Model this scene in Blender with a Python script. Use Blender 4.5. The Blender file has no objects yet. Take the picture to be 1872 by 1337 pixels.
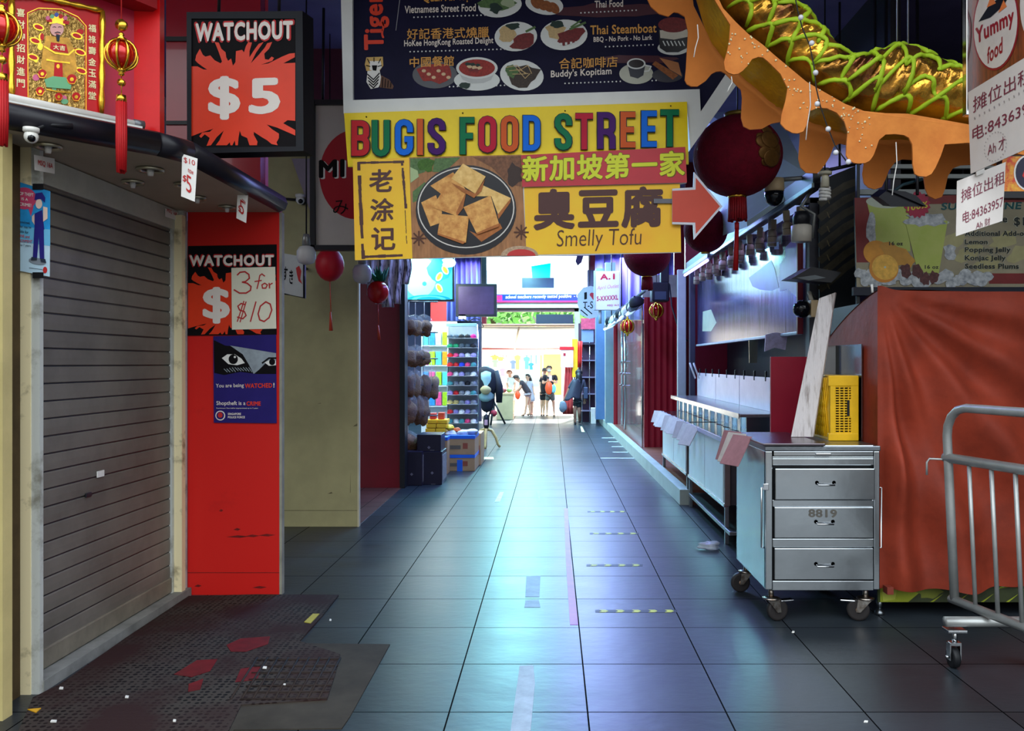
import bpy, bmesh, math, random
from mathutils import Vector, Matrix
SC = bpy.context.scene
COL = SC.collection
R = random.Random(7)
PI = math.pi

# ------------------------------------------------------------------ camera, sky, sun, lamps, exposure
F, CX, CY, H = 1580.0, 1010.0, 664.0, 1.6      # focal length and vanishing point in pixels of 1872x1337; eye height in metres
cam = bpy.data.cameras.new('camera'); camo = bpy.data.objects.new('camera', cam); COL.objects.link(camo)
camo.location = (0, 0, H); camo.rotation_euler = (PI/2, 0, 0)
cam.sensor_width = 36; cam.lens = 36*F/1872
cam.shift_x = (936-CX)/1872; cam.shift_y = -(668.5-CY)/1872
cam.clip_start = .05; cam.clip_end = 300
SC.camera = camo
SC.view_settings.view_transform = 'Standard'; SC.view_settings.look = 'None'
SC.view_settings.gamma = 1; SC.view_settings.use_curve_mapping = False
SC.view_settings.exposure = 0.2
W = bpy.data.worlds.new('sky'); SC.world = W; W.use_nodes = True
_n = W.node_tree.nodes; _l = W.node_tree.links                # overcast sky: pale overhead, dim towards the built-up horizon
_t = _n.new('ShaderNodeTexCoord'); _s = _n.new('ShaderNodeSeparateXYZ'); _r = _n.new('ShaderNodeValToRGB')
_l.new(_t.outputs['Generated'], _s.inputs[0]); _l.new(_s.outputs[2], _r.inputs[0])
_r.color_ramp.elements[0].position = .04; _r.color_ramp.elements[0].color = (.12, .115, .11, 1)
_r.color_ramp.elements[1].position = .42; _r.color_ramp.elements[1].color = (.86, .94, 1, 1)
_l.new(_r.outputs[0], _n['Background'].inputs[0]); _n['Background'].inputs[1].default_value = 3.2

def lamp(name, kind, loc, energy, color=(1, 1, 1), size=1, size_y=None, rot=(0, 0, 0), spread=None):
    l = bpy.data.lights.new(name, kind); l.energy = energy; l.color = color
    if kind == 'AREA':
        l.size = size
        if size_y: l.shape = 'RECTANGLE'; l.size_y = size_y
        if spread: l.spread = spread
    elif kind == 'SUN': l.angle = math.radians(2)
    else: l.shadow_soft_size = size
    o = bpy.data.objects.new(name, l); COL.objects.link(o); o.location = loc; o.rotation_euler = rot
    return o
lamp('sun', 'SUN', (0, 40, 20), 28.0, (1, .97, .9), rot=(math.radians(-32), math.radians(8), 0))
# the corridor's tube lamps (violet and cool white), high under the roof
for y, e, c in ((11.0, 240, (.36, .44, 1)), (16, 470, (.38, .62, 1)), (21, 700, (.46, .78, 1))):
    lamp('corridor_tube_light', 'AREA', (.75, y, 4.35), e*.62, (c[0]*.85, c[1]*.7, 1), .25, 3.2); lamp('corridor_tube_light', 'AREA', (-.8, y+1, 4.35), e*.55, (c[0]*.8, min(1, c[1]*1.5), 1), .25, 3.2)
lamp('shop_tube_light', 'AREA', (-2.2, 14.6, 3.3), 230, (.85, 1, 1), .5, 4.5)
lamp('stall_tube_light', 'AREA', (2.35, 10, 3.6), 22, (.5, .42, 1), .25, 4)

# ------------------------------------------------------------------ pixel helpers
def P(x, y, Y): return Vector(((x-CX)*Y/F, Y, H+(CY-y)*Y/F))
def G(x, y, z=0):
    Y = (H-z)*F/(y-CY); return P(x, y, Y)
def lin(c):
    c /= 255.0
    return c/12.92 if c <= .04045 else ((c+.055)/1.055)**2.4

# ------------------------------------------------------------------ materials
MATS = {}
def M(name, rgb, rough=.55, metal=0, var=.12, scale=6, bump=0, bscale=40, emit=0, alpha=1, spec=.32, stretch=None, rgb2=None, coat=0, trans=0, thr=None):
    """plain painted / metal / fabric surface with procedural colour wear and bump"""
    if name in MATS: return MATS[name]
    m = bpy.data.materials.new(name); m.use_nodes = True; MATS[name] = m
    nt = m.node_tree; n = nt.nodes; L = nt.links; b = n['Principled BSDF']
    col = (lin(rgb[0]), lin(rgb[1]), lin(rgb[2]), 1)
    b.inputs['Base Color'].default_value = col
    b.inputs['Roughness'].default_value = rough; b.inputs['Metallic'].default_value = metal
    b.inputs['Specular IOR Level'].default_value = spec
    b.inputs['Coat Weight'].default_value = coat
    b.inputs['Alpha'].default_value = alpha
    b.inputs['Transmission Weight'].default_value = trans
    m.diffuse_color = col
    if emit:
        b.inputs['Emission Color'].default_value = col; b.inputs['Emission Strength'].default_value = emit
    if var or bump or rgb2:
        tc = n.new('ShaderNodeTexCoord'); mp = n.new('ShaderNodeMapping')
        L.new(tc.outputs['Object'], mp.inputs[0])
        if stretch: mp.inputs['Scale'].default_value = stretch
    if var or rgb2:
        nz = n.new('ShaderNodeTexNoise'); nz.inputs['Scale'].default_value = scale; nz.inputs['Detail'].default_value = 6
        nz.inputs['Roughness'].default_value = .62
        L.new(mp.outputs[0], nz.inputs['Vector'])
        rp = n.new('ShaderNodeValToRGB')
        a, bb = thr or (.3, .7)
        rp.color_ramp.elements[0].position = a; rp.color_ramp.elements[1].position = bb
        k = 1-var
        rp.color_ramp.elements[0].color = (lin(rgb2[0]), lin(rgb2[1]), lin(rgb2[2]), 1) if rgb2 else (col[0]*k, col[1]*k, col[2]*k, 1)
        rp.color_ramp.elements[1].color = (min(1, col[0]*(1+var*.5)), min(1, col[1]*(1+var*.5)), min(1, col[2]*(1+var*.5)), 1)
        L.new(nz.outputs[0], rp.inputs[0]); L.new(rp.outputs[0], b.inputs['Base Color'])
        if emit: L.new(rp.outputs[0], b.inputs['Emission Color'])
    if bump:
        nb = n.new('ShaderNodeTexNoise'); nb.inputs['Scale'].default_value = bscale; nb.inputs['Detail'].default_value = 4
        L.new(mp.outputs[0], nb.inputs['Vector'])
        bu = n.new('ShaderNodeBump'); bu.inputs['Strength'].default_value = bump; bu.inputs['Distance'].default_value = .02
        L.new(nb.outputs[0], bu.inputs['Height']); L.new(bu.outputs[0], b.inputs['Normal'])
    return m

steel = lambda: M('brushed_steel', (186, 192, 196), .2, 1, .14, 3, .12, 4)
chrome = lambda: M('chrome', (200, 202, 205), .15, 1, .06)
black = lambda: M('black_paint', (22, 22, 26), .45)
white = lambda: M('white_print', (232, 230, 224), .5, var=.05)
dark = lambda: M('dark_plastic', (30, 31, 36), .4)
cream = lambda: M('cream_paint', (214, 202, 160), .55, var=.2, scale=3)
redp = lambda: M('red_paint', (205, 30, 26), .42, var=.16, scale=2.5)
gold = lambda: M('gold_metal', (226, 176, 62), .25, 1, .15)
paper = lambda: M('white_paper', (235, 232, 226), .7, var=.06, scale=3)
redink = lambda: M('red_ink', (190, 40, 40), .6, var=.1)

# ------------------------------------------------------------------ mesh builder
ORG = {}
class MB:
    def __init__(s): s.v = []; s.f = []; s.mi = []; s.ms = []; s.cur = 0; s.sm = []; s.smooth = False
    def use(s, m):
        if m not in s.ms: s.ms.append(m)
        s.cur = s.ms.index(m); return s
    def add(s, vs, fs):
        o = len(s.v); s.v += [Vector(v) for v in vs]
        for f in fs: s.f.append([o+i for i in f]); s.mi.append(s.cur); s.sm.append(s.smooth)
        return s
    def box(s, x0, x1, y0, y1, z0, z1):
        return s.add([(x0, y0, z0), (x1, y0, z0), (x1, y1, z0), (x0, y1, z0), (x0, y0, z1), (x1, y0, z1), (x1, y1, z1), (x0, y1, z1)],
                     [(0, 3, 2, 1), (4, 5, 6, 7), (0, 1, 5, 4), (1, 2, 6, 5), (2, 3, 7, 6), (3, 0, 4, 7)])
    def hexa(s, a, b):                                    # two quads a (front) and b (back)
        return s.add(list(a)+list(b), [(0, 1, 2, 3), (7, 6, 5, 4), (0, 4, 5, 1), (1, 5, 6, 2), (2, 6, 7, 3), (3, 7, 4, 0)])
    def rbox(s, x0, x1, y0, y1, z0, z1, r=.01):           # chamfered box
        bm = bmesh.new(); bmesh.ops.create_cube(bm, size=1)
        for v in bm.verts: v.co = Vector(((x0+x1)/2+v.co.x*(x1-x0), (y0+y1)/2+v.co.y*(y1-y0), (z0+z1)/2+v.co.z*(z1-z0)))
        r = min(r, .45*min(abs(x1-x0), abs(y1-y0), abs(z1-z0)))
        bmesh.ops.bevel(bm, geom=bm.edges[:], offset=r, segments=2, profile=.5, affect='EDGES')
        bm.verts.index_update()
        s.add([v.co.copy() for v in bm.verts], [[v.index for v in f.verts] for f in bm.faces]); bm.free(); return s
    def prism(s, pts, d):                                 # polygon (3-D points) pushed along d
        d = Vector(d); n = len(pts); pts = [Vector(p) for p in pts]
        return s.add(pts+[p+d for p in pts], [tuple(range(n)), tuple(range(2*n-1, n-1, -1))]+[(i, i+n, (i+1) % n+n, (i+1) % n) for i in range(n)])
    def tube(s, path, r, k=8, cap=True, flat=None):       # swept tube; r number or list; flat=(axis vector, factor) squashes
        path = [Vector(p) for p in path]; n = len(path); rs = r if isinstance(r, (list, tuple)) else [r]*n
        vs = []; up = None
        for i, p in enumerate(path):
            t = (path[min(i+1, n-1)]-path[max(i-1, 0)])
            t = t.normalized() if t.length > 1e-9 else Vector((0, 0, 1))
            if up is None:
                up = Vector((0, 0, 1)) if abs(t.z) < .9 else Vector((1, 0, 0))
            a = (up-t*up.dot(t)).normalized(); up = a; b = t.cross(a)
            for j in range(k):
                q = 2*PI*j/k; d = (a*math.cos(q)+b*math.sin(q))*rs[i]
                if flat: ax = flat[0]; d = d-ax*d.dot(ax)*(1-flat[1])
                vs.append(p+d)
        fs = [(i*k+j, i*k+(j+1) % k, (i+1)*k+(j+1) % k, (i+1)*k+j) for i in range(n-1) for j in range(k)]
        if cap: fs += [tuple(range(k-1, -1, -1)), tuple(range((n-1)*k, n*k))]
        sm = s.smooth; s.smooth = True; s.add(vs, fs); s.smooth = sm; return s
    def lathe(s, prof, c=(0, 0, 0), k=20, axis='Z', cap=True, smooth=True):  # prof [(r,h)...]
        c = Vector(c); vs = []
        for r, h in prof:
            for j in range(k):
                q = 2*PI*j/k; x, y = r*math.cos(q), r*math.sin(q)
                vs.append(c+Vector({'Z': (x, y, h), 'Y': (x, h, y), 'X': (h, x, y)}[axis]))
        n = len(prof); fs = [(i*k+j, i*k+(j+1) % k, (i+1)*k+(j+1) % k, (i+1)*k+j) for i in range(n-1) for j in range(k)]
        if cap: fs += [tuple(range(k-1, -1, -1)), tuple(range((n-1)*k, n*k))]
        sm = s.smooth; s.smooth = smooth; s.add(vs, fs); s.smooth = sm; return s
    def ball(s, c, r, k=14, sq=(1, 1, 1)):
        c = Vector(c); m = max(6, k//2); vs = []; 
        for i in range(m+1):
            a = PI*i/m
            for j in range(k):
                q = 2*PI*j/k; vs.append(c+Vector((r*sq[0]*math.sin(a)*math.cos(q), r*sq[1]*math.sin(a)*math.sin(q), r*sq[2]*math.cos(a))))
        fs = [(i*k+j, (i+1)*k+j, (i+1)*k+(j+1) % k, i*k+(j+1) % k) for i in range(m) for j in range(k)]
        sm = s.smooth; s.smooth = True; s.add(vs, fs); s.smooth = sm; return s
    def grid(s, fn, nu, nv, thick=None):                  # fn(u,v) -> point, smooth sheet
        vs = [Vector(fn(i/nu, j/nv)) for i in range(nu+1) for j in range(nv+1)]
        w = nv+1
        fs = [(i*w+j, (i+1)*w+j, (i+1)*w+j+1, i*w+j+1) for i in range(nu) for j in range(nv)]
        if thick:
            t = Vector(thick); o = len(vs); vs = vs+[v+t for v in vs]
            fs = fs+[tuple(o+q for q in reversed(f)) for f in fs]
            e = [i*w for i in range(nu+1)]; e2 = [i*w+nv for i in range(nu+1)]
            for a in (e, e2, list(range(w)), [nu*w+j for j in range(w)]):
                fs += [(a[i], a[i+1], o+a[i+1], o+a[i]) for i in range(len(a)-1)]
        sm = s.smooth; s.smooth = True; s.add(vs, fs); s.smooth = sm; return s
    def xf(s, mat):
        s.v = [mat @ v for v in s.v]; return s
    def build(s, name, m=None, parent=None):
        o0 = ORG.get(parent.name, Vector()) if parent else Vector()
        me = bpy.data.meshes.new(name)
        vs = s.v
        org = o0
        if not parent:                                     # a one-mesh thing: origin at its base centre
            xs = [v.x for v in vs]; ys = [v.y for v in vs]
            org = Vector(((min(xs)+max(xs))/2, (min(ys)+max(ys))/2, min(v.z for v in vs)))
        me.from_pydata([v-org for v in vs], [], s.f)
        ms = ([m] if m else []) if not s.ms else s.ms
        for q in ms: me.materials.append(q)
        if s.ms: me.polygons.foreach_set('material_index', s.mi)
        me.polygons.foreach_set('use_smooth', s.sm)
        bm = bmesh.new(); bm.from_mesh(me)
        if len(bm.faces) < 60000 and not getattr(s, 'flatprint', False):
            bmesh.ops.recalc_face_normals(bm, faces=bm.faces[:]); bm.to_mesh(me)
        bm.free(); me.update()
        o = bpy.data.objects.new(name, me); COL.objects.link(o)
        if parent: o.parent = parent; ORG[o.name] = o0
        else: o.location = org; ORG[o.name] = org
        return o

def tag(o, label, cat, group=None):
    o['label'] = label; o['category'] = cat
    if group: o['group'] = group
    return o
def struct(o): o['kind'] = 'structure'; return o
def thing(name, label, cat, loc=(0, 0, 0), group=None):
    o = bpy.data.objects.new(name, None); COL.objects.link(o); o.location = loc; o.empty_display_size = .1
    ORG[o.name] = Vector(loc)
    return tag(o, label, cat, group)
def part(parent, name, mb, m=None, label=None):
    o = mb.build(name, m, parent)
    if label: o['label'] = label
    return o
def dup(root, loc, label=None, rot=None, scale=None):
    r = root.copy(); COL.objects.link(r); r.location = loc
    if rot is not None: r.rotation_euler = rot
    if scale is not None: r.scale = scale
    if label: r['label'] = label
    for ch in list(root.children):
        c = ch.copy(); COL.objects.link(c); c.parent = r
        for g in list(ch.children):
            d = g.copy(); COL.objects.link(d); d.parent = c
    return r
def single(name, mb, m, label, cat, group=None): return tag(mb.build(name, m), label, cat, group)

# ------------------------------------------------------------------ lettering
TX = {}
def glyphs(body, bold=0.0):
    k = (body, bold)
    if k not in TX:
        cu = bpy.data.curves.new('lettering', 'FONT'); cu.body = body; cu.offset = min(bold, 0); cu.space_character = 1+max(0, bold)*2.4; cu.resolution_u = 3; cu.fill_mode = 'FRONT'
        ob = bpy.data.objects.new('lettering', cu); me = bpy.data.meshes.new_from_object(ob)
        vs = [v.co.copy() for v in me.vertices]; fs = [list(p.vertices) for p in me.polygons]
        st = [0]*len(vs)
        if bold > 0:                                          # heavier lettering: the glyph stamped on a small ring
            b0, f0 = vs, fs; vs = []; fs = []; st = []
            for k in range(9):
                dx, dy = (bold*math.cos(k*PI/4), bold*math.sin(k*PI/4)) if k else (0, 0); o = len(vs)
                vs += [Vector((v.x+dx, v.y+dy, 0)) for v in b0]; fs += [[i+o for i in f] for f in f0]; st += [k]*len(b0)
        bpy.data.objects.remove(ob); bpy.data.curves.remove(cu); bpy.data.meshes.remove(me)
        x0 = min(v.x for v in vs); x1 = max(v.x for v in vs); y0 = min(v.y for v in vs); y1 = max(v.y for v in vs)
        TX[k] = ([((v.x-x0)/(x1-x0), (v.y-y0)/(y1-y0)) for v in vs], fs, st)
    return TX[k]

class Art(MB):
    """printed artwork and lettering on a plane: pt = a point of it, n = unit normal towards the viewer; traced where the print is seen"""
    flatprint = True
    def __init__(s, pt, n=(0, -1, 0)):
        super().__init__(); s.pt = Vector(pt); s.n = Vector(n).normalized(); s.lay = 1; s.cnt = 0
    def at(s, x, y, lay=None):
        d = Vector(((x-CX)/F, 1, (CY-y)/F)); o = Vector((0, 0, H))
        t = (s.pt-o).dot(s.n)/d.dot(s.n)
        return o+d*t+s.n*(.0012*(s.lay if lay is None else lay)+6e-6*s.cnt)
    def poly(s, pts, m, lay=None):
        s.use(m); s.cnt += 1; q = [s.at(x, y, lay) for x, y in pts]
        a = sum((q[i].cross(q[(i+1) % len(q)]) for i in range(len(q))), Vector())
        if a.dot(s.n) < 0: q.reverse()
        return s.add(q, [tuple(range(len(q)))])
    def rect(s, x0, y0, x1, y1, m, lay=None): return s.poly([(x0, y0), (x1, y0), (x1, y1), (x0, y1)], m, lay)
    def ell(s, cx, cy, rx, ry, m, lay=None, k=28, rot=0, a0=0, a1=360):
        c, sn = math.cos(math.radians(rot)), math.sin(math.radians(rot)); pts = []
        for i in range(k if a1-a0 >= 360 else k+1):
            q = math.radians(a0+(a1-a0)*i/k); x, y = rx*math.cos(q), ry*math.sin(q)
            pts.append((cx+x*c-y*sn, cy+x*sn+y*c))
        return s.poly(pts, m, lay)
    def blob(s, cx, cy, rx, ry, m, lay=None, k=14, j=.25, rot=0):
        c, sn = math.cos(math.radians(rot)), math.sin(math.radians(rot)); pts = []
        for i in range(k):
            q = 2*PI*i/k; f = 1+R.uniform(-j, j); x, y = rx*f*math.cos(q), ry*f*math.sin(q)
            pts.append((cx+x*c-y*sn, cy+x*sn+y*c))
        return s.poly(pts, m, lay)
    def line(s, pts, w, m, lay=None):
        for (ax, ay), (bx, by) in zip(pts, pts[1:]):
            l = math.hypot(bx-ax, by-ay) or 1; nx, ny = -(by-ay)/l*w/2, (bx-ax)/l*w/2; ex, ey = (bx-ax)/l*w*.25, (by-ay)/l*w*.25
            s.poly([(ax+nx-ex, ay+ny-ey), (bx+nx+ex, by+ny+ey), (bx-nx+ex, by-ny+ey), (ax-nx-ex, ay-ny-ey)], m, lay)
        return s
    def text(s, body, x0, y0, x1, y1, h, m, lay=None, bold=.01, shear=0, hang=0):
        """baseline (x0,y0)-(x1,y1) of the ink's box in the photo, ink height h"""
        uv, fs, st = glyphs(body, bold); s.use(m); s.cnt += 1
        vs = [s.at(x0+(x1-x0)*u+shear*h*v, y0+(y1-y0)*u-h*v, lay)+s.n*6e-6*k for (u, v), k in zip(uv, st)]; s.cnt += 9
        if vs and fs:
            f = max(fs, key=len); q = (vs[f[1]]-vs[f[0]]).cross(vs[f[2]]-vs[f[1]])
            if q.dot(s.n) < 0: fs = [f[::-1] for f in fs]
        return s.add(vs, fs)
# ================================================================== THE SETTING
def tile_mat(name, rgb, u0, du, v0, dv, groove=.006, rough=.33, tone=.25, grout=(18, 18, 20), bump=.16, bscale=11, spec=.5):
    m = bpy.data.materials.new(name); m.use_nodes = True; nt = m.node_tree; n = nt.nodes; L = nt.links; b = n['Principled BSDF']
    def mth(op, a, bb=None, c=None):
        q = n.new('ShaderNodeMath'); q.operation = op
        for i, x in enumerate((a, bb, c)):
            if x is None: continue
            if isinstance(x, (int, float)): q.inputs[i].default_value = x
            else: L.new(x, q.inputs[i])
        return q.outputs[0]
    g = n.new('ShaderNodeNewGeometry'); sp = n.new('ShaderNodeSeparateXYZ'); L.new(g.outputs['Position'], sp.inputs[0])
    u = mth('DIVIDE', mth('SUBTRACT', sp.outputs[0], u0), du); v = mth('DIVIDE', mth('SUBTRACT', sp.outputs[1], v0), dv)
    def edge(x, d):
        f = mth('FRACT', x); k = mth('MINIMUM', f, mth('SUBTRACT', 1.0, f)); return mth('LESS_THAN', k, groove/d/2)
    gr = mth('MAXIMUM', edge(u, du), edge(v, dv))
    cv = n.new('ShaderNodeCombineXYZ'); L.new(mth('FLOOR', u), cv.inputs[0]); L.new(mth('FLOOR', v), cv.inputs[1])
    wn = n.new('ShaderNodeTexWhiteNoise'); wn.noise_dimensions = '2D'; L.new(cv.outputs[0], wn.inputs['Vector'])
    nz = n.new('ShaderNodeTexNoise'); nz.inputs['Scale'].default_value = 1.7; nz.inputs['Detail'].default_value = 8
    mp = n.new('ShaderNodeMapping'); mp.inputs['Scale'].default_value = (1, 2.2, 1); L.new(g.outputs['Position'], mp.inputs[0]); L.new(mp.outputs[0], nz.inputs['Vector'])
    k = mth('ADD', mth('MULTIPLY', wn.outputs['Value'], tone), mth('ADD', mth('MULTIPLY', nz.outputs[0], .9), .55-tone/2))
    mx = n.new('ShaderNodeMix'); mx.data_type = 'RGBA'; mx.blend_type = 'MULTIPLY'; mx.inputs[0].default_value = 1
    mx.inputs[6].default_value = tuple(lin(c) for c in rgb)+(1,)
    cc = n.new('ShaderNodeCombineXYZ'); [L.new(k, cc.inputs[i]) for i in range(3)]; L.new(cc.outputs[0], mx.inputs[7])
    m2 = n.new('ShaderNodeMix'); m2.data_type = 'RGBA'; L.new(gr, m2.inputs[0]); L.new(mx.outputs[2], m2.inputs[6]); m2.inputs[7].default_value = tuple(lin(c) for c in grout)+(1,)
    L.new(m2.outputs[2], b.inputs['Base Color'])
    nb = n.new('ShaderNodeTexNoise'); nb.inputs['Scale'].default_value = bscale; nb.inputs['Detail'].default_value = 5
    mp2 = n.new('ShaderNodeMapping'); mp2.inputs['Scale'].default_value = (1, 1.7, 1); L.new(g.outputs['Position'], mp2.inputs[0]); L.new(mp2.outputs[0], nb.inputs['Vector'])
    bu = n.new('ShaderNodeBump'); bu.inputs['Strength'].default_value = bump; bu.inputs['Distance'].default_value = .01
    L.new(mth('SUBTRACT', nb.outputs[0], mth('MULTIPLY', gr, .6)), bu.inputs['Height']); L.new(bu.outputs[0], b.inputs['Normal'])
    L.new(mth('ADD', mth('ADD', rough-.05, mth('MULTIPLY', nz.outputs[0], .1)), mth('MULTIPLY', gr, .5)), b.inputs['Roughness']); L.new(mth('MULTIPLY', mth('SUBTRACT', 1.0, mth('MULTIPLY', gr, .9)), spec), b.inputs['Specular IOR Level'])
    return m

floor_m = tile_mat('slate_tiles', (41, 47, 53), .161, .634, 3.96, .6323, groove=.0075, rough=.36, tone=.45, spec=.3, grout=(6, 6, 8))
struct(MB().box(-9, 9, -3, 26.4, -.2, 0).build('floor', floor_m))
struct(MB().box(-30, 30, 26.4, 75, -.25, -.02).build('ground_outside', M('pale_concrete', (225, 222, 215), .8, var=.1, scale=2)))
# raised shop platform on the right with its pale kerb
plat = [(1.435, 9.75), (1.25, 24.2), (6, 24.2), (6, 9.75)]
mb = MB().use(tile_mat('brown_tiles', (120, 72, 56), 1.5, .4, 9.8, .4, rough=.35)).prism([(x+(.0 if i > 1 else .1), y, 0) for i, (x, y) in enumerate(plat)], (0, 0, .168))
struct(mb.build('floor_platform'))
mb = MB().use(M('kerb_tile', (168, 178, 172), .4, var=.2, scale=3)).prism([(1.435, 9.74, 0), (1.25, 24.2, 0), (1.365, 24.2, 0), (1.55, 9.74, 0)], (0, 0, .172))
struct(mb.build('kerb'))
mb = MB().prism([(-1.905, 8.5, 0), (-1.93, 11.04, 0), (-4, 11.04, 0), (-4, 8.5, 0)], (0, 0, .006))
struct(mb.build('floor_threshold', tile_mat('red_brown_tiles', (96, 58, 50), 0, .3, 0, .3, rough=.4)))
roofm = M('dark_ceiling', (112, 106, 156), .7, var=.2, scale=2)
struct(MB().box(-6, 6, 3.4, 25.2, 4.62, 4.8).build('ceiling', roofm))
wm = M('dark_red_wall', (112, 22, 34), .35, var=.25, scale=2)
darkw = M('dark_wall', (34, 32, 40), .6, var=.25, scale=2)
struct(MB().box(-3.2, -2.62, -2.5, 6.3, 0, 2.62).build('wall_left', M('grey_render', (120, 116, 104), .7, var=.2)))
struct(MB().box(-4.6, -4.4, 6.3, 25.2, 0, 4.62).build('wall_left_shop', M('shop_white', (190, 200, 205), .6)))
struct(MB().box(-4.4, -1.935, 11.05, 11.2, 0, 4.62).build('wall_left_divider', M('maroon_panel', (126, 20, 36), .32, var=.2, scale=1.5)))
struct(MB().box(-1.95, -1.885, 11.03, 11.25, 0, 2.75).build('trim_1', dark()))
struct(MB().box(-4.4, -1.96, 23.8, 24.0, 0, 4.62).build('wall_left_end', M('dark_violet_wall', (58, 50, 70), .5)))
struct(MB().box(5.0, 5.2, 1.9, 25.2, 0, 4.62).build('wall_right', darkw))
struct(MB().box(3.3, 5.0, 12.9, 13.05, .17, 4.62).build('wall_right_partition', wm))
# red pillar, with a raw concrete edge, and the cream pillar behind it
mb = MB().use(M('scuffed_red_paint', (196, 30, 25), .38, var=.2, scale=2.2, rgb2=(160, 22, 22), thr=(.22, .42))).box(-2.516, -1.885, 5.96, 6.02, 0, 2.66).box(-2.6, -1.98, 5.96, 6.02, 2.66, 4.6)
mb.use(M('raw_concrete', (150, 146, 130), .8, var=.3)).box(-1.885, -1.868, 5.965, 6.02, 0, 2.64)
mb.use(M('scuff_black', (118, 20, 18), .6, var=.5, scale=20)).box(-2.516, -1.885, 5.9585, 5.96, .152, .156); [mb.prism([(X, 5.959, z), (X+w*.6, 5.959, z-.006), (X+w, 5.959, z+.004), (X+w*.5, 5.959, z+.012)], (0, .001, 0)) for X, z, w in ((-2.25, .40, .16), (-2.12, .405, .10), (-2.03, .41, .12), (-2.2, .45, .05), (-2.07, .05, .10), (-2.47, .06, .05), (-2.3, .58, .03))]
struct(mb.build('pillar_red'))
mb = MB().use(M('cream_pillar_paint', (176, 168, 122), .6, var=.16, scale=1.4, rgb2=(150, 144, 104))).box(-2.82, -1.9, 8.45, 8.5, 0, 4.6)
mb.use(M('cream_pillar_edge', (206, 196, 160), .6)).box(-1.905, -1.89, 8.44, 8.5, 0, 4.6)
mb.use(M('scuff_olive', (110, 104, 72), .7, var=.5, scale=20)).box(-2.64, -1.905, 8.4485, 8.45, .155, .16); [mb.prism([(X, 8.449, z), (X+w, 8.449, z+.004), (X+w*.8, 8.449, z+h)], (0, .001, 0)) for X, z, w, h in ((-1.98, .33, .006, .2), (-2.2, .32, .05, .02), (-1.95, .98, .05, .03), (-2.3, 1.2, .04, .01))]
struct(mb.build('pillar_cream'))
mb = MB().use(M('glossy_maroon', (150, 22, 34), .16, var=.2, scale=1.5, coat=.4)).box(-2.62, -1.98, 5.86, 5.955, 2.76, 4.6)
mb.use(black()).box(-2.62, -1.97, 5.845, 5.87, 3.215, 3.24).box(-2.62, -1.97, 5.845, 5.87, 3.78, 3.81)
struct(mb.build('wall_left_upper'))
struct(MB().box(-2.6, -1.86, 8.30, 8.42, 3.75, 4.62).build('wall_left_bulkhead', M('plum_wall', (84, 32, 56), .5, var=.2)))
struct(MB().prism([P(533, 290, 8.35), P(572, 290, 8.35), P(572, 400, 8.35)], (0, .08, 0)).build('trim_2', M('mauve_render', (150, 138, 150), .7)))
# shopfront at the far left: pale board, dark gap, jamb posts
struct(MB().box(-3.0, -2.456, 3.86, 3.93, 0, 2.64).build('trim_3', M('pale_yellow_board', (206, 188, 128), .55, var=.18, scale=3)))
struct(MB().box(-2.62, -2.556, 4.08, 4.15, 0, 2.64).build('trim_4', M('recess_shade', (74, 58, 34), .7, var=.4, scale=5)))  # dark recess drawn as a solid brown strip, its shade in the colour
mb = MB().use(M('worn_cream_jamb', (214, 200, 160), .55, var=.4, scale=7, rgb2=(150, 136, 104), thr=(.3, .45))).box(-2.575, -2.515, 4.165, 4.2, 0, 2.64)
mb.use(M('worn_grey_jamb', (176, 178, 172), .5, var=.4, scale=7, rgb2=(132, 130, 118), thr=(.3, .5))).box(-2.515, -2.474, 4.17, 4.2, 0, 2.64)
struct(mb.build('trim_5'))
mb = MB().use(M('worn_cream_jamb', (0, 0, 0))).box(-2.575, -2.50, 5.83, 5.885, .05, 2.6)
mb.use(M('worn_grey_jamb', (0, 0, 0))).box(-2.60, -2.552, 5.80, 5.84, .05, 2.6).box(-2.59, -2.515, 5.89, 5.95, 0, 2.64)
struct(mb.build('trim_6'))
struct(MB().prism([(-2.62, 4.2, 0), (-2.47, 4.2, 0), (-2.485, 5.95, 0), (-2.62, 5.95, 0)], (0, 0, .055)).build('trim_7', M('concrete_sill', (128, 130, 126), .7, var=.4, scale=5)))

# ------------------------------------------------------------------ roller shutter
sh = thing('roller_shutter', 'closed grey slatted roller shutter in a pale frame beside the red pillar', 'shutter', (-2.56, 5.1, .055))
slat = .0895
def shut(u, v):
    z = .15+v*2.39; f = (z/slat) % 1
    return (-2.575+.011*math.sin(PI*min(1, f/.82)) if f < .82 else -2.58, 4.2+u*1.63, z)
mb = MB(); nz = 27
shm = M('grey_shutter_paint', (120, 115, 106), .5, var=.22, scale=1.6, rgb2=(92, 88, 80))
mb.use(shm)
for i in range(nz):
    z0 = .15+i*slat; prof = [(-2.574, z0+.005), (-2.5665, z0+.009), (-2.5655, z0+.045), (-2.5665, z0+.084), (-2.574, z0+slat)]
    mb.smooth = False
    for (xa, za), (xb, zb) in zip(prof, prof[1:]): mb.add([(xa, 4.2, za), (xa, 5.83, za), (xb, 5.83, zb), (xb, 4.2, zb)], [(0, 1, 2, 3)])
    mb.use(dark()).add([(-2.5735, 4.2, z0-.004), (-2.5735, 5.83, z0-.004), (-2.5735, 5.83, z0+.006), (-2.5735, 4.2, z0+.006)], [(0, 1, 2, 3)]); mb.use(shm)
part(sh, 'curtain', mb)
part(sh, 'bottom_bar', MB().rbox(-2.59, -2.555, 4.2, 5.83, .06, .16, .006), M('shutter_bar', (122, 116, 102), .5, var=.3))
hb = MB().box(-2.62, -2.548, 4.18, 5.95, 2.5, 2.635); part(sh, 'header_beam', hb, M('header_paint', (188, 190, 178), .4, var=.15))
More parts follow.
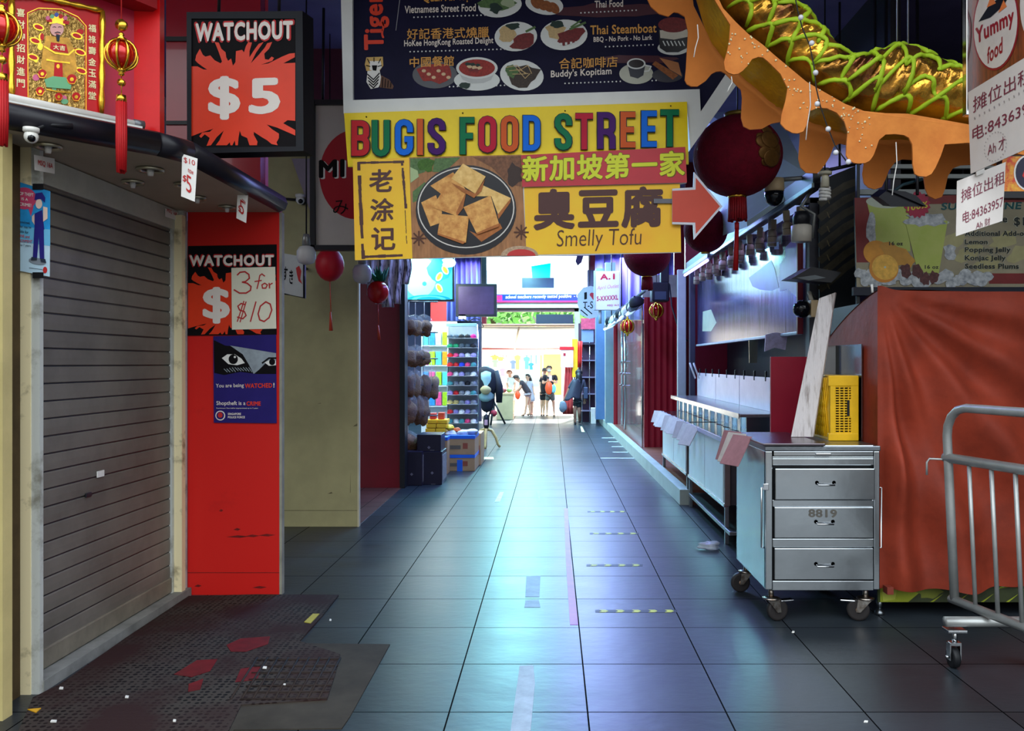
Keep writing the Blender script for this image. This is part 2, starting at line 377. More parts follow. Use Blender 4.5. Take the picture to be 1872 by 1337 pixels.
q = G(205, 897)
lk = MB().rbox(-2.566, -2.556, 4.74, 4.80, .86, .885, .004); part(sh, 'keyhole_cover', lk, dark())
part(sh, 'sticker', MB().box(-2.563, -2.556, 4.86, 4.93, .955, .99), white(), 'white sticker')

# ------------------------------------------------------------------ shop canopy with its soffit
can = thing('shop_canopy', 'low black-edged canopy with a beige soffit over the roller shutter', 'canopy', (-2.3, 4.9, 2.64))
out = [(-2.62, 5.955), (-1.885, 5.955), (-1.9, 4.5), (-1.985, 4.33), (-2.62, 3.62), (-3.6, 2.6), (-3.6, 3.5), (-2.62, 4.3)]
part(can, 'soffit', MB().prism([(x, y, 2.64) for x, y in out], (0, 0, .09)), M('beige_soffit', (172, 160, 138), .5, var=.14, scale=3))
eg = MB()
for (xa, ya), (xb, yb) in zip(out[1:5], out[2:6]):
    eg.tube([(xa, ya, 2.70), (xb, yb, 2.70)], .062, 8)
part(can, 'edge_padding', eg, M('black_rubber', (24, 22, 30), .38, var=.2))
part(can, 'roof_board', MB().prism([(x, y, 2.732) for x, y in out], (0, 0, .02)), dark())
S = lambda x, y: P(x, y, 1.04*F/(664-y))
for x, y, r in ((88, 265, .062), (275, 308, .07), (243, 331, .06), (338, 336, .06), (361, 360, .055), (415, 377, .055)):
    c = S(x, y); d = MB()
    d.use(M('brushed_ring', (196, 188, 160), .3, .7)).lathe([(r, 2.634), (r*.98, 2.622), (r*.72, 2.626), (r*.66, 2.637)], (c.x, c.y, 0), 22, cap=False)
    d.use(dark()).lathe([(r*.7, 2.632), (r*.69, 2.636)], (c.x, c.y, 0), 22)
    d.use(white()).lathe([(r*.2, 2.60), (r*.28, 2.632)], (c.x, c.y, 0), 12)
    part(can, 'downlight', d)
for i, (pts, b) in enumerate(((((62, 283), (100, 290), (100, 318), (63, 311)), 'MSQ 16A'), (((301, 381), (325, 389), (325, 404), (301, 396)), 'MSQ 16B'))):
    a = Art((-2.472 if i == 0 else -2.545, 5, 2), (1, 0, 0)); a.poly(pts, paper(), 0 if i == 0 else 2)
    (x0, y0), (x1, y1), (x2, y2), (x3, y3) = pts
    w = (x1-x0)*.13; a.text(b, x3+w, y3-8, x2-w, y2-8, 11 if i == 0 else 7, redink(), 4, .02)
    single('unit_number_label', a, None, ('white label with a red unit number at the left end of the shutter header', 'white label with a red unit number at the right end of the shutter header')[i], 'label', 'unit labels')

# ------------------------------------------------------------------ shop-theft leaflet on the jamb
a = Art((0, 4.155, 0)); blue = M('leaflet_blue', (40, 150, 214), .5, var=.25, scale=12); lb = M('leaflet_pale', (190, 220, 236), .5); navy = M('officer_navy', (38, 34, 120), .5); skin_p = M('printed_skin', (236, 206, 190), .5); pk = M('bubble_pink', (206, 72, 110), .5); ink = M('dark_ink', (40, 50, 66), .6)
lf = thing('safety_leaflet', 'blue leaflet with a waving officer taped to the pale jamb left of the shutter', 'leaflet', tuple(P(56, 500, 4.155)))
a.poly([(19, 328), (92, 350), (91, 506), (23, 493)], lb, 0); a.poly([(19, 328), (92, 350), (92, 420), (20, 412)], blue, 1); a.poly([(20, 412), (92, 420), (92, 450), (21, 440)], M('leaflet_mid', (110, 188, 226), .5), 1)
a.ell(45, 363, 22, 20, pk, 2, rot=8); a.poly([(52, 380), (62, 378), (57, 396)], pk, 2)
a.text('SHOP THEFT', 30, 356, 62, 360, 6, white(), 3, .02); a.text('IS A', 40, 366, 52, 368, 5, white(), 3, .02); a.text('CRIME!', 36, 376, 58, 379, 6, white(), 3, .02)
a.ell(72, 373, 6, 9, skin_p, 3); a.poly([(64, 366), (66, 354), (78, 352), (84, 362), (83, 371), (76, 364)], navy, 4); a.poly([(64, 391), (78, 384), (80, 405), (82, 420), (64, 420)], navy, 3)
a.poly([(64, 418), (81, 418), (82, 474), (74, 474), (72, 432), (69, 472), (61, 472)], navy, 4); a.poly([(59, 396), (64, 391), (64, 412), (59, 404)], skin_p, 2); a.poly([(80, 378), (88, 380), (88, 400), (80, 406)], skin_p, 4)
a.ell(69, 478, 16, 6, M('leaflet_grey', (130, 140, 150), .6), 2, rot=10); a.poly([(59, 470), (69, 472), (69, 476), (58, 476)], ink, 5); a.poly([(75, 473), (84, 474), (86, 481), (76, 479)], ink, 5)
for i, (t, x0, x1, m) in enumerate((('If convicted,', 32, 56, ink), ('offender may be', 27, 58, ink), ('liable for', 34, 53, ink), ('a FINE and', 31, 55, redink()), ('IMPRISONMENT', 25, 60, redink()), ('of up to 7 years.', 27, 58, ink))):
    a.text(t, x0, 408+i*8.4, x1, 411+i*8.4, 5.2, m, 3, .012)
a.line([(54, 490), (78, 493)], .8, ink, 2); a.ell(83, 494, 4, 6, redink(), 2)
part(lf, 'printed_sheet', a)
for ya, yb in ((336, 347), (498, 509)): tp = Art((0, 4.152, 0)); tp.rect(60, ya, 80, yb, black(), 2); part(lf, 'tape', tp, None, 'black tape')

# ------------------------------------------------------------------ altar niche above the canopy
an = Vector((.5, -.46, 0)).normalized(); ap = Vector((-2.384, 4.27, 0)); ad = Vector((.46, .5, 0)).normalized()
al = thing('altar_niche', 'open red wooden niche standing on the canopy above the shutter', 'niche', (-2.5, 4.3, 2.76))
def aq(x, y, back=0):                                        # point of the niche back panel (plane through ap) under a pixel
    d = Vector(((x-CX)/F, 1, (CY-y)/F)); o = Vector((0, 0, H)); t = ((ap-an*back)-o).dot(an)/d.dot(an); return o+d*t
bp = aq(0, 215, .03); bq = aq(245, 230, .03)
e0 = Vector((bp.x, bp.y, 0))-ad*.5; e1 = Vector((bq.x, bq.y, 0))
part(al, 'back_panel', MB().prism([e0+Vector((0, 0, 2.76)), e1+Vector((0, 0, 2.76)), e1+Vector((0, 0, 3.62)), e0+Vector((0, 0, 3.62))], -an*.03), M('niche_rose', (190, 30, 62), .4, var=.1))
s0 = e1; part(al, 'side_post', MB().prism([s0+Vector((0, 0, 2.76)), s0+an*.0+Vector((.135, .0, 2.76)), s0+Vector((.135, 0, 3.56)), s0+Vector((0, 0, 3.56))], (-.03, .12, 0)), M('niche_red', (222, 16, 20), .35, var=.1))
part(al, 'top_board', MB().prism([e0+an*.3+Vector((0, 0, 3.5)), e1+an*.05+Vector((.1, 0, 3.44)), e1+an*.05+Vector((.1, 0, 3.62)), e0+an*.3+Vector((0, 0, 3.62))], -an*.3), M('niche_red_dark', (150, 20, 26), .45, var=.2))
tb = MB(); t0 = aq(0, 205)+an*.12; t1 = aq(243, 228)+an*.06; t0.z = 2.83; t1.z = 2.83
bt = thing('batten_light', 'unlit white tube light lying along the foot of the red niche', 'light', tuple((t0+t1)/2-Vector((0, 0, .05))))
part(bt, 'tube', MB().tube([t0-ad*.5, t1], .017, 10), white()); part(bt, 'housing', MB().prism([t0-ad*.5-an*.03+Vector((0, 0, -.075)), t1+an*.03+Vector((0, 0, -.075)), t1+an*.03+Vector((0, 0, -.022)), t0-ad*.5-an*.03+Vector((0, 0, -.022))], an*.03), M('white_enamel', (226, 226, 222), .4))
part(bt, 'end_socket', MB().tube([t1-ad*.02, t1+ad*.03], .024, 10), M('grey_cap', (120, 122, 126), .4, .6))
# the embossed picture: a seated robed figure among clouds and coins, in a gold frame with columns of characters
pic = thing('votive_picture', 'red and gold embossed picture of a bearded robed figure in the niche', 'picture', tuple(aq(105, 195)))
a = Art(ap, an); gl = M('gold_glitter', (214, 176, 96), .3, .75, .7, 60, .6, 80, rgb2=(120, 84, 40)); rd = M('votive_red', (206, 14, 24), .4); gf = M('gold_foil_print', (238, 190, 60), .25, .8, .3, 30); gw = M('pale_gold', (236, 222, 170), .35, .4, .3, 50)
a.poly([(20, 0), (60, -4), (186, 22), (184, 209), (20, 185)], rd, 1)
a.poly([(52, 26), (70, 18), (110, 20), (140, 34), (154, 48), (155, 202), (53, 182)], gl, 2)
a.line([(50, 24), (70, 15), (112, 17), (142, 31), (157, 48), (157, 205), (51, 185), (50, 24)], 1.4, gf, 3)
for i, ch in enumerate('喜財神招財進門'): a.text(ch, 30, 30+i*21.5, 45, 32+i*21.5, 15, gw, 3, .015)
for i, ch in enumerate('福祿壽金玉滿堂'): a.text(ch, 161, 58+i*20.5, 175, 60+i*20.5, 14, gw, 3, .015)
for i in range(22): a.ell(62+R.random()*86, 52+R.random()*135, 3.5+R.random()*4, 4+R.random()*3.5, [rd, gf, gf, M('jade', (120, 190, 140), .4), M('rose', (226, 110, 150), .4)][i % 5], 3, 10)
for x, y in ((70, 50), (140, 66), (64, 75), (146, 96), (60, 105), (148, 130)):
    a.ell(x, y, 11, 6, gf, 3, rot=20); a.ell(x, y, 8, 3.6, rd, 4, rot=20)
a.poly([(84, 66), (124, 70), (136, 92), (140, 128), (126, 152), (84, 146), (74, 122), (78, 88)], M('robe_gold', (200, 148, 60), .35, .5, .4, 30), 5)
a.poly([(92, 78), (120, 82), (124, 98), (90, 93)], rd, 6); a.text('大吉', 96, 91, 118, 94, 9, gw, 7, .02)
a.poly([(99, 112), (113, 114), (114, 146), (97, 143)], rd, 6); a.ell(105, 122, 3, 4, gf, 7)
a.line([(80, 86), (100, 98), (124, 101), (134, 92)], 3, gf, 7); a.line([(84, 110), (100, 113), (126, 116)], 3, gf, 7)
a.poly([(80, 146), (96, 140), (118, 142), (130, 152), (128, 164), (84, 160)], M('jade', (0, 0, 0)), 6); a.line([(84, 164), (104, 168), (128, 170)], 2.4, gf, 7)
a.ell(103, 54, 12.5, 13, M('face_pink', (238, 178, 168), .5), 6); a.poly([(88, 45), (92, 32), (104, 28), (116, 34), (118, 48), (103, 43)], gf, 7)
a.poly([(84, 40), (94, 42), (94, 36), (82, 34)], rd, 7); a.poly([(114, 44), (124, 46), (126, 40), (114, 38)], rd, 7)
for x in (98, 108): a.line([(x-3, 50.5), (x, 49.6), (x+3, 50.8)], .9, ink, 8)
a.line([(99, 61), (104, 59.5), (109, 61)], 1.4, ink, 8); a.poly([(101, 64), (108.5, 65), (107, 77), (103, 76)], ink, 8); a.line([(101, 62.7), (106, 63.2)], .8, redink(), 8)
for x, y, r in ((76, 136, 8), (130, 146, 9), (72, 168, 8), (138, 178, 8), (106, 178, 7)): a.ell(x, y, r, r*1.05, rd, 7); a.ell(x, y, r*.4, r*.4, gf, 8); a.line([(x-r, y), (x-r*.6, y+r*.8), (x+r*.5, y+r*.9), (x+r, y)], 1.2, gf, 8)
for i in range(5): a.ell(86+i*8, 28+abs(i-2)*3, 4, 4, [M('rose', (0,)*3), M('jade', (0,)*3), M('bead_blue', (70, 90, 180), .4), rd][i % 4], 8, 10)
part(pic, 'embossed_sheet', a)
fr = MB(); fp = [aq(x, y)+an*.012 for x, y in ((20, -6), (64, -6), (186, 21), (184, 209), (20, 186))]
for p, q in ((fp[0], fp[4]), (fp[1], fp[2]), (fp[2], fp[3]), (fp[0], fp[1])): fr.tube([p.lerp(q, t/8) for t in range(9)], [.011+.006*(t % 2) for t in range(9)], 7)
part(pic, 'frame', fr, gf)

# ------------------------------------------------------------------ little gilt lanterns
def gilt_lantern(c, r, tl, name, label, tm=None, group=None, tw=.9, cord=False):
    t = thing(name, label, 'lantern', (c.x, c.y, c.z-r), group)
    if cord: part(t, 'cord', MB().tube([c+Vector((0, 0, r*1.4)), (c.x, c.y, 4.61)], .003, 5), redink())
    part(t, 'globe', MB().ball(c, r*.86, 18), M('glossy_red_globe', (196, 20, 16), .15, .3, .2, 8, coat=.6))
    rb = MB()
    for k in range(9):
        q = 2*PI*k/9
        rb.tube([c+Vector((math.cos(q)*math.sin(PI*i/10)*r, math.sin(q)*math.sin(PI*i/10)*r, math.cos(PI*i/10)*r)) for i in range(11)], r*.085, 6)
    part(t, 'gilt_ribs', rb, gold())
    part(t, 'finial', MB().lathe([(r*.12, r*1.45), (r*.2, r*1.3), (r*.12, r*1.22), (r*.34, r*1.05), (r*.3, r*.9)], c, 12), gold())
    part(t, 'finial', MB().lathe([(r*.3, -r*.95), (r*.26, -r*1.12), (r*.14, -r*1.2), (r*.22, -r*1.32), (r*.05, -r*1.42)], c, 12), gold())
    if tl:
        part(t, 'coin_charm', MB().lathe([(r*.24, -.01), (r*.24, .01)], c+Vector((0, 0, -r*1.85)), 8, 'Y').tube([c+Vector((0, 0, -r*1.4)), c+Vector((0, 0, -r*2.7))], r*.03, 5), gold()); part(t, 'coin_charm', MB().lathe([(r*.38, -.01), (r*.38, .01)], c+Vector((0, 0, r*1.95)), 10, 'Y'), gold())
        ts = MB(); z1 = c.z-r*2.7
        ts.use(gold()).lathe([(r*.3, 0), (r*.34, -r*.45)], (c.x, c.y, z1), 10); ts.use(M('tassel_red', (176, 14, 20), .6, var=.3, scale=40, stretch=(8, 8, .4)))
        for k in range(14):
            q = 2*PI*k/14; d = Vector((math.cos(q), math.sin(q), 0))*r*.26
            ts.tube([Vector((c.x, c.y, z1-r*.4))+d, Vector((c.x, c.y, z1-tl*.6))+d*1.05, Vector((c.x, c.y, z1-tl*R.uniform(.97, 1.02)))+d*tw], r*.085, 5)
        part(t, 'tassel', ts)
    return t
gilt_lantern(P(222, 100, 4.06), .071, .36, 'gilt_lantern', 'small red and gold lantern with a long tassel right of the votive picture', group='gilt lanterns of the niche', cord=True)
gilt_lantern(P(4, 53, 3.58), .069, .30, 'gilt_lantern', 'small red and gold lantern cut by the left edge of the photo', group='gilt lanterns of the niche', cord=True)

# ------------------------------------------------------------------ security cameras and price tags of the canopy
def dome_cam(c, r, label, cable=None):
    t = thing('security_camera', label, 'camera', tuple(c))
    part(t, 'housing', MB().lathe([(r*1.1, r*1.3), (r*1.12, r*.8), (r*.95, r*.6), (r*.6, r*.55)], c, 20).ball(c, r, 16), M('camera_white', (224, 222, 214), .35))
    d = (Vector((0, -.2, H-.2))-c).normalized()+Vector((.1, 0, -.35)); d.normalize()
    part(t, 'lens', MB().ball(c+d*r*.55, r*.62, 14), M('lens_black', (8, 8, 12), .1))
    if cable: part(t, 'cable', MB().tube(cable, .012, 6), black())
    return t
c = P(57, 250, 3.86); dome_cam(c, .03, 'white ball security camera under the canopy edge above the leaflet', [c+Vector((0, .02, .03)), c+Vector((.03, .06, .07)), c+Vector((.12, .12, .08))])
c = P(549, 366, 8.36); cm_ = dome_cam(c, .042, 'white ball security camera left of the sign with the red disc', [c+Vector((-.02, .05, .01)), c+Vector((-.2, .08, .03)), c+Vector((-.42, .08, .01))]); part(cm_, 'mount', MB().lathe([(.03, 0), (.034, .092)], c, 12, 'Y'), dark())
for k, (pts, Y, lab) in enumerate(((((333, 281), (361, 290), (356, 369), (331, 359)), 4.42, 'white paper tag with a red handwritten 10 now 5, nearer of two on the canopy'), (((435, 336), (454, 345), (450, 408), (432, 399)), 5.35, 'white paper tag with a red handwritten price, farther of two on the canopy'))):
    a = Art((0, Y, 0)); a.poly(pts, paper(), 0); (x0, y0), (x1, y1), (x2, y2), (x3, y3) = pts; w = x1-x0
    a.text('$10', x0+w*.12, y0+17, x1-w*.15, y1+15, 11, redink(), 2, .0); a.text('now', x0+w*.4, y0+34, x1-w*.25, y1+31, 7, redink(), 2); a.text('$', x0+w*.05, y0+52, x0+w*.3, y0+53, 13, redink(), 2); a.text('5', x3+w*.35, y3-10, x2-w*.2, y2-13, (y3-y0)*.4, redink(), 2, .0)
    mb = MB().prism([P(x, y, Y+.004) for x, y in pts], (0, .002, 0)); t = thing('price_tag', lab, 'tag', tuple(P(x3, y3, Y)), 'canopy price tags'); part(t, 'card', mb, paper()); part(t, 'lettering', a)

# ------------------------------------------------------------------ posters on the red pillar
SPLAT = [(0.0,0.235),(0.059,0.235),(0.118,0.265),(0.153,0.267),(0.106,0.235),(0.059,0.2),(0.038,0.176),(0.047,0.129),(0.083,0.065),(0.112,0.124),(0.136,0.141),(0.183,0.129),(0.224,0.176),(0.283,0.206),(0.295,0.188),(0.265,0.1),(0.242,0.041),(0.224,0.0),(0.265,0.006),(0.289,0.065),(0.33,0.1),(0.336,0.147),(0.354,0.182),(0.383,0.159),(0.401,0.229),(0.425,0.194),(0.43,0.088),(0.489,0.076),(0.507,0.1),(0.525,0.041),(0.548,0.0),(0.584,0.006),(0.56,0.088),(0.56,0.147),(0.613,0.065),(0.649,0.018),(0.696,0.0),(0.625,0.1),(0.572,0.206),(0.649,0.124),(0.708,0.053),(0.731,0.012),(0.778,0.0),(0.749,0.065),(0.702,0.112),(0.708,0.165),(0.743,0.171),(0.772,0.141),(0.796,0.153),(0.778,0.182),(0.672,0.218),(0.743,0.206),(0.873,0.141),(0.943,0.112),(0.996,0.106),(0.996,0.147),(0.884,0.206),(1.0,0.2),(1.0,0.759),(0.926,0.753),(0.884,0.782),(1.0,0.847),(1.0,0.9),(0.825,0.824),(0.725,0.794),(0.778,0.841),(0.843,0.882),(0.843,0.924),(0.82,0.965),(0.831,0.994),(0.772,0.982),(0.731,0.947),(0.672,0.912),(0.601,0.865),(0.601,0.894),(0.637,0.959),(0.631,0.994),(0.56,0.994),(0.537,0.924),(0.483,0.9),(0.466,0.853),(0.454,0.924),(0.448,0.994),(0.425,0.994),(0.419,0.947),(0.395,0.994),(0.377,0.994),(0.371,0.965),(0.342,0.994),(0.236,0.994),(0.271,0.947),(0.312,0.853),(0.248,0.912),(0.189,0.994),(0.147,1.0),(0.177,0.924),(0.13,0.888),(0.094,0.924),(0.077,0.906),(0.106,0.871),(0.177,0.865),(0.212,0.835),(0.083,0.876),(0.0,0.909)]
def splat(a, x0, y0, x1, y1, m):                            # orange-red burst with torn rays
    a.poly([(x0+(x1-x0)*u, y0+(y1-y0)*v) for u, v in SPLAT], m, 2)
ord_ = M('burst_orange', (226, 58, 24), .42, var=.08); pbk = M('poster_black', (22, 20, 22), .5, spec=.06); pw = M('poster_white', (232, 222, 212), .5, var=.04); prd = M('poster_red_edge', (196, 30, 34), .45)
t = thing('discount_poster', 'black and orange discount poster glued to the red pillar', 'poster', tuple(P(424, 613, 5.95)))
a = Art((0, 5.952, 0)); a.poly([(344, 450), (506, 447), (506, 612), (343, 614)], pbk, 1); splat(a, 344, 489, 505, 612, ord_)
a.text('WATCHOUT', 345, 489, 502, 488, 24, prd, 3, .07); a.text('WATCHOUT', 347, 487, 501, 486, 20, pw, 4, .042); a.text('$', 371, 592, 421, 592, 67, pw, 4, .03)
part(t, 'printed_sheet', a)
t = thing('price_paper', 'white paper with red handwriting covering part of the discount poster', 'paper', tuple(P(464, 603, 5.94)))
part(t, 'sheet', MB().prism([P(x, y, 5.944) for x, y in ((423, 490), (503, 488), (505, 601), (424, 603))], (0, .003, 0)), M('warm_paper', (226, 222, 200), .65, var=.04))
a = Art((0, 5.943, 0)); q = lambda p, w=2.6: a.line(p, w, M('red_marker', (186, 44, 44), .6, var=.05), 1)
q([(434, 503), (439, 498), (448, 497), (455, 502), (456, 509), (449, 515), (443, 516), (452, 518), (459, 524), (458, 531), (450, 536), (438, 536), (428, 530)])
q([(484, 505), (479, 501), (475, 504), (473, 516), (470, 528)], 2.2); q([(466, 515), (478, 513)], 2.2); q([(484, 518), (479, 521), (480, 527), (486, 527), (489, 521), (484, 518)], 2.2); q([(492, 518), (493, 527), (493, 521), (498, 518)], 2.2)
q([(448, 557), (441, 555), (435, 560), (438, 567), (447, 570), (450, 577), (444, 583), (434, 580)], 2.4); q([(446, 551), (434, 588)], 2); q([(450, 552), (439, 589)], 2); q([(468, 552), (458, 588)], 2.4); q([(486, 552), (476, 560), (472, 574), (475, 585), (483, 588), (492, 581), (497, 567), (494, 556), (486, 552)], 2.6)
part(t, 'handwriting', a)
t = thing('warning_poster', 'dark blue poster with two staring eyes on the red pillar', 'poster', tuple(P(448, 774, 5.95)))
a = Art((0, 5.95, 0)); nb_ = M('poster_navy', (44, 36, 108), .4, var=.2, scale=4, spec=.12); a.poly([(390, 615), (505, 612), (506, 774), (391, 773)], nb_, 1)
gr_ = M('poster_grey', (150, 160, 168), .4, var=.3, scale=12); a.poly([(391, 622), (412, 632), (432, 634), (470, 640), (505, 646), (505, 684), (470, 684), (440, 680), (410, 686), (392, 682)], pbk, 2); a.poly([(421, 632), (505, 646), (505, 660), (488, 662), (474, 676), (464, 684), (456, 668), (444, 648)], gr_, 3)
a.poly([(406, 655), (416, 648), (430, 648), (442, 656), (448, 664), (434, 668), (418, 666)], white(), 4); a.ell(427, 657, 8.5, 9, pbk, 5); a.ell(430, 653, 2, 2, white(), 6); a.line([(401, 656), (414, 645), (432, 644), (446, 655)], 4, pbk, 5)
a.poly([(484, 663), (494, 658), (505, 660), (505, 668), (492, 669)], white(), 4); a.ell(498, 662, 5.5, 6, pbk, 5); a.line([(480, 664), (492, 655), (505, 655)], 3, pbk, 5)
for i in range(10): a.line([(410+i*5, 672+R.random()*3), (416+i*5, 678+R.random()*3)], 1.2, gr_, 4)
a.text('You are being', 395, 711, 446, 710, 9, pw, 3, .005); a.text('WATCHED', 448, 710, 498, 709, 8.5, ord_, 3, .03); a.text('!', 500, 709, 502, 709, 9, pw, 3, .03)
a.text('Shoptheft is a', 396, 743, 449, 743, 9.5, pw, 3, .01); a.text('CRIME', 451, 742, 477, 742, 8, ord_, 3, .03); a.text('Punishment: Fine and/or imprisonment up to 7 years', 396, 748, 472, 748, 2.6, pw, 3, .01)
a.ell(403, 760, 9, 9, pw, 2, 18); a.ell(403, 760, 7.2, 7.2, nb_, 3, 18); a.ell(403, 759, 4.5, 5, redink(), 4, 12); a.text('SINGAPORE', 417, 759, 441, 759, 4, pw, 3, .03); a.text('POLICE FORCE', 417, 765, 448, 765, 4, pw, 3, .03)
part(t, 'printed_sheet', a)

# ------------------------------------------------------------------ hanging light box with the price
t = thing('price_light_box', 'black framed hanging light box with a large white 5 on orange', 'sign', tuple(P(450, 285, 5.5)))
Yb = 5.2; fo = [(341, 22), (553, 20), (555, 276), (342, 281)]; fi = [(350, 34), (540, 34), (541, 268), (350, 270)]
part(t, 'case', MB().hexa([P(x, y, Yb) for x, y in fo][::-1], [P(x, y, Yb)+Vector((.04, .09, -.01)) for x, y in fo][::-1]), M('lightbox_black', (20, 20, 26), .45, spec=.12))
fr = MB()
for i in range(4):
    j = (i+1) % 4; fr.hexa([P(*fo[i], Yb-.012), P(*fo[j], Yb-.012), P(*fi[j], Yb-.012), P(*fi[i], Yb-.012)], [P(*fo[i], Yb), P(*fo[j], Yb), P(*fi[j], Yb), P(*fi[i], Yb)])
part(t, 'frame', fr, M('lightbox_frame', (26, 28, 34), .4, spec=.15))
a = Art((0, Yb-.002, 0)); a.poly(fi, pbk, 0); splat(a, 350, 77, 540, 267, ord_)
a.text('WATCHOUT', 355, 80, 539, 75, 40, prd, 3, .07); a.text('WATCHOUT', 358, 77, 536, 72, 34, pw, 4, .042)
a.text('$', 381, 220, 440, 219, 80, pw, 4, .032); a.text('5', 455, 210, 513, 208, 66, pw, 4, .034); part(t, 'printed_panel', a)
for x in (400, 510): part(t, 'hanger', MB().tube([P(x, 24, Yb+.06), Vector((P(x, 22, Yb).x, Yb+.06, 4.61))], .01, 6), black())
# ================================================================== OVERHEAD SIGNS
def ribbon3(mb, a, pts, w, m_face, d, closed=False, m_side=None):
    """mitred stroke standing off the plane of art a: pts in photo coordinates, w stroke width, d thickness"""
    pts = [p for i, p in enumerate(pts) if i == 0 or math.hypot(p[0]-pts[i-1][0], p[1]-pts[i-1][1]) > .8]
    n = len(pts); Ls = []; Rs = []
    for i in range(n):
        p = Vector(pts[i]); A = Vector(pts[(i-1) % n]) if (closed or i) else None; B = Vector(pts[(i+1) % n]) if (closed or i < n-1) else None
        d1 = (p-A).normalized() if A is not None else (B-p).normalized(); d2 = (B-p).normalized() if B is not None else d1
        t = (d1+d2).normalized(); nn = Vector((-t.y, t.x)); k = w/2/max(.45, nn.dot(Vector((-d1.y, d1.x))))
        Ls.append(p+nn*k); Rs.append(p-nn*k)
    f = lambda q, z: a.at(q.x, q.y, 0)+a.n*z
    vs = []
    for l, r in zip(Ls, Rs): vs += [f(l, d), f(r, d), f(l, 0), f(r, 0)]
    rng = range(n if closed else n-1)
    mb.use(m_face).add(vs, [(4*i, 4*i+1, 4*((i+1) % n)+1, 4*((i+1) % n)) for i in rng])
    fs = []
    for i in rng:
        j = (i+1) % n; fs += [(4*i, 4*j, 4*j+2, 4*i+2), (4*i+1, 4*i+3, 4*j+3, 4*j+1)]
    if not closed: fs += [(0, 2, 3, 1), (4*n-4, 4*n-3, 4*n-1, 4*n-2)]
    mb.use(m_side or m_face).add(vs, fs)
def arc(cx, cy, rx, ry, a0, a1, k=6): return [(cx+rx*math.cos(math.radians(a0+(a1-a0)*i/k)), cy+ry*math.sin(math.radians(a0+(a1-a0)*i/k))) for i in range(k+1)]
s_ = 5.6                                                    # letters drawn in a 33 x 67 box, stroke 11
LET = {
 'U': [([(s_, 0), (s_, 50)]+arc(16.5, 50, 10.9, 11.4, 180, 0)+[(27.4, 0)], 0)],
 'G': [([(27.4, 24), (27.4, 16)]+arc(16.5, 16, 10.9, 10.4, 0, -180)+[(s_, 51)]+arc(16.5, 51, 10.9, 10.4, 180, 0)+[(27.4, 37), (17, 37)], 0)],
 'I': [([(16.5, 0), (16.5, 67)], 0)],
 'S': [([(27.4, 22), (27.4, 15)]+arc(16.5, 15, 10.9, 9.4, 0, -180)+[(s_+.4, 22), (12, 30), (21, 37), (27, 45), (27.4, 52)]+arc(16.5, 52, 10.9, 9.4, 0, 180)+[(s_, 45)], 0)],
 'F': [([(s_+1, 67), (s_+1, s_), (31, s_)], 0), ([(s_+1, 34), (28, 34)], 0)],
 'E': [([(31, s_), (s_+1, s_), (s_+1, 61.4), (31, 61.4)], 0), ([(s_+1, 33.5), (28, 33.5)], 0)],
 'T': [([(0, s_), (33, s_)], 0), ([(16.5, s_), (16.5, 67)], 0)],
 'O': [(arc(16.5, 16, 10.9, 10.4, 180, 360)+arc(16.5, 51, 10.9, 10.4, 0, 180), 1)],
 'D': [([(s_, s_), (17, s_)]+arc(17, 16, 10.4, 10.4, -90, 0)+arc(17, 51, 10.4, 10.4, 0, 90)+[(s_, 61.4)], 1)],
 'B': [([(s_, s_), (17, s_)]+arc(17, 14, 10, 8.4, -90, 0)+arc(17, 25, 10, 8, 0, 90)+[(s_, 33)], 1), ([(s_, 33), (17, 33)]+arc(17, 43, 10.4, 10, -90, 0)+arc(17, 51, 10.4, 10.4, 0, 90)+[(s_, 61.4)], 1)],
 'R': [([(s_, s_), (17, s_)]+arc(17, 15, 10.2, 9.4, -90, 0)+arc(17, 28, 10.2, 8, 0, 90)+[(s_, 36)], 1), ([(s_, 30), (s_, 67)], 0), ([(17, 36), (23, 39), (27, 46), (27.4, 67)], 0)],
}
YS = 5.85
ds = thing('food_directory', 'large dark blue food directory sign in a thick white frame above the yellow sign', 'sign', tuple(P(950, 200, YS)))
of = [(622, -60), (1500, -90), (1400, 80), (1330, 178), (1262, 273), (1255, 187), (628, 208)]
inn = [(644, -40), (1450, -60), (1400, 20), (1325, 138), (1281, 204), (1279, 163), (645, 183)]
mb = MB()
for i in range(7):
    j = (i+1) % 7; b = Vector((0, .09, 0))
    mb.hexa([P(*of[i], YS-.03), P(*of[j], YS-.03), P(*inn[j], YS-.03), P(*inn[i], YS-.03)], [P(*of[i], YS-.03)+b, P(*of[j], YS-.03)+b, P(*inn[j], YS-.03)+b, P(*inn[i], YS-.03)+b])
part(ds, 'frame', mb, M('chipped_white_frame', (226, 228, 224), .4, var=.05))
part(ds, 'backboard', MB().prism([P(x, y, YS+.005) for x, y in inn], (0, .05, 0)), M('directory_blue', (28, 27, 54), .4, var=.25, scale=4, spec=.06))
part(ds, 'hanger', MB().tube([P(700, -40, YS+.04), P(700, -40, YS+.04)+Vector((0, 0, .8))], .012, 6), black()); part(ds, 'hanger', MB().tube([P(1250, -50, YS+.04), P(1250, -50, YS+.04)+Vector((0, 0, .8))], .012, 6), black())
a = Art((0, YS+.004, 0)); gt = M('menu_gold', (226, 164, 78), .5); dk = M('menu_dot', (220, 220, 220), .5)
def text3(a, body, O, U, V, m, lay=3, bold=.01):
    uv, fs, st = glyphs(body, bold); a.use(m); O, U, V = a.at(*O, lay), a.at(*U, lay), a.at(*V, lay); a.add([O+(U-O)*u+(V-O)*v+a.n*6e-6*k for (u, v), k in zip(uv, st)], fs)
text3(a, 'Tiger', (713, 91), (711, -14), (666, 92), ord_, 3, .03)
